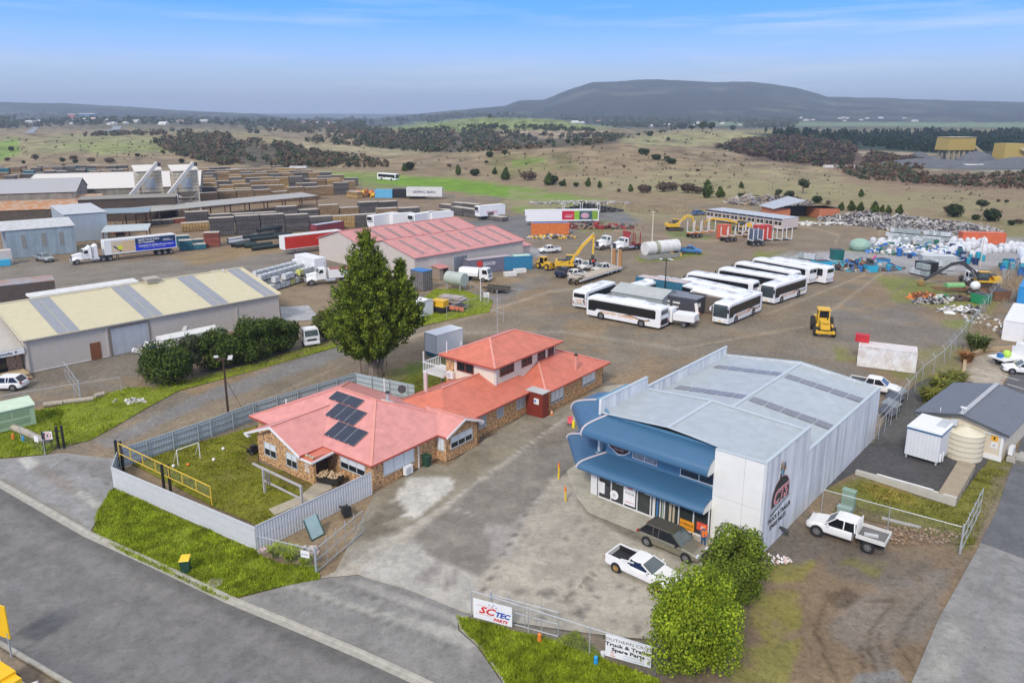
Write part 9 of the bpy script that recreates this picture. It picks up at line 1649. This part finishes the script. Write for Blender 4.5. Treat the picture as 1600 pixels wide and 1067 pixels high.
heap('scrap','rusty orange scrap iron on the grass by the right fence','scrap',(*G(1445,466),0),2.6,1.6,1.5,90,[RUST,ORG],16,(1.4,.15,.12)); heap('scrap','grey and black machine scrap below the rusty heap','scrap',(*G(1452,472),0),2.6,1.1,.8,80,[BLK,GR_,GR3],17); heap('scrap','green and white mixed scrap in the middle of the grass patch','scrap',(*G(1472,470),0),1.5,1.0,1.5,50,[mat('green_scrap',(.03,.28,.14),.6),WHTD,GR3],18); heap('scrap','brown coils of old wire on the grass patch','scrap',(*G(1495,468),0),2.6,1.0,.9,90,[RUST,GR2],19); heap('scrap','flat white sheets lying on the grass by the fence','scrap',(*G(1495,487),0),3.2,.9,.25,26,[WHT,WHTD],20,(2,.8,.05)); heap('scrap','wheels and dark scrap at the end of the white sheets','scrap',(*G(1517,486),0),1.5,1.0,.7,50,[BLK,RUST,GR_],21)
T=tub('green pointed hopper on the grass by the fence',1532,473,1.1,1.1,1.5,mat('hopper_green',(.02,.26,.10),.5),.4); T=tub('rust brown square tank at the right fence',1559,468,1.5,1.0,1.6,RUST,.1); T=thing('green_tank','pale green cylinder tank on the old trailer frame','tank',(*G(1490,455),.9),R(5)); q=MB(); q.cyl((-1.6,0,0),(1.6,0,0),.6,n=14); q.build('shell',mat('green_cylinder',(.20,.42,.17),.5,.15),T); T=thing('trailer_frame','old brown trailer frame carrying the green cylinder','trailer',(*G(1500,458),0),R(-8)); q=MB(); q.box(-4.5,4.5,-.8,-.6,.6,.8); q.box(-4.5,4.5,.6,.8,.6,.8); [q.box(x,x+.15,-.8,.8,.55,.6) for x in(-4,-2,0,2,4)]; q.build('frame',RUST,T); [wheel(T,x,s*.9,.45,.3,s) for x in(1,2.2) for s in(-1,1)]
T=thing('white_sphere','white round float on the old trailer frame','float',(*G(1522,459),.9)); q=MB(); q.ball((0,0,.5),.8,nu=12,nv=8); q.build('shell',WHT,T,smooth=True)
heap('rubble','pale broken concrete along the grass edge left of the scrap heap','rubble',(*G(1262,351),0),17,2.5,.6,130,[GR3,WHTD],22,(1,.5,.2),kind='stuff'); heap('rubble','line of pale stones behind the fruit trailer','rubble',(*G(905,318),0),18,4,.8,160,[GR3,GR_],23,(1,.6,.3),kind='stuff'); heap('rubble','pale rubble and litter along the right fence line','rubble',(*G(1545,505),0),2.5,11,.4,90,[GR3,WHTD,GR_],24,(.45,.25,.15),kind='stuff'); heap('rubble','small scatter of white stones by the dark shrub','rubble',(*G(1211,876),0),1.1,.7,.15,60,[WHT,mat('pink_stone',(.6,.45,.4),.8)],25,(.16,.1,.06),kind='stuff'); heap('leaf_litter','brown bark and leaf litter along the fence by the white ute','litter',(*G(1400,838),0),4.8,1.2,.12,400,[mat('litter_brown',(.24,.15,.09),.9,.3),mat('litter_tan',(.38,.28,.19),.9,.2)],26,(.16,.08,.03),kind='stuff')
heap('debris','brown timber offcuts behind the red orange container','debris',(*G(925,356),0),14,2.5,1.4,240,[mat('dark_red_steel'),GR2,TIMB],27,(2.4,.25,.2)); heap('debris','dark machine clutter in front of the red orange container','debris',(*G(862,372),0),6,1.2,1.0,120,[GR2,YEL,GR3],28,(.9,.4,.3)); heap('debris','jumbled white and blue boat and timber gear on the shed side of the hedge trees','debris',(*G(290,548),0),7,1.6,2.8,150,[WHT,BLUE,GR_,GR3],29,(1.8,.3,.2)); heap('debris','red orange and yellow machine parts beside the timber blocks','debris',(*G(567,307),0),5,3,3,110,[ORG,YEL,RUST],30,(2.4,.6,.5))
heap('rock_edge','small pale garden rocks in the planted corner by the steel fence','rocks',(*G(455,862),0),2.2,.5,.3,40,[GR3,mat('pink_stone')],31,(.3,.25,.2)); heap('debris','pale boards and a fallen boat hull by the left hedge tree','debris',(*G(205,628),0),1.8,.5,.25,12,[WHTD,GR3],32,(.9,.22,.1)); T=hut('truck_tray','white sided truck body with red ring emblem behind the hedge trees',300,552,46,7.5,2.2,2.7,WHT,WHTD,cat='truck body'); q=MB(); q.cyl((2.4,-1.13,1.8),(2.4,-1.15,1.8),.7,n=20); q.build('ring_emblem',RED,T); q=MB(); q.cyl((2.4,-1.15,1.8),(2.4,-1.16,1.8),.45,n=20); q.build('ring_centre',WHT,T)
T=hut('rack_shed','old rusty open rack shed with blue roof sheets left behind the workshop',32,468,35,10,5,3.0,mat('dark_rack',(.10,.08,.07),.9,.2),mat('blue_rust_roof',(.30,.33,.36),.6,.1,.4,kind='two',col2=(.36,.20,.13)),cat='shed')
T=thing('road_sign','yellow road works sign board cut by the left edge','sign',(*G(-6,966,2.3),0),R(-22)); q=MB(); q.box(-1.1,.92,-.03,.03,1.25,3.3); b=q.build('sign_board',mat('roadwork_yellow',(.85,.50,.01),.45,.04),T); q=MB(); q.box(-.5,.5,-.05,-.031,2.9,3.2); q.build('grey_plate',ALU,b); q=MB(); q.box(-.9,-.82,-.04,.04,0,1.6); q.box(.7,.78,-.04,.04,0,1.6); q.build('post',GALV,T)
T=thing('light_tower_trailer','small yellow and white roadside trailer unit at the lower left corner','trailer',(*G(8,1085),0),R(-30)); q=MB(); q.box(-1.2,.3,-.55,.55,.55,1.2); q.box(.3,.9,-.5,.5,.6,1.05); q.build('housing',mat('roadwork_yellow'),T); q=MB(); q.box(-1.4,1.1,-.7,.7,.4,.52); q.beam((-1.2,.5,1.2),(-1.2,.5,2.0),.1); q.beam((1.0,-.6,.5),(1.5,-.9,.9),.12); q.beam((1.0,.6,.5),(1.6,.9,.8),.12); q.build('frame',WHTD,T); [wheel(T,-.2,s*.75,.3,.18,s) for s in(-1,1)]
def qy(px,py): return hit(px,py) or (*G(px,py),0)
QY=mat('quarry_yellow',(.40,.29,.075),.6,.06)
x,y,z=qy(1492,249); T=thing('quarry_bin','large yellow quarry storage building on concrete legs','building',(x,y,z),R(8)); k=y/500; q=MB(); q.hexa([(-11*k,-6*k,6*k),(8.5*k,-6*k,6*k),(8.5*k,6*k,6*k),(-11*k,6*k,6*k),(-10*k,-6*k,13.4*k),(8.5*k,-6*k,13.4*k),(8.5*k,6*k,13.8*k),(-10*k,6*k,13.8*k)]); q.build('wall',QY,T); q=MB(); q.box(-10*k,8.6*k,-6.2*k,6.2*k,13.9*k,14.2*k); q.build('roof',mat('quarry_roof',(.50,.42,.26),.6),T); q=MB(); [q.box(a*k,(a+1.2)*k,b*k,(b+1.2)*k,0,6*k) for a in(-9,-5.5,-2,1.5,5.5) for b in(-5,3.5)]; q.build('leg',mat('quarry_leg',(.36,.30,.20),.8),T); q=MB(); q.beam((8.5*k,0,11*k),(22*k,-2*k,1*k),1.6*k); q.build('conveyor',mat('quarry_leg'),T)
x,y,z=qy(1576,252); T=thing('quarry_building','second yellow quarry building at the right edge','building',(x,y,z),R(10)); q=MB(); q.hexa([(-8.5*k,-5*k,0),(6.5*k,-5*k,0),(6.5*k,5*k,0),(-8.5*k,5*k,0),(-7.5*k,-4*k,11*k),(5.5*k,-4*k,11*k),(5.5*k,5*k,11*k),(-7.5*k,5*k,11*k)]); q.build('wall',QY,T); q=MB(); q.beam((2*k,-6*k,8*k),(14*k,-9*k,3*k),1.6*k); q.build('conveyor',mat('quarry_roof'),T)
HG=mat('heap_grey',(.115,.12,.135),.95,.2,.3)
for i,(px,py,rx,h_) in enumerate(((1410,258,16,3),(1440,258,26,4),(1475,262,24,4.5),(1510,262,30,4),(1550,262,24,4),(1590,262,26,6),(1436,249,9,5),(1525,252,14,6.5),(1545,250,16,4))):
 x,y,z=qy(px,py); q=MB(); r=random.Random(i); q.loft([[(rx*s*math.cos(t*.524)*(1+r.uniform(-.08,.08)),rx*.6*s*math.sin(t*.524)*(1+r.uniform(-.08,.08)),zz) for t in range(12)] for s,zz in((1.1,-1),(.8,h_*.35),(.45,h_*.75),(.12,h_))]); o=q.build('gravel_heap',HG,None,smooth=True,loc=(x,y,z)); tag(o,'dark grey quarry gravel heap','gravel heap','gravel heaps in the quarry'); o['_x']=x
for i,(px,py,s,m_,lb) in enumerate(((1315,263,2.5,WHTD,'white shed among the trees left of the quarry'),(1340,264,3,WHT,'bright white small building left of the quarry'),(1294,262,2.5,WHTD,'low pale building at the left of the quarry trees'),(120,184,30,RED,'red fronted store in the distant town'),(138,184,34,BLUE,'blue roofed store in the distant town'),(1518,264,5,mat('sign_yellow2'),'yellow machine below the quarry heaps'))):
 x,y,z=qy(px,py); T=thing('far_building',lb,'building',(x,y,z),.1); q=MB(); q.box(-s,s,-s*.5,s*.5,0,s*.45); q.build('wall',m_,T); q=MB(); q.box(-s*1.03,s*1.03,-s*.53,s*.53,s*.45,s*.55); q.build('roof',mat('far_roof_white'),T)
def hillroad(pts,w_):
 q=MB(); P=[qy(*p) for p in pts]
 for i in range(len(P)-1):
  a,b=Vector(P[i]),Vector(P[i+1]); q.face([(a.x-w_,a.y,a.z+.6),(a.x+w_,a.y,a.z+.6),(b.x+w_,b.y,b.z+.6),(b.x-w_,b.y,b.z+.6)])
 o=q.build('road',mat('far_asphalt',(.26,.28,.32),.8),None); tag(o,kind='structure')
hillroad([(45,209),(52,203),(60,196)],7); hillroad([(150,207),(180,203),(184,198)],9)
uniq_labels()
hz=MB(); hz.box(-14000,14000,-300,16000,-3,246); ho=hz.build('haze',None); ho.data.materials.clear()
hm=bpy.data.materials.new('haze_air'); hm.use_nodes=True; t=hm.node_tree; t.nodes.remove(t.nodes['Principled BSDF']); pv=t.nodes.new('ShaderNodeVolumePrincipled'); pv.inputs['Color'].default_value=(.74,.85,1.0,1); pv.inputs['Density'].default_value=.00016; pv.inputs['Anisotropy'].default_value=.2; t.links.new(pv.outputs[0],t.nodes['Material Output'].inputs['Volume']); ho.data.materials.append(hm); tag(ho,'thin pale haze in the air over the whole valley','haze',kind='stuff')
